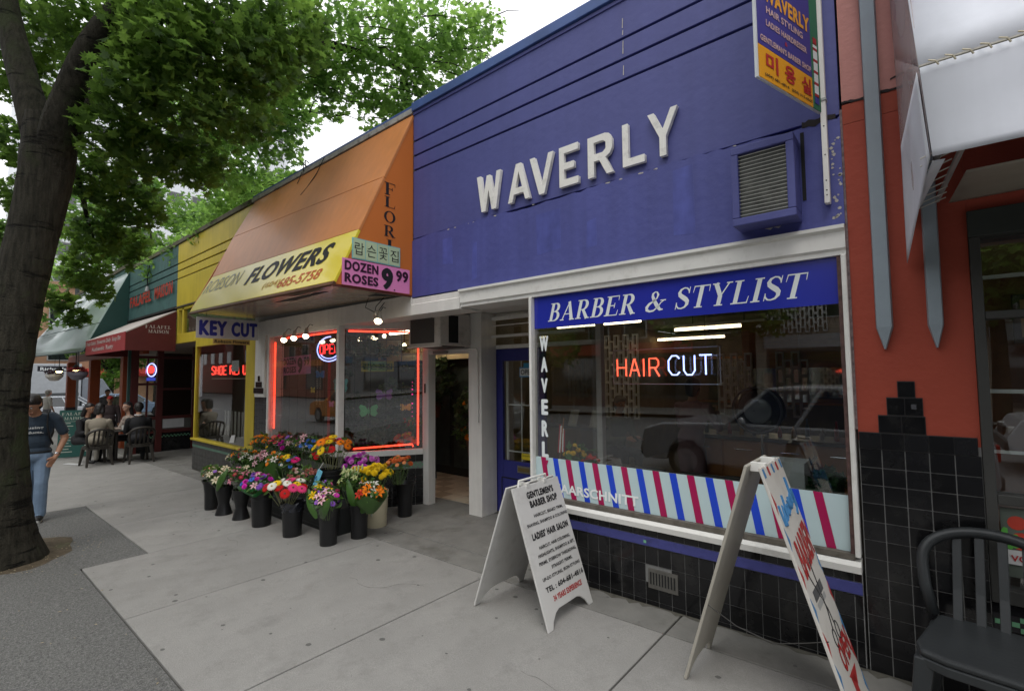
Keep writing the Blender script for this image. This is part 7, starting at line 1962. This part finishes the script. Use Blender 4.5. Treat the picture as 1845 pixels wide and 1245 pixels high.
# ------------------------------------------------------------------ cars
tyre = M('tyre', (.015, .015, .015), .8); rim = M('rim_metal', (.35, .35, .36), .3, metal=.8); cglass = M('car_glass', (.015, .02, .022), .06, spec=.9)
def make_car(label, cat, loc, rz, colr, L=4.6, W=1.8, kind='suv', group=None, name='parked_car', rough=.25):
    t = thing(name, label, cat, loc, rz, group)
    paint = M('paint_%02d%02d%02d' % tuple(int(c * 99) for c in colr), colr, rough, var=.03, coat=.6, spec=.5)
    h = L / 2
    if kind == 'suv':
        low = [(-h, .42), (-h + .03, .95), (-h + .35, 1.02), (h * .28, 1.04), (h * .82, .98), (h - .06, .86), (h, .60), (h - .02, .40)]; belt = 1.02; roof = 1.66
        gh = [(-h + .08, -h + .30), (h * .36, h * .10)]
    elif kind == 'van':
        low = [(-h, .35), (-h, 1.10), (h * .55, 1.10), (h * .92, .92), (h, .60), (h - .02, .35)]; belt = 1.10; roof = 1.95
        gh = [(-h + .02, -h + .10), (h * .62, h * .36)]
    else:
        low = [(-h, .40), (-h + .02, .82), (-h + .5, .92), (h * .30, .90), (h * .85, .78), (h, .56), (h - .02, .34)]; belt = .90; roof = 1.42
        gh = [(-h + .35, -h + .95), (h * .42, h * .12)]
    # lower body with wheel arches cut as polygon notches
    def arch(x, r=.36): return [(x - r, .30), (x - r * .85, .52), (x - r * .4, .68), (x + r * .4, .68), (x + r * .85, .52), (x + r, .30)]
    xr, xf = -h + .85, h - .85
    prof = [low[0]] + [(-h + .03, .30)] + arch(xr) + arch(xf) + [(h - .04, .30)] + low[::-1]
    mb = MB().prism(prof[::-1], 'y', -W / 2, W / 2)
    link('body', mb, paint, t, local=True, bevel=.04)
    (b0, b1), (f0, f1) = gh; wi = W / 2 - .03; wt_ = W / 2 - .20
    vs = [(b0, -wi, belt), (f0, -wi, belt), (f0, wi, belt), (b0, wi, belt), (b1, -wt_, roof - .06), (f1, -wt_, roof - .06), (f1, wt_, roof - .06), (b1, wt_, roof - .06)]
    link('glasshouse', MB().add(vs, [(0, 3, 2, 1), (4, 5, 6, 7), (0, 1, 5, 4), (1, 2, 6, 5), (2, 3, 7, 6), (3, 0, 4, 7)]), cglass, t, local=True)
    link('roof', MB().prism([(b1 - .05, roof - .065), (b1, roof - .02), (b1 + .3, roof), (f1 - .3, roof), (f1, roof - .03), (f1 + .06, roof - .075)], 'y', -wt_ - .03, wt_ + .03), paint, t, local=True, bevel=.03)
    for sg in (-1, 1):
        for fx in (0, .36, .68, 1):
            xb = b0 + (f0 - b0) * fx; xt_ = b1 + (f1 - b1) * fx
            link('pillar', MB().tube([(xb, sg * (wi + .004), belt - .01), (xt_, sg * (wt_ + .004), roof - .05)], .032, 6), paint, t, local=True)
        link('door_mirror', MB().ell((f0 - .28, sg * (wi + .12), belt + .06), (.06, .09, .07), 10, 8), paint, t, local=True)
        for k in range(2):
            dx = b0 + (f0 - b0) * (.37, .69)[k]
            link('door_seam', MB().box(dx - .004, dx + .004, sg * (W / 2 + .001) - .002, sg * (W / 2 + .001) + .002, .42, belt - .04), blackm, t, local=True)
            link('door_handle', MB().box(dx - .30, dx - .16, sg * (W / 2 + .012) - .01, sg * (W / 2 + .012) + .01, belt - .17, belt - .14), chrome if kind == 'suv' else paint, t, local=True)
        link('headlight', MB().box(h - .14, h - .03, sg * (W / 2 - .30) - .15, sg * (W / 2 - .30) + .15, .64, .78), M('headlight', (.6, .6, .58), .15), t, local=True, bevel=.02)
        link('tail_light', MB().box(-h - .012, -h + .05, sg * (W / 2 - .15) - .10, sg * (W / 2 - .15) + .10, .72, .92), M('tail_red', (.4, .01, .01), .3), t, local=True)
        for x in (xr, xf):
            w = link('wheel', MB().cyl((x, sg * (W / 2 - .20), .33), (x, sg * (W / 2 - .01), .33), .33, n=20), tyre, t, local=True, bevel=.03)
            link('rim', MB().cyl((x, sg * (W / 2 - .02), .33), (x, sg * (W / 2 + .004), .33), .21, n=16), rim, w, local=True)
    link('bumper', MB().box(h - .10, h + .04, -W / 2 + .05, W / 2 - .05, .34, .54), paint if kind == 'sedan' else char, t, local=True, bevel=.04)
    link('bumper', MB().box(-h - .04, -h + .10, -W / 2 + .05, W / 2 - .05, .34, .54), paint if kind == 'sedan' else char, t, local=True, bevel=.04)
    link('grille', MB().box(h - .06, h + .006, -.42, .42, .60, .76), blackm, t, local=True)
    if kind == 'van':
        link('side_panel', MB().box(-h + .4, h * .15, -W / 2 - .004, -W / 2 + .02, 1.12, 1.80), paint, t, local=True)
        link('side_panel', MB().box(-h + .4, h * .15, W / 2 - .02, W / 2 + .004, 1.12, 1.80), paint, t, local=True)
    return t
make_car('silver sport utility vehicle parked at the kerb, seen reflected in the barber window', 'car', (-1.7, -6.15, -.20), PI, (.30, .31, .33), 4.9, 1.85, 'suv')
make_car('grey saloon car parked behind the silver one, seen reflected in the flower window', 'car', (-12.2, -6.1, G(-12) - .16), PI, (.16, .17, .17), 4.5, 1.75, 'sedan')
tx = make_car('orange taxi on the street, seen reflected in the flower window', 'taxi', (-20.5, -9.2, G(-20) - .16), PI, (.62, .22, .02), 4.8, 1.8, 'suv')
make_car('white van on the street, seen reflected in the splayed flower window', 'van', (3.6, -9.6, -.1), PI, (.55, .56, .58), 4.9, 1.85, 'van')
make_car('dark hatchback parked across the street, seen reflected in the splayed window', 'car', (12.5, -16.0, -.1), PI, (.05, .06, .08), 4.4, 1.75, 'sedan')
make_car('white car beyond the orange posts', 'car', (-34.5, 1.2, -.65), math.radians(75), (.55, .58, .62), 4.4, 1.75, 'sedan', 'cars on the cross street')
make_car('pale blue car beyond the orange posts', 'car', (-36.5, 4.2, -.65), math.radians(80), (.22, .30, .42), 4.4, 1.75, 'sedan', 'cars on the cross street')
make_car('silver car behind the seated people', 'car', (-33.5, 8.2, -.65), math.radians(90), (.40, .42, .44), 4.5, 1.75, 'suv', 'cars on the cross street')
make_car('white estate car under the far trees', 'car', (-40.0, 9.0, -.65), math.radians(70), (.58, .58, .58), 4.6, 1.8, 'suv', 'cars on the cross street')
make_car('dark red car under the far trees', 'car', (-37.5, 12.5, -.65), math.radians(85), (.22, .02, .02), 4.4, 1.75, 'sedan', 'cars on the cross street')
# bus/lorry glimpsed at the corner
tk2 = thing('delivery_truck', 'grey white box truck standing at the far street corner', 'truck', (-39.5, .6, -.64), math.radians(90))
link('cargo_box', MB().box(-3.0, 1.6, -1.1, 1.1, .7, 3.2), M('truck_white', (.42, .44, .46), .5, var=.1), tk2, local=True, bevel=.03)
link('cab', MB().prism([(1.65, .5), (1.65, 2.4), (2.6, 2.3), (3.1, 1.4), (3.2, .5)], 'y', -1.05, 1.05), M('truck_cab', (.22, .24, .27), .4), tk2, local=True, bevel=.05)
link('windscreen', MB().slab([(2.66, -.9, 2.2), (3.10, -.9, 1.45), (3.10, .9, 1.45), (2.66, .9, 2.2)], (.02, 0, .01)), cglass, tk2, local=True)
for x in (-2.0, 2.3):
    for sg in (-1, 1): link('wheel', MB().cyl((x, sg * .85, .42), (x, sg * 1.12, .42), .42, n=18), tyre, tk2, local=True)
link('box_stripe', MB().box(-2.9, 1.5, -1.105, -1.1, 1.2, 1.5).box(-3.01, -3.0, -1.0, 1.0, 1.2, 1.6), M('truck_dark', (.08, .085, .09), .5), tk2, local=True)

# ------------------------------------------------------------------ trees
bark = bark_mat('bark', (.014, .013, .009), (.050, .045, .033), (.040, .050, .022))
def tree(label, base, limbs, crown_fn, cat='tree', name='street_tree'):
    t = thing(name, label, cat, base)
    return t
def rough_tube(path, rad, n=22, seed=0, sub=7, amp=.05):
    pts, rr = [], []
    for i in range(len(path) - 1):
        for k in range(sub):
            f = k / sub
            p0 = Vector(path[max(i - 1, 0)]); p1 = Vector(path[i]); p2 = Vector(path[i + 1]); p3 = Vector(path[min(i + 2, len(path) - 1)])
            pts.append(.5 * ((2 * p1) + (-p0 + p2) * f + (2 * p0 - 5 * p1 + 4 * p2 - p3) * f * f + (-p0 + 3 * p1 - 3 * p2 + p3) * f ** 3)); rr.append(rad[i] * (1 - f) + rad[i + 1] * f)
    pts.append(Vector(path[-1])); rr.append(rad[-1])
    mb = MB().tube(pts, rr, n)
    m = len(pts)
    for i in range(m):
        c = pts[i]
        for k in range(n):
            v = Vector(mb.v[i * n + k]); d = v - c; a = 2 * PI * k / n
            s = 1 + amp * (math.sin(3 * a + i * .21 + seed) + .6 * math.sin(7 * a - i * .35 + seed * 2) + .5 * math.sin(i * 1.3 + seed)) + random.uniform(-.012, .012)
            mb.v[i * n + k] = tuple(c + d * s)
    return mb
T1 = thing('street_tree', 'big dark trunked maple standing at the left edge of the pavement', 'tree', (-7.0, -2.97, G(-7)))
tp = [(-7.05, -3.04, G(-7) - .1), (-7.03, -3.04, .12), (-7.0, -3.05, .5), (-7.0, -3.07, 1.1), (-7.0, -3.06, 1.7), (-7.0, -2.99, 2.5), (-7.0, -2.88, 3.4), (-6.97, -2.82, 4.0), (-6.93, -2.80, 4.45)]
tr_ = [.44, .30, .235, .205, .200, .200, .205, .225, .215]
link('trunk', rough_tube(tp, tr_, 30, 1, 9, .022), bark, T1, smooth=True)
for q, (path, rad) in enumerate((([(-6.98, -2.79, 3.95), (-6.72, -2.78, 4.30), (-6.45, -2.72, 4.66), (-6.1, -2.62, 5.05), (-5.65, -2.35, 5.55), (-5.0, -1.9, 6.1)], [.17, .145, .12, .10, .085, .06]),
                   ([(-7.0, -2.83, 3.95), (-7.12, -2.93, 4.5), (-7.36, -3.03, 5.1), (-7.62, -3.16, 5.9), (-7.8, -3.3, 7)], [.17, .14, .125, .11, .07]),
                   ([(-6.98, -2.78, 4.1), (-6.98, -2.55, 4.7), (-7.05, -2.2, 5.4), (-7.12, -1.6, 6.2), (-7.0, -.4, 7.0)], [.15, .11, .095, .08, .05]),
                   ([(-6.1, -2.62, 5.05), (-6.0, -1.6, 5.6), (-6.1, -.5, 6.2), (-6.1, .6, 6.5), (-5.9, 1.5, 6.4)], [.09, .075, .06, .04, .02]),
                   ([(-7.12, -1.6, 6.2), (-7.6, -.9, 6.0), (-8.2, -.4, 5.7), (-8.8, .2, 5.4)], [.06, .045, .03, .015]),
                   ([(-6.98, -2.78, 4.1), (-7.5, -2.5, 4.0), (-8.2, -2.3, 3.75), (-8.7, -2.1, 3.45)], [.05, .035, .02, .01]))):
    link('limb', rough_tube(path, rad, 14, q, 5, .03), bark, T1, smooth=True)
near = [(-5.6,-2.2,5.11,0.5),(-5.57,-1.67,5.32,0.54),(-5.67,-1.22,5.34,0.45),(-5.88,-2.39,4.61,0.36),(-5.92,-1.91,4.73,0.5),(-6.1,-1.29,4.88,0.47),(-6.53,-2.39,4.38,0.36),(-6.7,-2.01,4.33,0.45),(-6.76,-1.54,4.38,0.41),(-7.41,-2.32,4.1,0.4),(-7.85,-1.9,3.98,0.4),(-8.26,-2.22,3.61,0.37),(-8.74,-1.83,3.63,0.36),(-8.66,-2.26,3.15,0.3),(-8.37,-2.5,2.71,0.17),(-8.48,-2.32,2.52,0.13),(-8.98,-1.99,2.95,0.2),(-5.6,-0.94,5.8,0.53),(-8.49,-2.92,3.5,0.21),(-8.9,-2.83,6.33,0.6),(-8.02,-2.34,6.18,0.51),(-9.18,-2.89,5.72,0.42),(-9.53,-2.86,4.99,0.4),(-9.84,-2.82,4.36,0.33),(-6.74,-2.13,5.42,0.36)]
mid = [(-7.55,-0.36,5.89,0.60),(-7.75,-0.10,5.43,0.45),(-8.80,-0.46,5.35,0.66),(-9.16,0.15,5.15,0.50),(-10.74,0.36,5.15,0.65),(-11.76,.4,5.0,0.69),(-13.45,.4,4.75,0.63),(-6.85,-0.19,6.21,0.50),(-9.00,-0.66,5.92,0.75),(-7.78,0.08,6.08,0.55),(-15.22,.4,4.6,0.69),(-10.42,0.3,5.4,0.55)]
far = [(-6.27,0.01,6.56,0.64),(-5.77,0.41,6.64,0.64),(-5.43,0.95,6.77,0.66),(-5.13,1.46,6.91,0.51),(-5.00,1.81,7.13,0.39),(-6.53,0.34,6.16,0.51),(-6.01,0.78,6.16,0.59),(-5.62,1.33,6.53,0.61),(-6.42,0.97,5.86,0.45),(-6.07,1.25,6.13,0.45),(-6.78,0.12,6.34,0.51),(-5.61,2.46,7.19,0.19),(-6.85,0.35,5.89,0.26),(-5.63,1.82,6.88,0.37)]
maple = np.array([(0, -.55), (.10, -.28), (.34, -.42), (.30, -.16), (.62, -.10), (.42, .06), (.60, .34), (.26, .22), (.14, .34), (0, .72), (-.14, .34), (-.26, .22), (-.60, .34), (-.42, .06), (-.62, -.10), (-.30, -.16), (-.34, -.42), (-.10, -.28)])
ML = leaf_mat('maple_leaf_shaded', (.036, .082, .016), (.10, .185, .032), .6)  # near leaves: shade inside the crown is put into this darker green
ML2 = leaf_mat('maple_leaf_lit', (.06, .14, .030), (.16, .29, .06), .62)  # same leaf farther back and higher, backlight put into a brighter green
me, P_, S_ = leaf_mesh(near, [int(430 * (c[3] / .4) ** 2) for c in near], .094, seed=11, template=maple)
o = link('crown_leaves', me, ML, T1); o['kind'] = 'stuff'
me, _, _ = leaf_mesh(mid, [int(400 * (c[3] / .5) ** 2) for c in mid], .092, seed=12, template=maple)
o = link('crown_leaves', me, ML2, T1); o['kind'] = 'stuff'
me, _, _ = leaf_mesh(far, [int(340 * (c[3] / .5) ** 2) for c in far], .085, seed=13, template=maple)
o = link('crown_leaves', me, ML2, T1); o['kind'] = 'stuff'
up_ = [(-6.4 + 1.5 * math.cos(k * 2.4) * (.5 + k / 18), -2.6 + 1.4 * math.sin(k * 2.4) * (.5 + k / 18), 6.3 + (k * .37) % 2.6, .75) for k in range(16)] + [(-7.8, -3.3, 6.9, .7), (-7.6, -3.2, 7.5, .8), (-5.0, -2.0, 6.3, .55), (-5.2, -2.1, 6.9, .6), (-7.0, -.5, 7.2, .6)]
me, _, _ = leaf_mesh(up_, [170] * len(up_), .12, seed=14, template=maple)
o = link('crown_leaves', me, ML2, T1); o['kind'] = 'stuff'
# the largest single leaves hang loose round the lower crown
lm_ = MB().add([(a, b, -abs(a) * .25) for a, b in maple], [tuple(range(18))]).mesh('leaf'); lm_.materials.append(ML)
for k in range(290):
    c = near[rng.integers(0, len(near))]; d = rng.normal(size=3); d /= np.linalg.norm(d)
    if d[2] > .3: d[2] *= -1
    p = V3(c[0] + d[0] * c[3], c[1] + d[1] * c[3], c[2] + d[2] * c[3])
    if p.z < 3.0 and p.x > -7.6: continue
    o = inst('leaf', lm_, T1, p - T1.location, Euler((rng.uniform(-.9, .9), rng.uniform(-.9, .9), rng.uniform(0, 6.28))))
    s = rng.uniform(.085, .135); o.scale = (s, s, s)
# twigs inside the visible crown
tw = MB()
for (x, y, z, r) in far + mid:
    for k in range(5):
        a = V3(x, y, z) + V3(*rng.normal(size=3)) * r * .3; b = a + V3(rng.uniform(.2, .9), rng.uniform(-.2, .9), rng.uniform(-.5, .2)) * r
        tw.tube([a, a.lerp(b, .5) + V3(0, 0, .04), b], [.012, .008, .004], 4, cap=False)
o = link('twigs', tw, bark, T1); o['kind'] = 'stuff'
def far_tree(label, base, h, r, n, size, mat, trunk_r=.2, seed=0, group='trees along the street', squash=1.0, clumps=26):
    t = thing('street_tree', label, 'tree', base, 0, group)
    link('trunk', rough_tube([(base[0], base[1], base[2] - .1), (base[0] + .05, base[1], base[2] + h * .3), (base[0] - .05, base[1] + .1, base[2] + h * .62)], [trunk_r * 1.2, trunk_r, trunk_r * .5], 10, seed, 5), bark, t, smooth=True)
    rg = np.random.default_rng(seed + 50); cl = []
    for k in range(clumps):
        d = rg.normal(size=3); d /= np.linalg.norm(d); q = rg.uniform(.3, .95)
        cl.append((base[0] + d[0] * r * q, base[1] + d[1] * r * q, base[2] + h * .66 + d[2] * r * q * squash, r * rg.uniform(.22, .42)))
        if k % 3 == 0:
            link('limb', MB().tube([(base[0], base[1], base[2] + h * .4), (base[0] + d[0] * r * q * .5, base[1] + d[1] * r * q * .5, base[2] + h * .55), cl[-1][:3]], [trunk_r * .4, trunk_r * .25, .02], 6), bark, t)
    me, _, _ = leaf_mesh(cl, [int(n / clumps)] * clumps, size, seed=seed)
    link('crown', me, mat, t)['kind'] = 'stuff'
    return t
ML3 = leaf_mat('far_leaf', (.045, .12, .02), (.13, .25, .04), .45)
far_tree('leafy street tree behind the green awning roof', (-17.5, -3.0, G(-17)), 7.5, 2.4, 7000, .16, ML2, .17, 1)
far_tree('street tree farther along by the corner', (-24.5, -3.1, G(-24)), 7.5, 2.3, 6000, .18, ML2, .16, 2)
far_tree('bright green tree seen between the orange posts', (-44.0, 4.6, -.5), 6.5, 3.1, 8000, .24, ML3, .2, 3, squash=.9)
far_tree('bright green tree behind the falafel terrace', (-41.0, 9.5, -.5), 7.0, 3.6, 8000, .24, ML3, .2, 4, squash=.9)
far_tree('green tree deeper along the cross street', (-47.0, 14.0, -.5), 9, 4.2, 7000, .3, ML3, .2, 5)
far_tree('tall tree rising far behind the yellow and teal shop roofs', (-33.0, 9.5, -.5), 17, 4.6, 9000, .30, ML3, .3, 6)
far_tree('second tall tree behind the teal shop roof', (-38.0, 6.0, -.5), 16, 5.0, 9000, .32, ML3, .3, 7)
for k, x in enumerate((-16, -7, 2, 11)):
    far_tree(['dark tree across the street opposite the key shop', 'dark tree across the street opposite the flower shop', 'dark tree across the street opposite the barber shop', 'dark tree across the street opposite the red restaurant'][k], (x, -18.6, G(x)), 8.5, 3.4, 3500, .3, ML, .2, 60 + k, group='trees across the street', clumps=18)

# ------------------------------------------------------------------ buildings beyond and opposite
def block(label, x0, x1, y0, y1, z0, z1, wallm, cols, rows, face='front', win=(1.2, 1.5), name='building', zfirst=4.5, group=None, trim=None, lit=None):
    t = thing(name, label, 'building', ((x0 + x1) / 2, (y0 + y1) / 2, z0), 0, group)
    link('wall', MB().box(x0, x1, y0, y1, z0, z1), wallm, t)
    link('roof_edge', MB().box(x0 - .15, x1 + .15, y0 - .15, y1 + .15, z1 + .002, z1 + .35), trim or wallm, t)
    fm_ = M('far_frame', (.35, .35, .34), .6)
    wme = {}
    def addwin(cx, cy, cz, ax, s):
        key = (ax, s)
        if key not in wme:
            w, h = win
            if ax == 'x': a = MB().box(-w / 2, w / 2, -.06, .06, -h / 2, h / 2); b = MB().box(-w / 2 + .08, w / 2 - .08, -.07 if s < 0 else .061, -.061 if s < 0 else .07, -h / 2 + .08, h / 2 - .08)
            else: a = MB().box(-.06, .06, -w / 2, w / 2, -h / 2, h / 2); b = MB().box(.061, .07, -w / 2 + .08, w / 2 - .08, -h / 2 + .08, h / 2 - .08)
            wme[key] = (a.mesh('window'), b.mesh('window_pane')); wme[key][0].materials.append(fm_); wme[key][1].materials.append(cglass)
        wo = inst('window', wme[key][0], t, V3(cx, cy, cz) - t.location)
        inst('pane', wme[key][1], wo)
    if face in ('front', 'both'):      # faces -y
        for c in range(cols):
            for r in range(rows): addwin(x0 + (c + .5) * (x1 - x0) / cols, y0, zfirst + r * (z1 - zfirst) / rows + .3, 'x', -1)
    if face in ('right', 'both'):
        nc = max(1, int(cols * (y1 - y0) / (x1 - x0))) if face == 'both' else cols
        for c in range(nc):
            for r in range(rows): addwin(x1, y0 + (c + .5) * (y1 - y0) / nc, zfirst + r * (z1 - zfirst) / rows + .3, 'y', 1)
    if face == 'street':
        for c in range(cols):
            for r in range(rows): addwin(x0 + (c + .5) * (x1 - x0) / cols, y1, zfirst + r * (z1 - zfirst) / rows + .3, 'x', 1)
    return t
brickm = M('far_brick', (.40, .24, .15), .9, var=.12); pale = M('far_pale_haze', (.72, .75, .78), .8, var=.05); pale2 = M('far_pale_haze2', (.42, .43, .45), .8, var=.08); dgl = M('far_glass', (.20, .25, .28), .25, var=.2)  # pale walls: distant haze and sky glare put into the base colour
b_ = block('tan brick building with red awnings at the end of the cross street', -60, -52, 1.0, 30, -.5, 9, brickm, 8, 2, 'right', (1.4, 1.6), zfirst=3.6)
for k in range(5): link('shop_awning', MB().prism([(0, 0), (.9, -.45), (.9, -.65), (0, -.6)], 'y', 0, 2.6), M('awning_far_red', (.45, .04, .03), .6), b_, local=True, loc=(4.02, -12 + k * 4.4, 3.0))
block('pale glass office block beyond the street corner', -80, -62, -16, -2.5, -.5, 26, pale, 6, 8, 'right', (2.0, 1.6))
block('white office tower far behind the corner', -95, -80, 2, 22, -.5, 46, pale, 7, 13, 'right', (1.8, 1.8))
block('slim pale tower block behind the flower shop roof', -75, -70, 26.5, 29, -.5, 52, M('tower_pale_haze', (.7, .72, .75), .8), 2, 18, 'both', (.8, 1.6))  # sky glare put into the tower's very light wall colour
block('grey low building along the cross street', -58, -50, -4.5, .6, -.5, 5.2, pale2, 3, 1, 'right', (1.2, 1.2), zfirst=2.4)
# opposite side of the street, seen mostly in the glass
op1 = block('white shop building across the street with pierced block screens', -6, 6, -32, -22, -.1, 7, M('opp_white', (.30, .26, .21), .8, var=.1), 6, 1, 'street', (1.5, 1.6), zfirst=4.6)
op2 = block('dark brick building across the street', -30, -6.3, -34, -22, -.4, 12, M('opp_brick', (.10, .05, .035), .9, var=.2), 10, 3, 'street', (1.4, 1.7), zfirst=4.2)
op3 = block('grey office building across the street', 6.3, 75, -36, -22, 0, 15, M('opp_grey', (.16, .17, .18), .8, var=.15), 30, 4, 'street', (1.6, 1.6), zfirst=4.2)
op4 = block('far red brick block across the street', -120, -31, -36, -22, -.5, 14, M('opp_red', (.20, .07, .05), .9, var=.15), 30, 4, 'street', (1.4, 1.6), zfirst=4.0)
for op, xs, mt in ((op1, (-5.5, -1.6, 2.2), 'a'), (op2, (-29, -23.5, -18, -12.5), 'b'), (op3, (7, 12, 17, 21.5, 27, 33, 39), 'c'), (op4, (-58, -50, -42, -36), 'd')):
    for x in xs:
        s_ = link('shopfront', MB().box(x, x + 3.4, -22.0, -21.94, .3, 2.7), wf, op)
        link('shop_pane', MB().box(x + .1, x + 3.3, -21.93, -21.92, .5, 2.6), cglass, s_)
        link('shop_fascia', MB().box(x - .1, x + 3.5, -21.99, -21.85, 2.8, 3.4), M('fascia_' + mt, {'a': (.35, .35, .36), 'b': (.4, .06, .03), 'c': (.07, .12, .2), 'd': (.45, .16, .03)}[mt], .5), op)
sc_me = None
for c in range(34):
    for r in range(7):
        if sc_me is None:
            b = MB(); w, h = .17, .42; b.box(0, w, 0, .1, 0, .05); b.box(0, w, 0, .1, h - .05, h); b.box(0, .03, 0, .1, .05, h - .05); b.box(w - .03, w, 0, .1, .05, h - .05)
            sc_me = b.mesh('block'); sc_me.materials.append(M('opp_block', (.62, .62, .60), .7))
        inst('block', sc_me, op1, V3(-5.9 + c * .17 + (0 if c < 17 else 3.0), -21.9, 3.5 + r * .42 + (.21 if c % 2 else 0)) - op1.location)
# street sign and lamp post at the corner
ss = thing('street_sign', 'small dark street name sign reading Richards beyond the falafel porch', 'street sign', (-33.0, .2, 1.9))
link('plate', MB().box(-33.02, -33.0, -.25, 1.15, 2.06, 2.32), M('sign_dark', (.02, .02, .03), .5), ss)
text('Richards', .95, .16, (-32.995, -.15, 2.10), (0, 1, 0), (0, 0, 1), lw, ss, bold=.02, depth=.003)
link('pole', MB().cyl((-33.05, 1.25, -.6), (-33.05, 1.25, 3.2), .05), char, ss)
lp = thing('street_lamp', 'dark utility pole rising beyond the green awning', 'pole', (-46, 2.9, -.5))
link('pole', MB().cyl((-46, 2.9, -.6), (-46, 2.9, 13), .16, .11), M('pole_dark', (.05, .06, .06), .6), lp)
link('arm', MB().tube([(-46, 2.9, 12.5), (-46, 1.9, 13.0), (-46, .8, 13.1)], .06), M('pole_dark', (.05, .06, .06)), lp); link('lamp_head', MB().ell((-46, .6, 13.05), (.18, .4, .1), 10, 8), char, lp)

# ------------------------------------------------------------------ loose pieces become parts of their own
def split_islands(o):
    import bmesh
    me = o.data; bm = bmesh.new(); bm.from_mesh(me); bm.verts.ensure_lookup_table()
    seen = [-1] * len(bm.verts); n = 0
    for v in bm.verts:
        if seen[v.index] >= 0: continue
        st = [v]; seen[v.index] = n
        while st:
            q = st.pop()
            for e in q.link_edges:
                w = e.other_vert(q)
                if seen[w.index] < 0: seen[w.index] = n; st.append(w)
        n += 1
    if n < 2: bm.free(); return
    groups = [[] for _ in range(n)]
    for f in bm.faces: groups[seen[f.verts[0].index]].append([v.index for v in f.verts])
    co = [tuple(v.co) for v in bm.verts]; bm.free()
    for k, fs in enumerate(groups):
        ids = sorted({i for f in fs for i in f}); mp = {a: b for b, a in enumerate(ids)}
        m2 = bpy.data.meshes.new(me.name); m2.from_pydata([co[i] for i in ids], [], [[mp[i] for i in f] for f in fs])
        for mt in me.materials: m2.materials.append(mt)
        if k == 0: tgt = o; o.data = m2
        else:
            tgt = o.copy(); tgt.data = m2; COL.objects.link(tgt)
SPLIT = {'window_frame', 'transom_frame', 'transom_rail', 'door_grille', 'door', 'shelf_rail', 'paint_patch', 'box_edge', 'door_moulding', 'housing', 'roof_cap', 'hanger', 'stem', 'lacing', 'fixture', 'wire_grille', 'transom', 'interior_ceiling', 'interior_floor', 'flag_stripe', 'loose_wire', 'box_stripe', 'frame', 'arm', 'front_screen'}
for o in list(bpy.data.objects):
    if o.type == 'MESH' and o.name.split('.')[0] in SPLIT and o.parent is not None and not o.children: split_islands(o)
for o in bpy.data.objects:
    if o.name.split('.')[0] in ('peeled_chip', 'menu_line', 'lane_marking') and o.get('kind') is None: o['kind'] = 'stuff'
